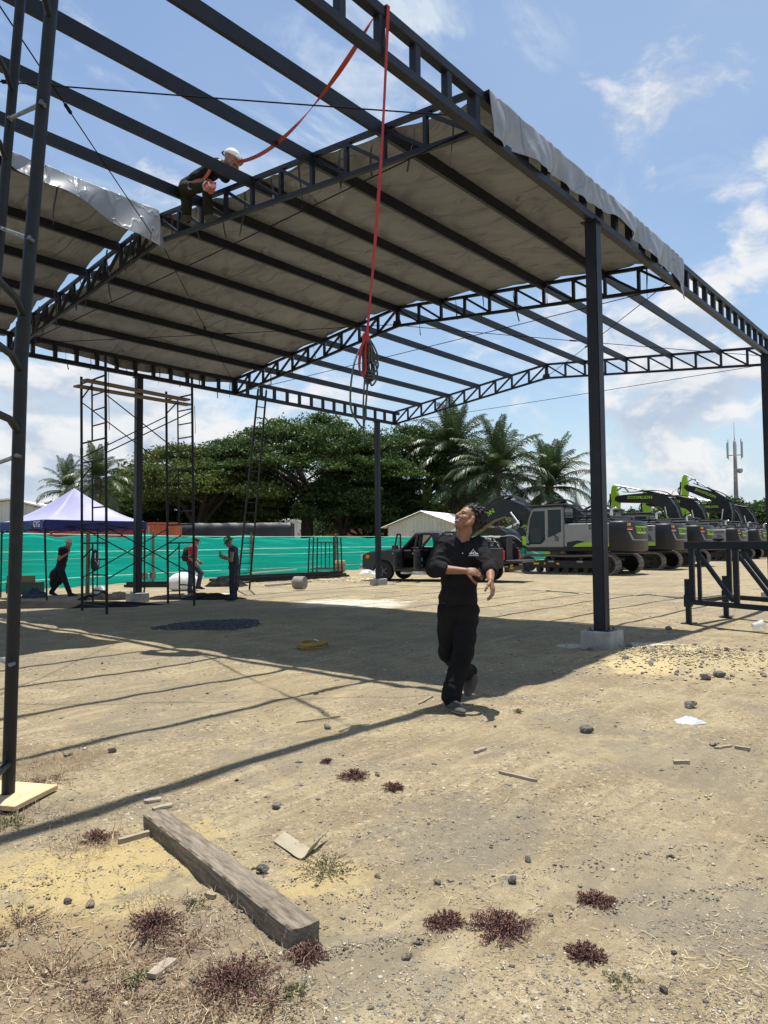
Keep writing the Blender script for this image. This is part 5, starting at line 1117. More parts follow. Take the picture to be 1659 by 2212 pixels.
for k in range(4): MB().box((-.385, -.2 + .13 * k, .45), (.02, .03, .8)).build('rib', DARKP, e)
COILM = mat('pale_cord', (.45, .46, .42), .8); e = empty('cord_tangle', PU.matrix_basis @ Vector((-.3, YR - .1, 1.62)), rz, 'tangle of pale cords piled on the barrels in the pickup', 'cord'); r = random.Random(3)
for k in range(9):
    P = [(r.uniform(-.35, .35), r.uniform(-.75, .65), r.uniform(0, .14)) for _ in range(5)]; MB().tube(catmull(P, 7), .014, 5).build('cord_loop', COILM if k % 3 else mat('green_cord', (.05, .35, .22), .8), e, smooth='all')
for q in (((-.3, -.4, .1), (-.5, -.75, -.3), (-.42, -.9, -.75)), ((-.3, .3, .08), (-.55, .1, -.35), (-.5, -.35, -.5), (-.45, -.5, -.1)), ((.2, -.5, .1), (0, -1.1, .15), (-.1, -1.5, -.1))): MB().tube(catmull(q, 6), .012, 5).build('cord_end', COILM, e, smooth='all')
# ================================================================== THINGS LYING ABOUT
def rock_mesh(seed, flat=.7):
    rg = np.random.default_rng(seed); bm = bmesh.new(); bmesh.ops.create_icosphere(bm, subdivisions=2, radius=1)
    n = rg.normal(size=(9, 3)); n /= np.linalg.norm(n, axis=1, keepdims=True); k = rg.uniform(.45, .8, 9)
    for v in bm.verts:
        p = np.array(v.co); 
        for a, b in zip(n, k):
            d = p @ a
            if d > b: p = p - a * (d - b)
        p *= 1 + .05 * math.sin(5 * p[0] + seed) * math.cos(4 * p[1]); p[2] *= flat; v.co = p
    me = bpy.data.meshes.new('stone'); bm.to_mesh(me); bm.free(); return me
SROCK = [mat('grey_stone', (.28, .26, .23), .95, spec=.1, c2=(.40, .37, .32), sc=3, bump=.05, bsc=3), mat('dark_stone', (.16, .155, .148), .95, spec=.1, c2=(.26, .245, .225), sc=3, bump=.05, bsc=3), mat('tan_stone', (.34, .28, .20), .9, c2=(.45, .39, .29), sc=3, bump=.05, bsc=3)]
RM = []
for k in range(9):
    me = rock_mesh(k, .55 + .05 * (k % 5)); me.materials.append(SROCK[k % 3]); RM.append(me)
def stone(x, y, s, kind, label, group='loose stones on the dirt', sink=.25):
    p = on(gnd(x, y)); o = bpy.data.objects.new('stone', RM[(kind + 3 * ((int(x) + int(y)) % 3)) % 9]); col.objects.link(o); o.location = p + Vector((0, 0, s * .5 * (1 - sink)))
    o.scale = (s, s * .8, s); o.rotation_euler = (.1 * math.sin(x), .1 * math.cos(y), x * .7); tag(o, label, 'stone', group); return o
G1 = 'small stone lying loose on the bare dirt'
for x, y, s, k, lab in ((568, 1876, .035, 1, 'angular dark stone beside the timber beam'), (597, 1747, .034, 0, 'pale grey stone alone between the beam and the walking man'), (243, 1627, .042, 0, 'round grey stone in the sunlit dirt at left'), (148, 1637, .036, 2, 'reddish pebble among dead grass near the scaffold foot'),
        (683, 1502, .04, 0, 'pale stone near the corner of the roof shadow'), (707, 1575, .045, 0, 'upright grey stone on the beam shadow line'), (1268, 1580, .06, 1, 'flat dark slate on the dirt at right'), (1541, 1610, .05, 2, 'white chip of stone near the splintered sticks'), (1278, 1407, .075, 0, 'rounded cobble leaning on the foot of the tall column block'),
        (1360, 1404, .06, 0, 'cobble at the right foot of the tall column block'), (1445, 1360, .075, 0, 'smooth cobble at the tip of the roof shadow'), (1492, 1529, .075, 1, 'broken grey cobble below the sand mound'), (1525, 1470, .075, 0, 'large grey cobble at the lower edge of the sand mound'), (1555, 1467, .07, 1, 'dark cobble at the lower right of the sand mound'), (880, 2068, .03, 2, 'flat pinkish stone below the purple weeds'), (1108, 1902, .026, 1, 'dark chip near the purple weeds'),
        (1141, 1858, .024, 1, 'little black stone alone on the pale dirt'), (945, 1905, .024, 0, 'small grey stone left of the purple weeds'), (815, 1893, .022, 2, 'white stone chip right of the dry tuft'), (195, 1960, .03, 2, 'tan stone sitting on the yellow sand')):
    stone(x, y, s, k, lab)
rs = random.Random(4)
for k in range(22):
    x, y = rs.uniform(80, 1640), rs.uniform(1420, 2180); stone(x, y, .009 + .012 * rs.random() ** 2 + .010 * (y < 1600), rs.randint(0, 2), G1)
for k in range(40):
    a = rs.uniform(0, 6.3); q = 1.3 * rs.random() ** .6; p = MOUND + Vector((math.cos(a) * q, math.sin(a) * q, 0)); o = bpy.data.objects.new('stone', RM[rs.randint(0, 8)]); col.objects.link(o); s = rs.uniform(.018, .045); o.location = on(p) + Vector((0, 0, s * .3)); o.scale = (s, s, s); o.rotation_euler = (a, q, a); tag(o, 'small cobble lying on the sand and gravel mound', 'stone', 'cobbles on the mound')
# grit, gravel and straw: nobody could count it
def grit(name, label, P, S, mats, seed, flat=.6):
    rg = np.random.default_rng(seed); n = len(P); base = np.array([(1, 0, 0), (-.2, .95, 0), (-.85, -.3, 0), (.1, -.8, 0), (.1, .05, .75), (-.05, 0, -.6)])
    F0 = np.array([(0, 1, 4), (1, 2, 4), (2, 3, 4), (3, 0, 4), (1, 0, 5), (2, 1, 5), (3, 2, 5), (0, 3, 5)])
    V = np.tile(base, (n, 1, 1)) * (1 + .5 * (rg.random((n, 6, 3)) - .5)); a = rg.random(n) * 6.28; c, s = np.cos(a)[:, None], np.sin(a)[:, None]
    X = V[:, :, 0] * c - V[:, :, 1] * s; Y = V[:, :, 0] * s + V[:, :, 1] * c; V = np.stack([X, Y, V[:, :, 2] * flat], -1) * S[:, None, None] + P[:, None, :]
    F = (np.arange(n) * 6)[:, None, None] + F0[None]; mi = np.repeat(rg.integers(0, len(mats), n), 8)
    o = mesh_np(name, V.reshape(-1, 3), F.reshape(-1, 3), mats, None, False, mi); return tag(o, label, 'gravel', kind='stuff')
def scatter(n, y0, y1, seed, pw=1.0, x0=-60, x1=1720):
    rg = np.random.default_rng(seed); x = rg.uniform(x0, x1, n); y = y0 + (y1 - y0) * rg.random(n) ** pw
    D = FWD[None] + RGT[None] * ((x - 829.5) / FPX)[:, None] - UPV[None] * ((y - 1106) / FPX)[:, None]; t = -HC / D[:, 2]; P = CAM[None] + D * t[:, None]
    P[:, 2] = ground_height(P[:, 0], P[:, 1]); return P, t
GR = [mat('grit_tan', (.27, .215, .145), .95), mat('grit_dark', (.105, .093, .08), .9), mat('grit_pale', (.46, .40, .31), .95), mat('grit_grey', (.20, .185, .165), .95)]
P, t = scatter(60000, 1250, 2300, 3, .8); rg = np.random.default_rng(9); clump = .5 + .5 * np.sin(P[:, 0] * 2.1 + 2 * np.sin(P[:, 1] * 1.3)) * np.sin(P[:, 1] * 1.7 + 1.4 * np.sin(P[:, 0])); keep = rg.random(len(P)) < .25 + .75 * clump
P, t = P[keep], t[keep]; S = np.exp(rg.normal(0, .5, len(P))) * .0034 * (1 + .22 * np.clip(t - 3, 0, 16)); grit('gravel', 'fine grit and pebbles scattered over the dirt', P, np.minimum(S, .03), GR, 1)
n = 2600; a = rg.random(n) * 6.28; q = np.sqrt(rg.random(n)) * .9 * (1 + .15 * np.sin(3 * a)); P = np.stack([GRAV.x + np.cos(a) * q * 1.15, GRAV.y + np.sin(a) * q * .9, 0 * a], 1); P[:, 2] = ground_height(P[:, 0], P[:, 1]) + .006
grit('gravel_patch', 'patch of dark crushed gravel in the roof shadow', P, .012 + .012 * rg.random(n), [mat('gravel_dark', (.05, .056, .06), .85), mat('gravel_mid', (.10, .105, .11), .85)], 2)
n = 2600; a = rg.random(n) * 6.28; q = np.abs(rg.normal(0, .75, n)); P = np.stack([MOUND.x + np.cos(a) * q * 1.05, MOUND.y + np.sin(a) * q, 0 * a], 1); P[:, 2] = ground_height(P[:, 0], P[:, 1]) + .006
grit('mound_rubble', 'loose yellowish rubble on the sand mound', P, .008 + .02 * rg.random(n) ** 2, [mat('rubble_tan', (.44, .36, .21), .95), mat('rubble_yellow', (.54, .43, .22), .95), GR[3]], 4)
n = 1500; a = rg.random(n) * 6.28; q = np.abs(rg.normal(0, 1.3, n)); c = gnd(705, 1252); P = np.stack([c.x + np.cos(a) * q * 1.3, c.y + np.sin(a) * q, 0 * a], 1); P[:, 2] = ground_height(P[:, 0], P[:, 1]) + .01
grit('far_rubble', 'yellowish rubble spread before the leaning frames', P, .02 + .035 * rg.random(n) ** 2, [mat('rubble_yellow', (.5, .4, .2), .95), GR[2], GR[3]], 6)
# straw and twigs
STRAW = [mat('straw', (.50, .41, .24), .85), mat('old_straw', (.30, .23, .14), .9), mat('twig', (.13, .095, .065), .9)]
def blades(name, label, P, L, Wd, lift, mats, seed, cat='straw', weights=None):
    rg = np.random.default_rng(seed); n = len(P); a = rg.random(n) * 6.28; d = np.stack([np.cos(a), np.sin(a), np.tan(lift * (rg.random(n)))], 1); d /= np.linalg.norm(d, axis=1, keepdims=True); s = np.stack([-np.sin(a), np.cos(a), 0 * a], 1)
    l = L[:, None]; b = rg.normal(0, .16, n)[:, None] * s * l; w_ = (Wd * (.6 + .8 * rg.random(n)))[:, None]
    m_ = P + d * l * .5 + b; tp = P + d * l; V = np.stack([P - s * w_, P + s * w_, m_ + s * w_ * .9 + [0, 0, .001], m_ - s * w_ * .9 + [0, 0, .001], tp + s * w_ * .2, tp - s * w_ * .2], 1)
    V[:, :, 2] += .004; i = (np.arange(n) * 6)[:, None]; F = np.concatenate([i + [0, 1, 2, 3], i + [3, 2, 4, 5]], 1).reshape(-1, 4); mi = np.repeat(rg.choice(len(mats), n, p=weights), 2)
    return tag(mesh_np(name, V.reshape(-1, 3), F, mats, None, False, mi), label, cat, kind='stuff')
P, t = scatter(5200, 1380, 2290, 14, .75); cl = np.sin(P[:, 0] * 3.3 + 2 * np.sin(P[:, 1] * 2)) * np.sin(P[:, 1] * 2.9 + P[:, 0]); keep = rg.random(len(P)) < .12 + .7 * np.clip(cl, 0, 1) ; P, t = P[keep], t[keep]
blades('straw', 'thin dry straw strewn over the dirt', P, .02 + .05 * rg.random(len(P)) ** 2 + .004 * t, .0007 + .00026 * t * .5, .25, STRAW, 15, weights=[.45, .35, .2])
def patch_pts(cx, cy, rx, n, seed, asp=1.0):
    rg = np.random.default_rng(seed); c = gnd(cx, cy); a = rg.random(n) * 6.28; q = np.sqrt(rg.random(n)) * rx * (1 + .25 * np.sin(3 * a + seed)); P = np.stack([c.x + np.cos(a) * q, c.y + np.sin(a) * q * asp, 0 * a], 1); P[:, 2] = ground_height(P[:, 0], P[:, 1]); return P
# dead grass mats
for i, (cx, cy, rr, n, lab) in enumerate(((120, 2120, .55, 420, 'mat of dead brown weeds in the lower left corner'), (420, 2150, .40, 260, 'dead grass mat at the bottom, left of centre'), (90, 1668, .36, 420, 'dead brown grass around the near scaffold pad'), (190, 1820, .20, 420, 'dry grass left of the short stick by the beam'), (420, 1985, .26, 350, 'dry weeds left of the near end of the beam'), (30, 1770, .26, 380, 'grey-green dry weeds at the left edge'), (540, 2125, .26, 160, 'dead weeds under the near end of the beam'))):
    P = patch_pts(cx, cy, rr, n, 30 + i); blades('dead_grass', lab, P, .025 + .06 * np.random.default_rng(i).random(n), np.full(n, .0010), 1.2, [STRAW[1], STRAW[2], mat('dead_weed', (.17, .10, .075), .9), STRAW[0]], 40 + i, 'dead grass', [.3, .3, .25, .15])
PURP = [mat('purple_weed', (.185, .098, .080), .9, c2=(.24, .14, .11), sc=30, spec=.1), mat('purple_weed_dark', (.12, .070, .062), .9, spec=.1), mat('weed_pale_stem', (.34, .24, .17), .85)]
GREENW = [mat('weed_green', (.17, .17, .085), .85), mat('weed_dry', (.36, .30, .16), .85), mat('weed_pale', (.46, .40, .26), .85)]
def weed(cx, cy, rad, hgt, stems, label, mats, seed, group, lw=.0045):
    rg = np.random.default_rng(seed); c = on(gnd(cx, cy)); e = empty('weed', c, 0, label, 'weed', group); mb = MB(); V = []; F = []; mi = []
    def quad(p, d, l, w_, m_):
        s = np.cross(d, rg.normal(size=3)); s /= np.linalg.norm(s) + 1e-9; o = len(V); V.extend([p, p + d * l * .5 + s * w_, p + d * l, p + d * l * .5 - s * w_]); F.append((o, o + 1, o + 2, o + 3)); mi.append(m_)
    for k in range(stems):
        a = rg.random() * 6.28; q = rg.random() ** .6; tip = np.array([math.cos(a) * rad * q, math.sin(a) * rad * q, hgt * (.85 - .6 * q) * rg.uniform(.4, 1.1)]); b = tip * [.25, .25, 0] * rg.uniform(0, 1.6)
        for j in range(9):
            t = j / 8; p = b + (tip - b) * t + np.array([0, 0, .1 * hgt * math.sin(3.1 * t)])
            d = (tip - b); d = d / (np.linalg.norm(d) + 1e-9)
            if j % 3 == 0 and j < 7: quad(p, d, np.linalg.norm(tip - b) * .38, .0013, 2)
            if t > .2:
                for z in range(4): dd = rg.normal(size=3) * .8 + d * .6 + [0, 0, .3]; dd /= np.linalg.norm(dd); quad(p, dd, lw * rg.uniform(1.8, 3.2), lw * .55, 0 if rg.random() < .6 else 1)
    mesh_np('foliage', np.array(V), np.array(F), mats, e, False, mi); return e
wg = 'purple-brown ground weeds'
for i, (cx, cy, rr, h, n, lab) in enumerate(((1085, 2012, .135, .06, 130, 'largest purple-brown weed clump in the right foreground'), (962, 1990, .09, .05, 80, 'purple-brown weed clump left of the largest one'), (1287, 1950, .085, .045, 70, 'flat purple-brown weed with pale stems, right of the largest clump'), (1266, 2068, .075, .045, 80, 'round purple-brown weed clump lowest at right'),
        (765, 1684, .11, .05, 80, 'purple-brown weed left of the small round one in mid foreground'), (849, 1706, .075, .05, 60, 'small round brown weed with upright stems in mid foreground'), (708, 1655, .05, .03, 30, 'tiny brown weed tuft, farthest of the weeds'), (662, 2072, .085, .04, 70, 'purple weed under the near end of the timber beam'),
        (215, 1805, .10, .045, 60, 'dark weed mat beside the short stick'), (330, 2010, .13, .08, 90, 'sprawling brown weed left of the beam end'), (510, 2125, .15, .07, 110, 'bushy brown weed at the bottom edge of the picture'))): weed(cx, cy, rr, h, n, lab, PURP, 200 + i, wg)
for i, (cx, cy, rr, h, n, lab) in enumerate(((705, 1885, .15, .07, 45, 'yellow-green dry tuft right of the timber beam'), (420, 1962, .07, .03, 18, 'small green weed left of the timber beam'), (20, 1775, .14, .06, 40, 'grey-green weed at the left edge by the beam shadow'), (300, 2120, .06, .03, 16, 'small green weed near the bottom left stick'), (640, 2150, .05, .03, 16, 'green sprig beside the bottom brown weeds'), (1120, 1540, .05, .05, 20, 'sparse grass sprig by the walking man shadow'), (1350, 2130, .08, .02, 14, 'straw-coloured tuft at the bottom right'))): weed(cx, cy, rr, h, n, lab, GREENW, 300 + i, 'green and straw weeds')
BRW = [mat('brown_weed', (.24, .165, .11), .9, c2=(.31, .225, .15), sc=20, spec=.1), mat('rusty_weed', (.16, .085, .065), .9, spec=.1), mat('weed_straw', (.40, .32, .20), .9)]
for i, (cx, cy, rr, h, n, lab) in enumerate(((110, 2105, .36, .035, 105, 'wide mat of rusty brown weeds in the lower left corner'), (250, 2160, .26, .035, 70, 'rusty brown weeds at the bottom edge, left of the short board'), (40, 2010, .20, .03, 40, 'brown weeds at the left edge above the lower left corner'), (470, 2165, .24, .04, 70, 'brown weeds at the bottom edge below the timber beam'), (400, 2040, .16, .035, 36, 'thin brown weeds between the yellow sand and the beam'), (100, 1690, .18, .03, 40, 'flat brown weeds beside the plywood pad'), (590, 2170, .14, .035, 36, 'brown weed tuft at the bottom edge right of the beam end'))): weed(cx, cy, rr, h, n, lab, BRW, 400 + i, 'rusty brown weeds', .0038)
# timber beam
TIM = mat('old_timber', (.125, .10, .074), .9, c2=(.26, .22, .165), sc=7, stretch=(1.2, 9, 9), lo=.3, hi=.72, bump=.006, bsc=14, dirt=(.09, .07, .055), dsc=3, dlo=.5, dhi=.75)
a, b = gnd(334, 1786), gnd(661, 2046); d = b - a; L = d.length; wd, hh = .118, .105
e = empty('timber_beam', on(a.lerp(b, .5)), math.atan2(d.y, d.x), 'thick weathered square timber beam lying on the dirt', 'timber')
rg = np.random.default_rng(5); rows = []; n = 180
sec = [(-.5, 0), (-.5, .5), (-.5, .93), (-.44, 1), (-.15, 1), (.15, 1), (.44, 1), (.5, .93), (.5, .5), (.5, 0)]
for i in range(n + 1):
    x = -L / 2 + L * i / n; row = []
    for k, (p, q) in enumerate(sec):
        j = .0022 * math.sin(37 * x + k * 2) + .0008 * math.sin(91 * x - 3 * k) + rg.normal(0, .0006); saw = .0016 * math.sin(2 * math.pi * (x / .047 + q * 1.6)) if k in (1, 8) else 0
        row.append((x, p * wd + (j + saw) * (1 if p > 0 else -1), q * hh + (j if q > .1 else 0) + (-.006 if (k in (4, 5, 6) and .33 * L < x) else 0)))
    rows.append(row)
mb = MB().grid(rows, closed=True); mb.add(rows[0], [tuple(range(len(sec)))[::-1]]); mb.add(rows[-1], [tuple(range(len(sec)))]); mb.build('beam', TIM, e)
def stick(pa, pb_, w_, h_, label, m_=WOODG, name='stick', lift=.0, tilt=0):
    a, b = on(gnd(*pa)), on(gnd(*pb_)); d = b - a; o = MB(); r = random.Random(int(pa[0])); nn = 8; L = d.length; rows = []
    for i in range(nn + 1):
        x = -L / 2 + L * i / nn; k = r.uniform(.8, 1.05) if 0 < i < nn else r.uniform(.5, .9); j = r.uniform(-.08, .08) * w_; rows.append([(x, -w_ / 2 * k + j, 0), (x, w_ / 2 * k + j, 0), (x, w_ / 2 * k * .9 + j, h_), (x, -w_ / 2 * k * .9 + j, h_)])
    o.grid(rows, closed=True); o.add(rows[0], [(3, 2, 1, 0)]); o.add(rows[-1], [(0, 1, 2, 3)]); q = o.build(name, m_, None); q.location = a.lerp(b, .5) + Vector((0, 0, .003 + lift)); q.rotation_euler = (tilt, -math.asin(max(-1, min(1, (b.z - a.z) / L))), math.atan2(d.y, d.x)); return tag(q, label, name.replace('_', ' '), 'bits of wood on the dirt')
stick((256, 1820), (328, 1802), .032, .022, 'short split stick touching the far end of the beam')
stick((328, 2118), (372, 2075), .045, .014, 'short flat board piece at the lower left', name='board_piece'); stick((312, 1732), (348, 1728), .045, .012, 'pale board chip above the far end of the beam', name='board_piece'); stick((330, 1747), (372, 1738), .04, .012, 'second board chip above the far end of the beam', name='board_piece')
stick((1078, 1676), (1160, 1694), .022, .014, 'straight pale stick lying in the middle foreground'); stick((1455, 1651), (1490, 1652), .04, .02, 'pale wood block at right', name='board_piece'); stick((1588, 1616), (1620, 1622), .035, .02, 'splintered stick at the right edge'); stick((1544, 1618), (1580, 1612), .025, .012, 'thin splinter beside the splintered stick')
stick((1025, 1630), (1048, 1622), .035, .016, 'curled bark chip in the middle foreground', name='board_piece'); stick((445, 1938), (465, 1944), .025, .016, 'small wood chunk left of the beam', name='board_piece'); stick((488, 1938), (512, 1915), .012, .01, 'thin twig leaning against the beam'); stick((1395, 1372), (1420, 1372), .07, .02, 'flat board offcut near the roof shadow tip', name='board_piece')
stick((905, 1520), (935, 1508), .02, .01, 'small stick behind the walking man'); stick((1030, 1494), (1062, 1500), .02, .012, 'thin stick right of the walking man feet'); stick((640, 1560), (735, 1550), .012, .012, 'long thin twig on the beam shadow')
# bent cardboard strip
CARD = mat('grey_cardboard', (.27, .235, .165), .9, c2=(.33, .29, .21), sc=6, bump=.001, bsc=20)
a, b, c = on(gnd(603, 1812)), on(gnd(663, 1842)), on(gnd(700, 1822)); e = empty('cardboard_strip', on(gnd(650, 1830)), 0, 'bent grey strip of cardboard on the dirt right of the beam', 'cardboard')
P = [a + Vector((0, 0, .012)), a.lerp(b, .5) + Vector((0, 0, .008)), b + Vector((0, 0, .010)), b.lerp(c, .5) + Vector((0, 0, .032)), c + Vector((0, 0, .045))]; P = catmull(P, 4); wv = FR(.055, .02); rows = [[p - wv, p + wv, p + wv + Vector((0, 0, .004)), p - wv + Vector((0, 0, .004))] for p in P]
mb = MB().grid(rows, closed=True); mb.add(rows[0], [(3, 2, 1, 0)]); mb.add(rows[-1], [(0, 1, 2, 3)]); local(mb.build('strip', CARD, None), e)
# yellow rope coil
ROPY = mat('ochre_rope', (.30, .19, .055), .9, c2=(.40, .27, .09), sc=50, bump=.004, bsc=90); c = on(gnd(676, 1396)); e = empty('rope_coil', c, 0, 'coil of ochre rope lying in the roof shadow', 'rope'); r = random.Random(9)
for k in range(9):
    rx, ry = .21 + r.uniform(-.04, .05), .16 + r.uniform(-.03, .04); z = .018 + .016 * (k // 2); ph = r.uniform(0, 6)
    MB().tube([(rx * math.cos(t) + .02 * math.sin(2 * t + ph), ry * math.sin(t) + .015 * math.cos(3 * t + ph), z + .012 * math.sin(2 * t + ph)) for t in [2 * math.pi * i / 40 for i in range(41)]], .0135, 8).build('rope_turn', ROPY, e, smooth='all')
MB().box((.03, -.05, .10), (.07, .035, .012), Matrix.Rotation(.4, 3, 'Y')).build('paper_tag', WHITEP, e)
# clear cup, plastic bag, jug, cans, sacks, tarps, far bits
CLR = glass('clear_plastic', (.75, .78, .8), .1, .35)
o = MB().lathe([(.026, 0), (.028, .002), (.037, .088), (.040, .09), (.036, .088), (.026, .005)], (0, 0, 0), 18, Matrix.Rotation(1.35, 3, 'X')).build('plastic_cup', CLR, None, smooth=True); o.scale = (2, 2, 2); o.location = on(gnd(1626, 1362)) + Vector((0, 0, .075)); o.rotation_euler = (0, 0, .8); tag(o, 'clear plastic cup tipped over in the trestle shadow', 'cup')
def crumple(name, c, sx, sy, sz, m_, label, cat, seed, n=34, rug=.35, group=None):
    rg = np.random.default_rng(seed); k = rg.normal(size=(7, 2)) * 4; ph = rg.random(7) * 6; rows = []
    for i in range(n + 1):
        row = []
        for j in range(n + 1):
            u, v = 2 * i / n - 1, 2 * j / n - 1; h = sum(math.sin(k[q][0] * u + k[q][1] * v + ph[q]) ** 2 * (1 if q < 3 else .5) for q in range(7)) / 5; edge = max(0, 1 - max(abs(u), abs(v)) ** 4); r_ = 1 + rug * .25 * math.sin(5 * math.atan2(v, u) + seed)
            row.append((u * sx * r_ * (1 - .18 * v * v), v * sy * r_ * (1 - .18 * u * u), sz * (h * edge * (.6 + .4 * (1 - u * u))) + .004))
        rows.append(row)
    o = MB().grid(rows).build(name, m_, None, smooth='all'); o.location = on(c); o.rotation_euler = (0, 0, YAW - math.pi / 2); return tag(o, label, cat, group)
crumple('plastic_bag', gnd(1490, 1556), .12, .08, .05, mat('thin_plastic', (.66, .70, .75), .2, trans=.3, spec=.7), 'crumpled clear plastic bag on the dirt at right', 'plastic bag', 3)
BT = mat('black_shade_cloth', (.012, .0115, .0115), .9, c2=(.022, .020, .019), sc=2, bump=.02, bsc=5, spec=.1)
crumple('black_tarp', gnd(120, 1308), 2.6, .75, .22, BT, 'black tarp spread on the ground before the tent', 'tarp', 7, 60); crumple('black_tarp', gnd(245, 1293), .9, .55, .28, BT, 'black tarp bunched up against the far left column block', 'tarp', 8, 40); crumple('black_tarp', gnd(420, 1293), 1.4, .4, .22, BT, 'rumpled black tarp right of the far left column block', 'tarp', 9, 50)
crumple('white_sheet', gnd(440, 1283), .8, .35, .03, mat('white_sheet', (.72, .72, .72), .6), 'white sheet lying by the red-shirted man', 'sheet', 10); crumple('black_plastic_heap', gnd(488, 1266), .75, .5, .5, BT, 'crumpled black plastic heap left of the man in the green hat', 'plastic sheet', 12)
crumple('pale_plastic_heap', gnd(806, 1240), .7, .4, .45, mat('thin_plastic2', (.6, .6, .58), .5), 'pale plastic heap beside the pickup front wheel', 'plastic sheet', 14)
SACK = mat('white_bulk_sack', (.62, .62, .63), .7, c2=(.70, .70, .71), sc=3, bump=.02, bsc=6); p = on(gnd(397, 1276)); e = empty('bulk_sack', p, YAW, 'bulging white bulk sack behind the scaffold tower', 'sack')
MB().lathe([(.42, 0), (.58, .10), (.64, .32), (.55, .56), (.38, .70), (.22, .76), (.05, .74)], (0, 0, 0), 22).build('sack_body', SACK, e, smooth=True); e.scale = (.62, .85, .78)
for k in range(3): MB().tube(catmull([(-.2 + .2 * k, -.4, .62), (-.25 + .2 * k, -.6, .75), (-.15 + .2 * k, -.75, .5)], 4), .02, 5).build('handle_loop', SACK, e)
def can(x, y, z, lab): 
    e = empty('paint_can', on(gnd(x, y)) + Vector((0, 0, z)), 0, lab, 'paint can', 'paint cans by the far column'); MB().lathe([(.115, 0), (.12, .01), (.12, .25), (.126, .26), (.105, .25)], (0, 0, 0), 16).build('can_body', GALV, e, smooth=True); MB().tube([(-.12, 0, .2), (-.1, .02, .33), (.1, .02, .33), (.12, 0, .2)], .006, 5).build('wire_handle', GALV, e)
e = empty('steel_offcuts', on(gnd(318, 1268)), YAW, 'short stack of dark steel profiles behind the far left column', 'steel profiles')
for k in range(5): MB().box((.1 * (k % 3) - .1, -.15 + .12 * (k % 3), .05 + .11 * (k // 3)), (.1, 1.5 - .2 * (k % 2), .1)).build('profile', STEEL, e).rotation_euler = (0, 0, .05 * k)
can(312, 1264, .22, 'left paint can on the steel profiles'); can(330, 1263, .22, 'right paint can on the steel profiles')
o = MB().lathe([(.02, 0), (.09, .005), (.1, .03), (.1, .2), (.06, .26), (.03, .28), (.03, .31), (.01, .31)], (0, 0, 0), 14, Matrix.Rotation(1.5, 3, 'Y')).build('white_jug', WHITEP, None, smooth=True); o.location = on(gnd(208, 1283)) + Vector((0, 0, .1)); o.scale = (1.5, 1.3, 1.3); o.rotation_euler = (0, 0, .6); tag(o, 'white plastic jug lying behind the left scaffold poles', 'jug')
e = empty('cardboard_box', on(gnd(45, 1284)), YAW - .2, 'brown cardboard sheet box under the tent at the left edge', 'box'); MB().box((0, 0, .42), (.05, 1.0, .35)).build('box_panel', mat('brown_card', (.16, .10, .06), .9), e); MB().box((.2, 0, .2), (.5, 1.0, .35)).build('box_base', mat('dark_box', (.02, .06, .05), .8), e)
crumple('dark_bag', gnd(75, 1291), .35, .25, .35, CLOTHD, 'dark bag dropped at the tent leg', 'bag', 21)
# stacks of steel and planks by the fence
e = empty('steel_bar_stack', on(gnd(590, 1258)), 0, 'stack of long dark steel profiles lying before the net fence', 'steel profiles')
a, b = gnd(450, 1262), gnd(760, 1246); d = (b - a); 
for k in range(9):
    o = MB().box((0, 0, 0), (5.4 + .5 * (k % 3), .13, .09)).build('profile', STEEL, None); o.location = Vector(((a.x + b.x) / 2 + .5 * ((k * 7) % 5 - 2) * .4, (a.y + b.y) / 2 + .17 * (k % 4) - .2, .06 + .1 * (k // 4))); o.rotation_euler = (0, 0, math.atan2(d.y, d.x) + .02 * ((k * 3) % 5 - 2)); local(o, e)
for k, (x0, y0, x1, y1, lab) in enumerate(((530, 1252, 640, 1241, 'pale plank on top of the steel stack'), (575, 1267, 670, 1258, 'pale plank in front of the steel stack'), (470, 1263, 540, 1258, 'plank under the black plastic heap'))): stick((x0, y0), (x1, y1), .2, .05, lab, WOODG, 'plank', lift=.24 if k == 0 else .02)
def lean_frame(x, y, dz, lab, k):
    p = on(gnd(x, y)); e = empty('leaning_frame', p, YAW - math.pi / 2 + .06 * k, lab, 'steel frame', 'steel frames leaning by the fence'); tl = .16
    for sx in (-.62, .62): MB().tube([(sx, 0, 0), (sx * .93, 1.9 * tl, 1.86)], .036, 8).build('upright', RUST, e, smooth=True)
    for z in (.35, 1.05, 1.6): MB().tube([(-.6, z * tl, z), (.6, z * tl, z)], .022, 6).build('rung', RUST, e)
    for sx in (-.2, .2): MB().tube([(sx, .35 * tl, .35), (sx, 1.6 * tl, 1.6)], .02, 6).build('inner_bar', RUST, e)
for k in range(3): lean_frame(694 + 9 * k, 1245 - 1.5 * k, 0, ['front dark scaffold frame leaning before the net fence', 'middle dark scaffold frame leaning before the net fence', 'rear dark scaffold frame leaning before the net fence'][k], k)
e = empty('wood_block_stack', on(gnd(735, 1236)), YAW, 'stack of short wood blocks beside the leaning frames', 'wood stack')
for k in range(8): MB().box((.05 * math.sin(k), .04 * math.cos(k * 2), .04 + .078 * k), (.5, .52, .07)).build('block', WOODN if k > 5 else WOODG, e)
o = MB().lathe([(.02, 0), (.24, 0), (.25, .02), (.25, .42), (.24, .44), (.02, .44)], (0, 0, 0), 20, Matrix.Rotation(1.57, 3, 'Y')).build('concrete_cylinder', mat('weathered_concrete', (.22, .20, .17), .95, c2=(.28, .255, .215), sc=6), None, smooth=True); o.location = on(gnd(668, 1274)) + Vector((-.15, .05, .24)); o.rotation_euler = (0, 0, YAW + 1.2); o.scale = (.85, .85, .85); tag(o, 'short concrete cylinder lying on the sunlit yard', 'concrete')
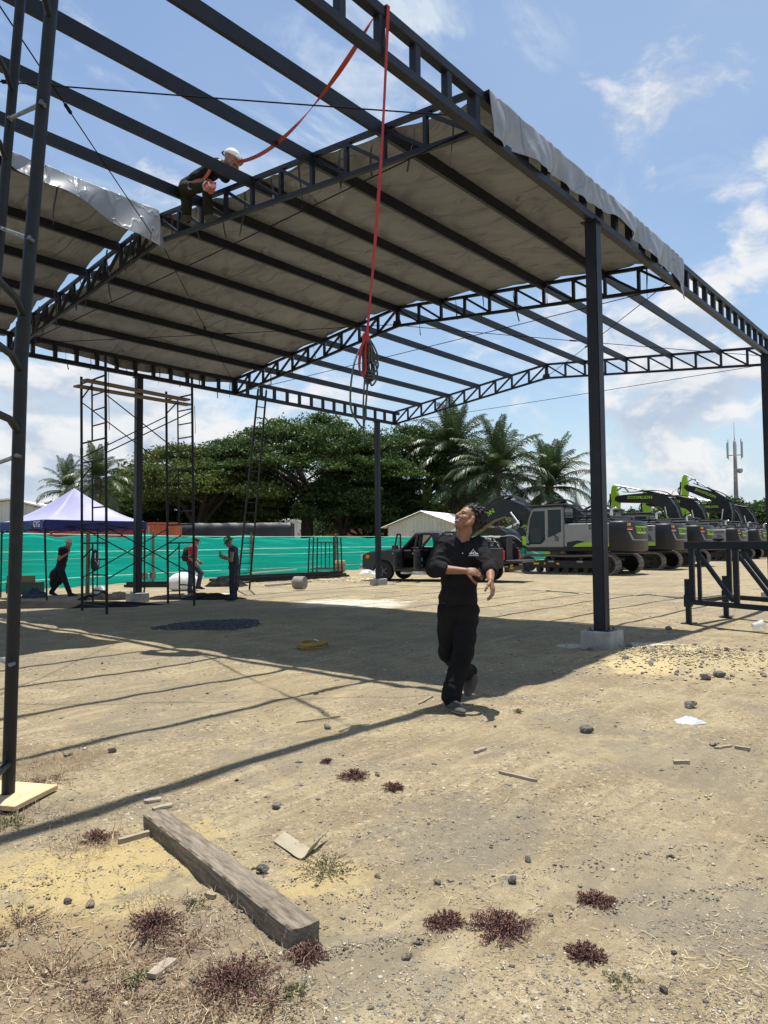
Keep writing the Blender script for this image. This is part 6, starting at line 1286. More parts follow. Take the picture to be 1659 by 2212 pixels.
wire(on(gnd(1180, 1277)) + Vector((0, 0, .015)), on(gnd(1250, 1283)) + Vector((0, 0, .015)), 0, .012, None, 'hose_piece', mat('dark_hose', (.03, .06, .05), .6)); tag(bpy.data.objects['hose_piece'], 'dark cable lying on the ground left of the tall column', 'cable')
P = catmull([on(gnd(x, y)) + Vector((0, 0, .015)) for x, y in ((1375, 1287), (1400, 1284), (1450, 1290), (1500, 1292), (1560, 1287))], 8); o = MB().tube(P, .012, 6).build('hose_piece', MT['dark_hose'], None); tag(o, 'dark cable curling on the ground right of the tall column', 'cable')
# ================================================================== PEOPLE (bodies grown from one smooth distance field)
def V3(*a): return np.array(a, float)
def cone(a, b, ra, rb, k=.02, op='u'):
    a = np.asarray(a, float); b = np.asarray(b, float); ab = b - a; L2 = ab @ ab + 1e-12
    def f(P):
        d = P - a; h = np.clip((d @ ab) / L2, 0, 1); return np.linalg.norm(d - h[..., None] * ab, axis=-1) - (ra + (rb - ra) * h)
    r = max(ra, rb); return (f, np.minimum(a, b) - r, np.maximum(a, b) + r, op, k)
def ell(c, r, k=.02, op='u', B=None):
    c = np.asarray(c, float); r = np.asarray(r, float); M_ = np.eye(3) if B is None else np.asarray(B, float)   # rows of B: local axes
    def f(P):
        q = (P - c) @ M_.T; k0 = np.linalg.norm(q / r, axis=-1); k1 = np.linalg.norm(q / (r * r), axis=-1) + 1e-9; return k0 * (k0 - 1) / k1
    m_ = np.abs(M_.T) @ r; return (f, c - m_, c + m_, op, k)
def sdf_mesh(prims, h, post=None, pad=.03):
    us = [p for p in prims if p[3] == 'u']; lo = np.min([p[1] for p in us], 0) - pad; hi_ = np.max([p[2] for p in us], 0) + pad; n = np.ceil((hi_ - lo) / h).astype(int) + 1
    ax = [lo[i] + h * np.arange(n[i]) for i in range(3)]; D = np.full(n, .2, np.float32)
    for f, a, b, op, k in prims:
        s = []
        for i in range(3):
            i0 = max(0, int((a[i] - .05 - lo[i]) / h)); i1 = min(n[i], int((b[i] + .05 - lo[i]) / h) + 2); s.append(slice(i0, max(i0, i1)))
        if any(q.stop <= q.start for q in s): continue
        P = np.stack(np.meshgrid(ax[0][s[0]], ax[1][s[1]], ax[2][s[2]], indexing='ij'), -1); d = f(P); o = D[tuple(s)]
        if op == 'u': q = np.clip(.5 + .5 * (o - d) / k, 0, 1); D[tuple(s)] = o + (d - o) * q - k * q * (1 - q)
        else: q = np.clip(.5 - .5 * (o + d) / k, 0, 1); D[tuple(s)] = o + (-d - o) * q + k * q * (1 - q)
    if post is not None: P = np.stack(np.meshgrid(*ax, indexing='ij'), -1); D = post(P, D)
    ins = D < 0; c = np.zeros(n - 1, np.int8)
    for dx in (0, 1):
        for dy in (0, 1):
            for dz in (0, 1): c += ins[dx:n[0] - 1 + dx, dy:n[1] - 1 + dy, dz:n[2] - 1 + dz]
    act = np.argwhere((c > 0) & (c < 8)); idx = -np.ones(n - 1, np.int64); idx[tuple(act.T)] = np.arange(len(act))
    S = np.zeros((len(act), 3)); cnt = np.zeros(len(act))
    cor = [(x, y, z) for x in (0, 1) for y in (0, 1) for z in (0, 1)]
    for a in cor:
        for axn in range(3):
            if a[axn]: continue
            b = list(a); b[axn] = 1; va = D[tuple((act + a).T)]; vb = D[tuple((act + b).T)]; m_ = (va < 0) != (vb < 0); t = va / (va - vb + 1e-12)
            p = np.tile(np.array(a, float), (len(act), 1)); p[:, axn] += t; S[m_] += p[m_]; cnt[m_] += 1
    Vv = lo + h * (act + S / cnt[:, None]); F = []
    for axn in range(3):
        u, v = (axn + 1) % 3, (axn + 2) % 3; sl0 = [slice(None)] * 3; sl1 = [slice(None)] * 3; sl0[axn] = slice(0, -1); sl1[axn] = slice(1, None)
        A = ins[tuple(sl0)]; B_ = ins[tuple(sl1)]; e = np.argwhere(A != B_); e = e[(e[:, u] > 0) & (e[:, v] > 0) & (e[:, u] < n[u] - 1) & (e[:, v] < n[v] - 1)]
        fl = A[tuple(e.T)]; q = []
        for du, dv in ((-1, -1), (0, -1), (0, 0), (-1, 0)): g = e.copy(); g[:, u] += du; g[:, v] += dv; q.append(idx[tuple(g.T)])
        q = np.stack(q, 1); q[~fl] = q[~fl][:, ::-1]; F.append(q)
    return Vv, np.concatenate(F)
def vnoise(P, s, seed=0):
    x, y, z = P[..., 0] * s + seed, P[..., 1] * s + 1.7 * seed, P[..., 2] * s - seed
    return (np.sin(x + 1.3 * np.sin(y * 1.1 + z)) * np.cos(y * 1.2 + 1.1 * np.sin(z)) + np.sin(z * 1.3 + 1.2 * np.sin(x)) * .6) / 1.6
def unit(v): v = np.asarray(v, float); return v / (np.linalg.norm(v) + 1e-9)
def hand(w_, d, n, thumb, curl=(.5, .6, .6), S=1.0, tcurl=.3, spread=.0):
    d = unit(d); n = unit(np.asarray(n) - d * (np.asarray(n) @ d)); s = np.cross(n, d) * thumb; out = []; w_ = np.asarray(w_, float)     # s points to the thumb side
    out.append(ell(w_ + d * .045 * S, (.05 * S, .038 * S, .016 * S), .012, B=np.array([d, s, n])))
    for i, (o, L) in enumerate(((.028, (.043, .027, .021)), (.010, (.047, .031, .022)), (-.009, (.043, .029, .021)), (-.027, (.034, .021, .018)))):
        p = w_ + d * (.082 - .004 * abs(i - 1)) * S + s * o * S; out.append(cone(w_ + d * .02 * S + s * o * .6 * S, p, .014 * S, .0105 * S, .008)); a = 0
        for j in range(3):
            a += curl[j] * (1 + .12 * i); q = p + (d * math.cos(a) + n * math.sin(a) + s * spread * (1.5 - i)) * L[j] * S; out.append(cone(p, q, (.0098 - .001 * j) * S, (.0090 - .001 * j) * S, .003)); p = q
    p = w_ + d * .022 * S + s * .026 * S; a = .75
    for j, L in enumerate((.042, .032, .026)): q = p + (d * math.cos(a) * .85 + s * math.sin(a) + n * (.25 + tcurl * j)) * L * S; out.append(cone(p, q, (.0135 - .0015 * j) * S, (.0115 - .0015 * j) * S, .005)); p = q; a -= .3
    return out
def head(c, f, u, S=1.0):
    f = unit(f); u = unit(np.asarray(u) - f * (np.asarray(u) @ f)); s = np.cross(f, u); B = np.array([f, s, u]); c = np.asarray(c, float)
    def L(a, b, d): return c + (f * a + s * b + u * d) * S
    pr = [ell(L(-.015, 0, .03), np.array((.098, .076, .093)) * S, .02, B=B), ell(L(.036, 0, -.045), np.array((.058, .058, .082)) * S, .03, B=B), ell(L(.072, 0, -.108), np.array((.026, .03, .022)) * S, .025, B=B),
          cone(L(.078, -.042, .020), L(.078, .042, .020), .013 * S, .013 * S, .014), cone(L(.094, 0, .006), L(.118, 0, -.032), .009 * S, .0155 * S, .010), cone(L(.100, -.016, -.036), L(.100, .016, -.036), .011 * S, .011 * S, .008)]
    for q in (-1, 1): pr += [ell(L(.062, q * .045, -.030), np.array((.028, .026, .026)) * S, .02, B=B), ell(L(.097, q * .033, .002), np.array((.016, .017, .010)) * S, .008, 's', B=B), ell(L(.0785, q * .033, .002), np.array((.013, .013, .012)) * S, .003, B=B), ell(L(-.008, q * .078, -.012), np.array((.022, .010, .034)) * S, .008, B=B), cone(L(.040, q * .055, -.085), L(-.005, q * .062, -.05), .02 * S, .02 * S, .03)]
    pr += [cone(L(.097, -.024, -.060), L(.097, .024, -.060), .009 * S, .009 * S, .008), cone(L(.094, -.022, -.084), L(.094, .022, -.084), .010 * S, .010 * S, .008), ell(L(.106, 0, -.070), np.array((.016, .028, .0085)) * S, .004, 's', B=B), cone(L(.090, -.022, -.068), L(.090, .022, -.068), .008 * S, .008 * S, .002)]
    return pr, L, B
SKIN = mat('brown_skin', (.23, .115, .068), .5, c2=(.27, .135, .08), sc=25, spec=.35, bump=.0006, bsc=140); SKIN2 = mat('tan_skin', (.26, .14, .09), .55, c2=(.30, .165, .105), sc=20)
LIP = mat('lips', (.20, .075, .06), .45); TEETH = mat('teeth', (.75, .72, .66), .3); EYE = mat('eye_dark', (.03, .02, .016), .2); HAIR = mat('black_hair', (.010, .008, .007), .65, c2=(.022, .016, .013), sc=60, bump=.004, bsc=120)
BLKC = mat('black_shirt_cloth', (.010, .0097, .011), .85, c2=(.015, .0145, .016), sc=4, bump=.002, bsc=60, spec=.12); TRO = mat('black_work_trousers', (.0085, .0085, .0095), .95, c2=(.014, .0135, .0135), sc=3, bump=.002, bsc=80, spec=.15, dirt=(.035, .031, .027), dsc=3.5, dlo=.62, dhi=.85)
SHOE = mat('grey_suede_shoe', (.045, .041, .036), .9, c2=(.085, .077, .065), sc=9, bump=.001, bsc=60); SOLE = mat('pale_sole', (.32, .31, .28), .8, c2=(.22, .2, .18), sc=12)
def skin_mesh(nm, prims, h, mats, parent, rules=(), post=None):
    Vv, F = sdf_mesh(prims, h, post); mi = None
    if rules:
        C = Vv[F].mean(1); mi = np.zeros(len(F), int)
        for fn, k in rules: mi[fn(C)] = k
    return mesh_np(nm, Vv, F, mats, parent, True, mi)
def cut(below=None, above=None, axis=2, wob=.004):
    def post(P, D):
        z = P[..., axis] + wob * np.sin(31 * P[..., 0] + 17 * P[..., 1])
        if below is not None: D = np.maximum(D, z - below)
        if above is not None: D = np.maximum(D, above - z)
        return D
    return post
def folds(amp, s, seed, nxt=None, dirv=(0, 0, 1)):
    def post(P, D):
        D = D + (amp * vnoise(P * np.array([1, 1, .55]), s, seed) + amp * .6 * vnoise(P, s * 2.3, seed + 3)).astype(np.float32)
        rd = 1 - np.abs(vnoise(P * np.array([1, 1, 1.5]) + .15 * np.sin(P[..., ::-1] * 6), s * .55, seed + 8)); D = D - (amp * 1.5 * np.clip(rd, 0, 1) ** 5).astype(np.float32)
        return nxt(P, D) if nxt else D
    return post
def shoe(parent, heel, toe, up=(0, 0, 1), S=1.0, mats=None):
    heel = np.asarray(heel, float); toe = np.asarray(toe, float); d = unit(toe - heel); u = unit(np.asarray(up) - d * (np.asarray(up) @ d)); s = np.cross(d, u); B = np.array([d, s, u]); L = np.linalg.norm(toe - heel); c = heel + d * L * .5
    pr = [ell(c + u * .026 * S, (L * .56, .046 * S, .030 * S), .02, B=B), ell(heel + d * .05 + u * .05 * S, (.062, .038 * S, .062 * S), .03, B=B), cone(heel + d * .07 + u * .06 * S, heel + d * (L * .6) + u * .035 * S, .042 * S, .032 * S, .03)]
    def post(P, D): return np.maximum(D, -((P - heel) @ u) - .002)
    return skin_mesh('shoe', pr, .006 * max(1, S), mats or [SHOE, SOLE], parent, [(lambda C: ((C - heel) @ u) < .020 * S, 1)], post)
# ---------------- the walking man
root = FR(6.5, .667); MAN = empty('person', (root.x, root.y, 0), YAW - math.pi / 2, 'young man in black polo and trousers walking forward, looking up, rolling his sleeve', 'person')
nk, nt2 = V3(.045, .01, 1.47), V3(.080, .0, 1.60); hc = V3(.100, -.005, 1.702); ff, uu = V3(-.70, -.46, .46), V3(.30, .25, .92)
sL, sR = V3(-.130, .0, 1.455), V3(.205, .01, 1.45); eL, eR = V3(-.215, -.13, 1.245), V3(.283, -.16, 1.262); wL, wR = V3(.055, -.235, 1.228), V3(.250, -.395, 1.150)
hL, hR = V3(-.085, 0, .88), V3(.095, 0, .88); kL, kR = V3(-.085, .06, .47), V3(.040, -.12, .50); aL, aR = V3(.155, .40, .185), V3(-.088, -.215, .10)
hp, HL, HB = head(hc, ff, uu, 1.02)
body = [cone(nk, nt2, .070, .064, .02), cone(nt2, hc + V3(.02, .02, -.03), .064, .055, .02), ell((.04, .0, 1.34), (.15, .095, .17)), ell((.01, 0, 1.10), (.135, .095, .2)), ell((0, 0, .90), (.145, .10, .12)), cone(sL, sR, .05, .05, .04)]
for s, e_, w_ in ((sL, eL, wL), (sR, eR, wR)): body += [cone(s, e_, .05, .042, .03), cone(e_, e_ + (w_ - e_) * .35, .043, .043, .02), cone(e_ + (w_ - e_) * .35, w_, .043, .028, .015)]
for h_, k_, a_ in ((hL, kL, aL), (hR, kR, aR)): body += [cone(h_, k_, .075, .055, .03), cone(k_, a_, .052, .038, .02)]
body += [cone(aL, (.115, .33, .06), .035, .03), cone(aR, (-.04, -.32, .05), .035, .03)]
body += hand(wL, (.96, -.16, -.10), (.10, .75, -.55), 1, (.45, .55, .4), 1.08, .45) + hand(wR, (.16, -.42, -.88), (-.75, .35, -.25), 1, (.28, .5, .45), 1.08, .2) + hp
def inreg(L3, r):
    c = HL(*L3); return lambda C: (((((C - c) @ HB.T) / np.array(r)) ** 2).sum(1) < 1)
rules = [(inreg((.100, 0, -.060), (.02, .032, .012)), 1), (inreg((.098, 0, -.086), (.02, .030, .012)), 1), (inreg((.094, 0, -.070), (.014, .028, .0085)), 2)]
for q in (-1, 1): rules += [(inreg((.088, q * .033, .002), (.012, .015, .006)), 3), (inreg((.090, q * .034, .024), (.014, .024, .005)), 3)]
BODY = skin_mesh('body', body, .0048, [SKIN, LIP, TEETH, EYE], MAN, rules)
rgh = np.random.default_rng(2)
hair = [ell(HL(-.028, 0, .045), (.100, .080, .092), .02, B=HB), ell(HL(-.090, 0, .055), (.095, .092, .108), .03, B=HB), ell(HL(-.03, 0, .105), (.085, .08, .058), .03, B=HB), ell(HL(-.08, 0, -.03), (.05, .07, .06), .03, B=HB)]
for k in range(150):
    a = rgh.normal(size=3); a /= np.linalg.norm(a); p = V3(-.075 + a[0] * .115, a[1] * .096, .065 + a[2] * .108)
    if p[0] < .02 and p[2] > -.05: hair.append(ell(HL(*p), np.full(3, rgh.uniform(.012, .022)), .006, B=HB))
def hpost(P, D):
    q = (P - HL(0, 0, 0)) @ HB.T; D = D + .0075 * vnoise(P, 120, 1) + .006 * vnoise(P, 230, 4) + .004
    D = np.maximum(D, q[..., 0] - (.058 + .10 * np.clip(q[..., 2] - .07, -.5, .02)) - .03 * (q[..., 2] > .085)); return np.maximum(D, .02 + np.where(q[..., 0] > -.035, .03 - q[..., 2], -.9 - q[..., 2] * 0 ) * 1.0 if False else np.where((q[..., 0] > -.03) & (q[..., 2] < .03), .05, -1.0))
skin_mesh('hair', hair, .005, [HAIR], MAN, (), lambda P, D: hpost(P, D).astype(np.float32))
shirt = [ell((.040, .005, 1.345), (.185, .125, .165), .03), cone(sL + V3(.01, 0, -.005), sR - V3(.01, 0, .005), .073, .073, .05), cone(nk + V3(-.06, .02, -.02), nk + V3(.06, .02, -.02), .06, .06, .05), ell((.020, -.005, 1.14), (.168, .128, .20), .06), ell((.006, 0, .97), (.176, .134, .14), .05)]
for s, e_, w_, fr in ((sL, eL, wL, .30), (sR, eR, wR, .30)):
    c_ = e_ + (w_ - e_) * fr; shirt += [cone(s, e_, .078, .070, .04), cone(e_, c_, .070, .062, .02), cone(c_ - (w_ - e_) * .09, c_, .066, .064, .006), ell(s * .35 + e_ * .65 + V3(0, .01, -.02), (.075, .07, .07), .04)]
shirt += [ell(nk + V3(.0, -.035, .055), (.062, .075, .05), .012, 's'), cone(nk + V3(.0, -.09, .03), nk + V3(-.008, -.135, -.075), .030, .004, .01, 's')]
for s, e_, w_ in ((sL, eL, wL), (sR, eR, wR)): c_ = e_ + (w_ - e_) * .30; shirt.append(cone(c_ + (w_ - e_) * .03, c_ + (w_ - e_) * .4, .052, .052, .004, 's'))
def collar():
    out = []; nk = globals()['nk'] + V3(.004, 0, .018)
    P = [nk + V3(.075 * math.sin(t), .02 - .072 * math.cos(t) * 1.05, .035 + .030 * -math.cos(t)) for t in np.linspace(.42, 2 * math.pi - .42, 22)]
    for a, b in zip(P, P[1:]): out.append(cone(a, b, .016, .016, .01)); out.append(cone(a + V3(0, 0, -.018) + unit(V3(*(a - nk)[:2], 0)) * .014, b + V3(0, 0, -.018) + unit(V3(*(b - nk)[:2], 0)) * .014, .012, .012, .008))
    for p, sg in ((P[0], 1), (P[-1], -1)): out.append(cone(p + V3(.014 * sg, -.006, -.012), p + V3(.050 * sg, -.030, -.062), .015, .008, .01))
    return out
sp_ = folds(.0065, 22, 2, cut(above=.915, wob=.006))
SHIRT = skin_mesh('polo_shirt', shirt + collar(), .0065, [BLKC], MAN, (), sp_)
# tent emblem with lettering on the chest, following the cloth
bpy.context.view_layer.update()
from mathutils.bvhtree import BVHTree
bv = BVHTree.FromPolygons([v.co.copy() for v in SHIRT.data.vertices], [tuple(p.vertices) for p in SHIRT.data.polygons])
def onshirt(x, z, off=.004):
    h_ = bv.ray_cast(Vector((x, -1, z)), Vector((0, 1, 0))); return Vector((x, (h_[0].y if h_[0] else -.12) - off, z))
ex, ez = .142, 1.382
def emb(poly, nm='emblem', off=.004):
    mb = MB(); mb.add([onshirt(ex + x, ez + z, off) for x, z in poly], [tuple(range(len(poly)))]); return mb.build(nm, WHITEP, SHIRT)
emb([(-.044, -.004), (-.024, .010), (-.006, .030), (0, .042), (0, .034), (-.010, .018), (-.016, -.004)]); emb([(.044, -.004), (.016, -.004), (.010, .018), (0, .034), (0, .042), (.006, .030), (.024, .010)][::1]); emb([(-.010, -.004), (-.006, .008), (0, .018), (.006, .008), (.010, -.004)])
emb([(-.046, -.022), (.046, -.022), (.046, -.019), (-.046, -.019)])
lettering('POLI CARPAS', .0165, (0, 0, 0), (1, 0, 0), (0, 0, 1), WHITEP, SHIRT, name='emblem_lettering', sx=.80, bold=.02, curve=lambda x, y: onshirt(ex + x, ez - .0115 + y))
MB().lathe([(.001, -.003), (.005, -.002), (.005, .002), (.001, .003)], onshirt(.042, 1.385, .003), 8, Matrix.Rotation(1.57, 3, 'X')).build('button', WHITEP, SHIRT)
tro = [ell((0, 0, .875), (.168, .128, .12), .03), cone(hL + V3(.0, 0, -.02), kL, .105, .088, .03), cone(hR + V3(-.0, 0, -.02), kR, .105, .090, .03), cone(kL, aL + V3(-.02, -.02, .03), .086, .074, .03), cone(kR, aR + V3(0, 0, .02), .088, .082, .03), cone(aR + V3(.005, .01, .07), aR + V3(.0, .005, .015), .080, .084, .02), cone(aL + V3(.0, .0, .05), aL + V3(-.01, -.01, .0), .070, .078, .02)]
skin_mesh('trousers', tro, .008, [TRO], MAN, (), folds(.0055, 17, 7, cut(below=.955, wob=.002)))
shoe(MAN, (-.108, -.150, .004), (-.005, -.44, .004), S=1.25); shoe(MAN, (.180, .455, .135), (.100, .255, .012), (.2, -.5, .8), S=1.2)
MB().tube([V3(.135 * math.cos(t) * 1.12, .1 * math.sin(t) * 1.12, .935) for t in np.linspace(0, 6.283, 25)], .018, 6).build('belt', DARKP, MAN)
# ---------------- simpler figures further off
def person(label, root, J, shirt_m, tro_m, shoe_m, sleeve=.5, h=.013, skin=SKIN2, extra=None, S=1.0, z0=0, handc=(.5, .6, .5)):
    e = empty('person', (root.x, root.y, z0), YAW - math.pi / 2, label, 'person'); g = {k: V3(*v) for k, v in J.items()}
    hp_, L_, B_ = head(g['head'], g['face'], g.get('hup', V3(0, 0, 1))); nk = g['neck']; pel = g['pel']; ch = nk * .72 + pel * .28
    b = [cone(nk, g['head'] + V3(0, 0, -.05), .058, .055), cone(nk, pel, .09, .10, .04), cone(g['sA'], g['sB'], .05, .05, .03)]; sh = [cone(g['sA'], g['sB'], .078, .078, .05), cone(nk * .85 + pel * .15, nk * .35 + pel * .65, .135, .130, .05), cone(nk * .35 + pel * .65, pel, .130, .135, .05), cone(nk + V3(0, 0, -.02), nk + V3(0, 0, -.05), .075, .09, .04)]
    for q in 'AB':
        s, el_, w_ = g['s' + q], g['e' + q], g['w' + q]; b += [cone(s, el_, .052, .043, .02), cone(el_, w_, .043, .029, .015)] + hand(w_, unit(w_ - el_) + g.get('hd' + q, V3(0, 0, 0)), g.get('hn' + q, V3(0, -1, 0)), 1, handc, 1.15)
        if sleeve > 0: sh.append(cone(s, s + (el_ - s) * min(1, sleeve), .074, .066, .03))
        if sleeve > 1: sh.append(cone(el_, el_ + (w_ - el_) * (sleeve - 1), .066, .05, .02))
    tr = [ell(pel + V3(0, 0, -.02), (.15, .14, .12), .03)]
    for q in 'AB': b += [cone(g['h' + q], g['k' + q], .075, .055), cone(g['k' + q], g['a' + q], .05, .04)]; tr += [cone(g['h' + q], g['k' + q], .098, .078, .03), cone(g['k' + q], g['a' + q] + V3(0, 0, .02), .075, .068, .03)]
    skin_mesh('body', b + hp_, h * .75, [skin], e); skin_mesh('shirt', sh, h, [shirt_m], e, (), folds(.004, 22, 5)); skin_mesh('trousers', tr, h, [tro_m], e, (), folds(.005, 18, 9))
    for q in 'AB': shoe(e, g['heel' + q], g['toe' + q], g.get('su' + q, V3(0, 0, 1)), 1.15, [shoe_m, shoe_m])
    return e, g, L_, B_
DKSHOE = mat('dark_shoe', (.018, .017, .016), .8); JEAN = mat('dark_jeans', (.018, .022, .04), .9, c2=(.03, .036, .06), sc=5, bump=.002, bsc=60); REDT = mat('red_tshirt', (.33, .025, .035), .85, c2=(.26, .02, .03), sc=5); NAVYT = mat('navy_tank', (.022, .028, .045), .85); OLIVE = mat('olive_trousers', (.014, .016, .011), .9, c2=(.022, .025, .017), sc=5, spec=.15)
# man walking right by the tent
rt_ = gnd(133, 1288); J = dict(head=(.20, 0, 1.60), face=(.92, -.2, -.35), hup=(.3, 0, .95), neck=(.09, 0, 1.43), pel=(-.02, 0, .95), sA=(.05, -.17, 1.40), sB=(.08, .17, 1.40), eA=(.02, -.22, 1.12), wA=(.22, -.18, 1.27), eB=(-.08, .24, 1.12), wB=(-.20, .22, .88), hA=(-.02, -.09, .93), hB=(-.02, .09, .93), kA=(.13, -.09, .50), aA=(.28, -.09, .10), kB=(-.10, .09, .50), aB=(-.34, .09, .11), heelA=(.24, -.09, .01), toeA=(.52, -.10, .01), heelB=(-.41, .09, .06), toeB=(-.17, .08, .01), suB=(-.2, 0, 1), hnA=(0, 0, 1))
e, g, L_, B_ = person('man in black with a grey headscarf walking under the tent edge', rt_, J, mat('black_tee', (.012, .012, .013), .9), mat('black_jeans', (.013, .013, .016), .9), DKSHOE, .45)
skin_mesh('headscarf', [ell(L_(-.02, 0, .055), (.108, .088, .078), .02, B=B_), cone(L_(-.10, 0, .02), L_(-.14, 0, -.03), .03, .015)], .01, [mat('grey_headscarf', (.45, .42, .42), .85)], e, (), lambda P, D: np.maximum(D, -(((P - L_(0, 0, 0)) @ B_.T)[..., 2] - .018 - .15 * np.minimum(0, -((P - L_(0, 0, 0)) @ B_.T)[..., 0]) * 0)).astype(np.float32))
jk = empty('jacket', (e.location.x, e.location.y, .0), e.rotation_euler[2], 'dark jacket held low in the hand of the walking man in black', 'jacket'); skin_mesh('jacket_cloth', [cone((-.20, .20, .86), (-.26, .16, .62), .06, .15, .05), cone((-.26, .16, .62), (-.30, .14, .38), .15, .12, .05), ell((-.12, .16, .55), (.10, .08, .2), .05)], .014, [mat('dark_jacket', (.014, .014, .016), .9)], jk, (), folds(.02, 16, 3))
# man with red shirt and backpack
rt_ = gnd(416, 1281); J = dict(head=(.10, 0, 1.62), face=(.85, -.15, -.45), hup=(.35, 0, .95), neck=(.03, 0, 1.45), pel=(-.03, 0, .96), sA=(.0, -.18, 1.41), sB=(.02, .18, 1.41), eA=(-.04, -.26, 1.14), wA=(.11, -.22, .96), eB=(-.02, .26, 1.14), wB=(.16, .20, .97), hA=(-.02, -.09, .93), hB=(-.02, .09, .93), kA=(-.03, -.10, .50), aA=(-.06, -.10, .11), kB=(.24, .08, .62), aB=(.16, .08, .22), heelA=(-.12, -.10, .01), toeA=(.14, -.12, .01), heelB=(.08, .08, .13), toeB=(.36, .07, .10))
e, g, L_, B_ = person('man in red T-shirt and dark cap with a backpack, one foot raised', rt_, J, REDT, JEAN, DKSHOE, .55)
skin_mesh('cap', [ell(L_(-.01, 0, .06), (.108, .086, .066), .02, B=B_), ell(L_(.11, 0, .045), (.075, .07, .012), .02, B=B_)], .01, [DKSHOE], e, (), lambda P, D: np.maximum(D, .03 - ((P - L_(0, 0, 0)) @ B_.T)[..., 2]).astype(np.float32))
bp = empty('backpack', (e.location.x, e.location.y, 0), e.rotation_euler[2], 'dark backpack worn by the man in the red T-shirt', 'backpack'); skin_mesh('pack_body', [ell((-.20, 0, 1.22), (.11, .16, .24), .04), ell((-.27, 0, 1.12), (.07, .12, .13), .03)], .013, [mat('dark_backpack', (.02, .018, .02), .85)], bp)
for s in (-1, 1): MB().tube([(-.14, s * .1, 1.42), (.0, s * .12, 1.50), (.11, s * .13, 1.38), (.06, s * .15, 1.18), (-.12, s * .14, 1.06)], .02, 6).build('shoulder_strap', DKSHOE, bp)
# man with green hat and phone
rt_ = gnd(503, 1297); J = dict(head=(-.10, 0, 1.56), face=(-.80, -.25, -.55), hup=(-.45, 0, .9), neck=(.0, 0, 1.40), pel=(.03, 0, .92), sA=(.03, -.19, 1.36), sB=(.03, .18, 1.36), eA=(.02, -.27, 1.08), wA=(-.21, -.20, 1.20), eB=(-.0, .25, 1.08), wB=(-.26, .08, 1.13), hA=(.03, -.09, .90), hB=(.03, .09, .90), kA=(.0, -.10, .48), aA=(.01, -.10, .10), kB=(.03, .10, .48), aB=(.03, .10, .10), heelA=(.07, -.10, .01), toeA=(-.20, -.12, .01), heelB=(.08, .10, .01), toeB=(-.18, .10, .01), hnA=(0, 0, 1), hnB=(0, 0, 1))
e, g, L_, B_ = person('man in green bucket hat and navy tank top looking at his phone', rt_, J, NAVYT, JEAN, DKSHOE, 0)
GRH = mat('green_hat_cloth', (.012, .13, .055), .8); mb = MB(); rows = []
for r_, z_ in ((.145, .035), (.150, .03), (.10, .075), (.098, .12), (.09, .165), (.05, .178), (.005, .18)):
    rows.append([tuple(L_(-.01 + r_ * 1.1 * math.cos(t), r_ * math.sin(t), z_)) for t in np.linspace(0, 6.283, 25)[:-1]])
hat = mb.grid(rows, closed=True).build('bucket_hat', GRH, e, smooth='all')
lettering('CAL', .075, (0, 0, 0), (1, 0, 0), (0, 0, 1), WHITEP, hat, bold=.02, curve=lambda x, y: Vector(tuple(L_(-.01 + .114 * math.cos(1.05 + x / .11), -.104 * math.sin(1.05 + x / .11) if B_[1][1] > 0 else .104 * math.sin(1.05 + x / .11), .118 + y))))
ph = empty('phone', (e.location.x, e.location.y, 0), e.rotation_euler[2], 'dark phone held by the man in the green bucket hat', 'phone'); MB().box((-.33, -.05, 1.20), (.075, .15, .012), Matrix.Rotation(.7, 3, 'Y')).build('phone_body', DARKP, ph, bevel=.004)
# worker on the truss
D0 = 10.95; r0 = FR(D0, (430 - 829.5) / FPX * D0)
def WP(x, y, dd=0):
    p = dep(x, y, D0 + dd) - Vector((r0.x, r0.y, 0)); a = YAW - math.pi / 2; return (p.x * math.cos(a) + p.y * math.sin(a), -p.x * math.sin(a) + p.y * math.cos(a), p.z)
J = dict(head=WP(498, 343, -.05), face=(.85, -.25, -.45), hup=(.45, 0, .9), neck=WP(474, 358), pel=WP(406, 405), sA=WP(464, 362, -.18), sB=WP(468, 354, .18), eA=WP(487, 385, -.25), wA=WP(505, 372, -.12), eB=WP(490, 368, .2), wB=WP(508, 358, .02), hA=WP(402, 408, -.1), hB=WP(402, 405, .1), kA=WP(446, 402, -.22), aA=WP(450, 464, -.18), kB=WP(403, 444, .05), aB=WP(404, 474, .22), heelA=WP(445, 479, -.18), toeA=WP(470, 474, -.2), heelB=WP(416, 474, .2), toeB=WP(392, 482, .1), hnA=(0, 0, 1), hnB=(0, 0, 1))
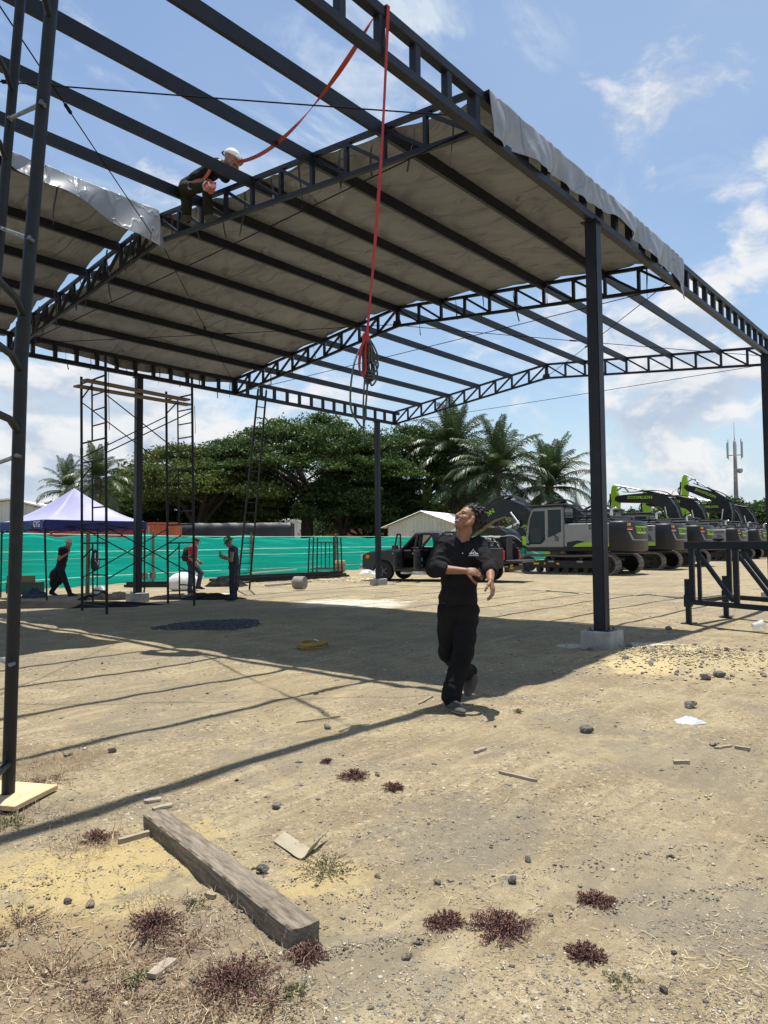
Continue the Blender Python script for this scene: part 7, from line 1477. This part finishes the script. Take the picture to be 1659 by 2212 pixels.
e, g, L_, B_ = person('worker in white helmet and orange harness crouching on the truss', Vector((r0.x, r0.y, 0)), J, mat('dark_work_shirt', (.011, .011, .014), .9, spec=.15), OLIVE, mat('work_boot', (.05, .047, .042), .85), 1.7, .011)
HEL = mat('white_helmet', (.80, .80, .80), .25, spec=.6)
skin_mesh('helmet', [ell(L_(.0, 0, .055), (.135, .112, .105), .01, B=B_), ell(L_(.10, 0, .048), (.07, .075, .012), .02, B=B_), cone(L_(-.12, 0, .155 * 0 + .05), L_(.12, 0, .05), .012, .012, .01)], .007, [HEL], e, (), lambda P, D: np.maximum(D, .035 - ((P - L_(0, 0, 0)) @ B_.T)[..., 2]).astype(np.float32))
MB().tube([L_(-.13, -.05, .04), L_(-.165, -.02, .03), L_(-.165, .03, .03), L_(-.13, .06, .04)], .014, 6).build('helmet_band', DARKP, e)
HAR = mat('orange_harness', (.36, .085, .04), .8)
def strapband(pts, wd, nm='harness_strap'):
    P = catmull([Vector(p) for p in pts], 6); W = []
    for i, p in enumerate(P): d = (P[min(i + 1, len(P) - 1)] - P[max(i - 1, 0)]).normalized(); W.append(Vector((0, 1, 0)).cross(d).normalized() * wd)
    return ribbon(MB(), P, W, .004).build(nm, HAR, e)
strapband([WP(459, 357, -.22), WP(450, 374, -.26), WP(440, 388, -.26), WP(432, 396, -.2)], .05); strapband([WP(447, 390, -.22), WP(456, 396, -.30), WP(458, 408, -.34), WP(454, 418, -.34)], .07); strapband([WP(436, 391, -.24), WP(447, 404, -.34), WP(455, 416, -.35), WP(462, 406, -.34), WP(463, 394, -.30)], .06); strapband([WP(480, 350, -.14), WP(476, 356, -.2), WP(468, 365, -.26)], .05)
strapband([WP(418, 393, -.17), WP(428, 390, -.19), WP(444, 388, -.22)], .045); MB().tube([WP(445, 392, -.30), WP(439, 400, -.34), WP(441, 410, -.35), WP(449, 413, -.35), WP(453, 404, -.34), WP(450, 394, -.3)], .018, 6).build('lanyard', mat('lanyard', (.30, .17, .15), .8), e)
MB().box(WP(413, 402, -.2), (.09, .04, .12)).build('tool_pouch', mat('pouch_grey', (.22, .22, .2), .7), e)
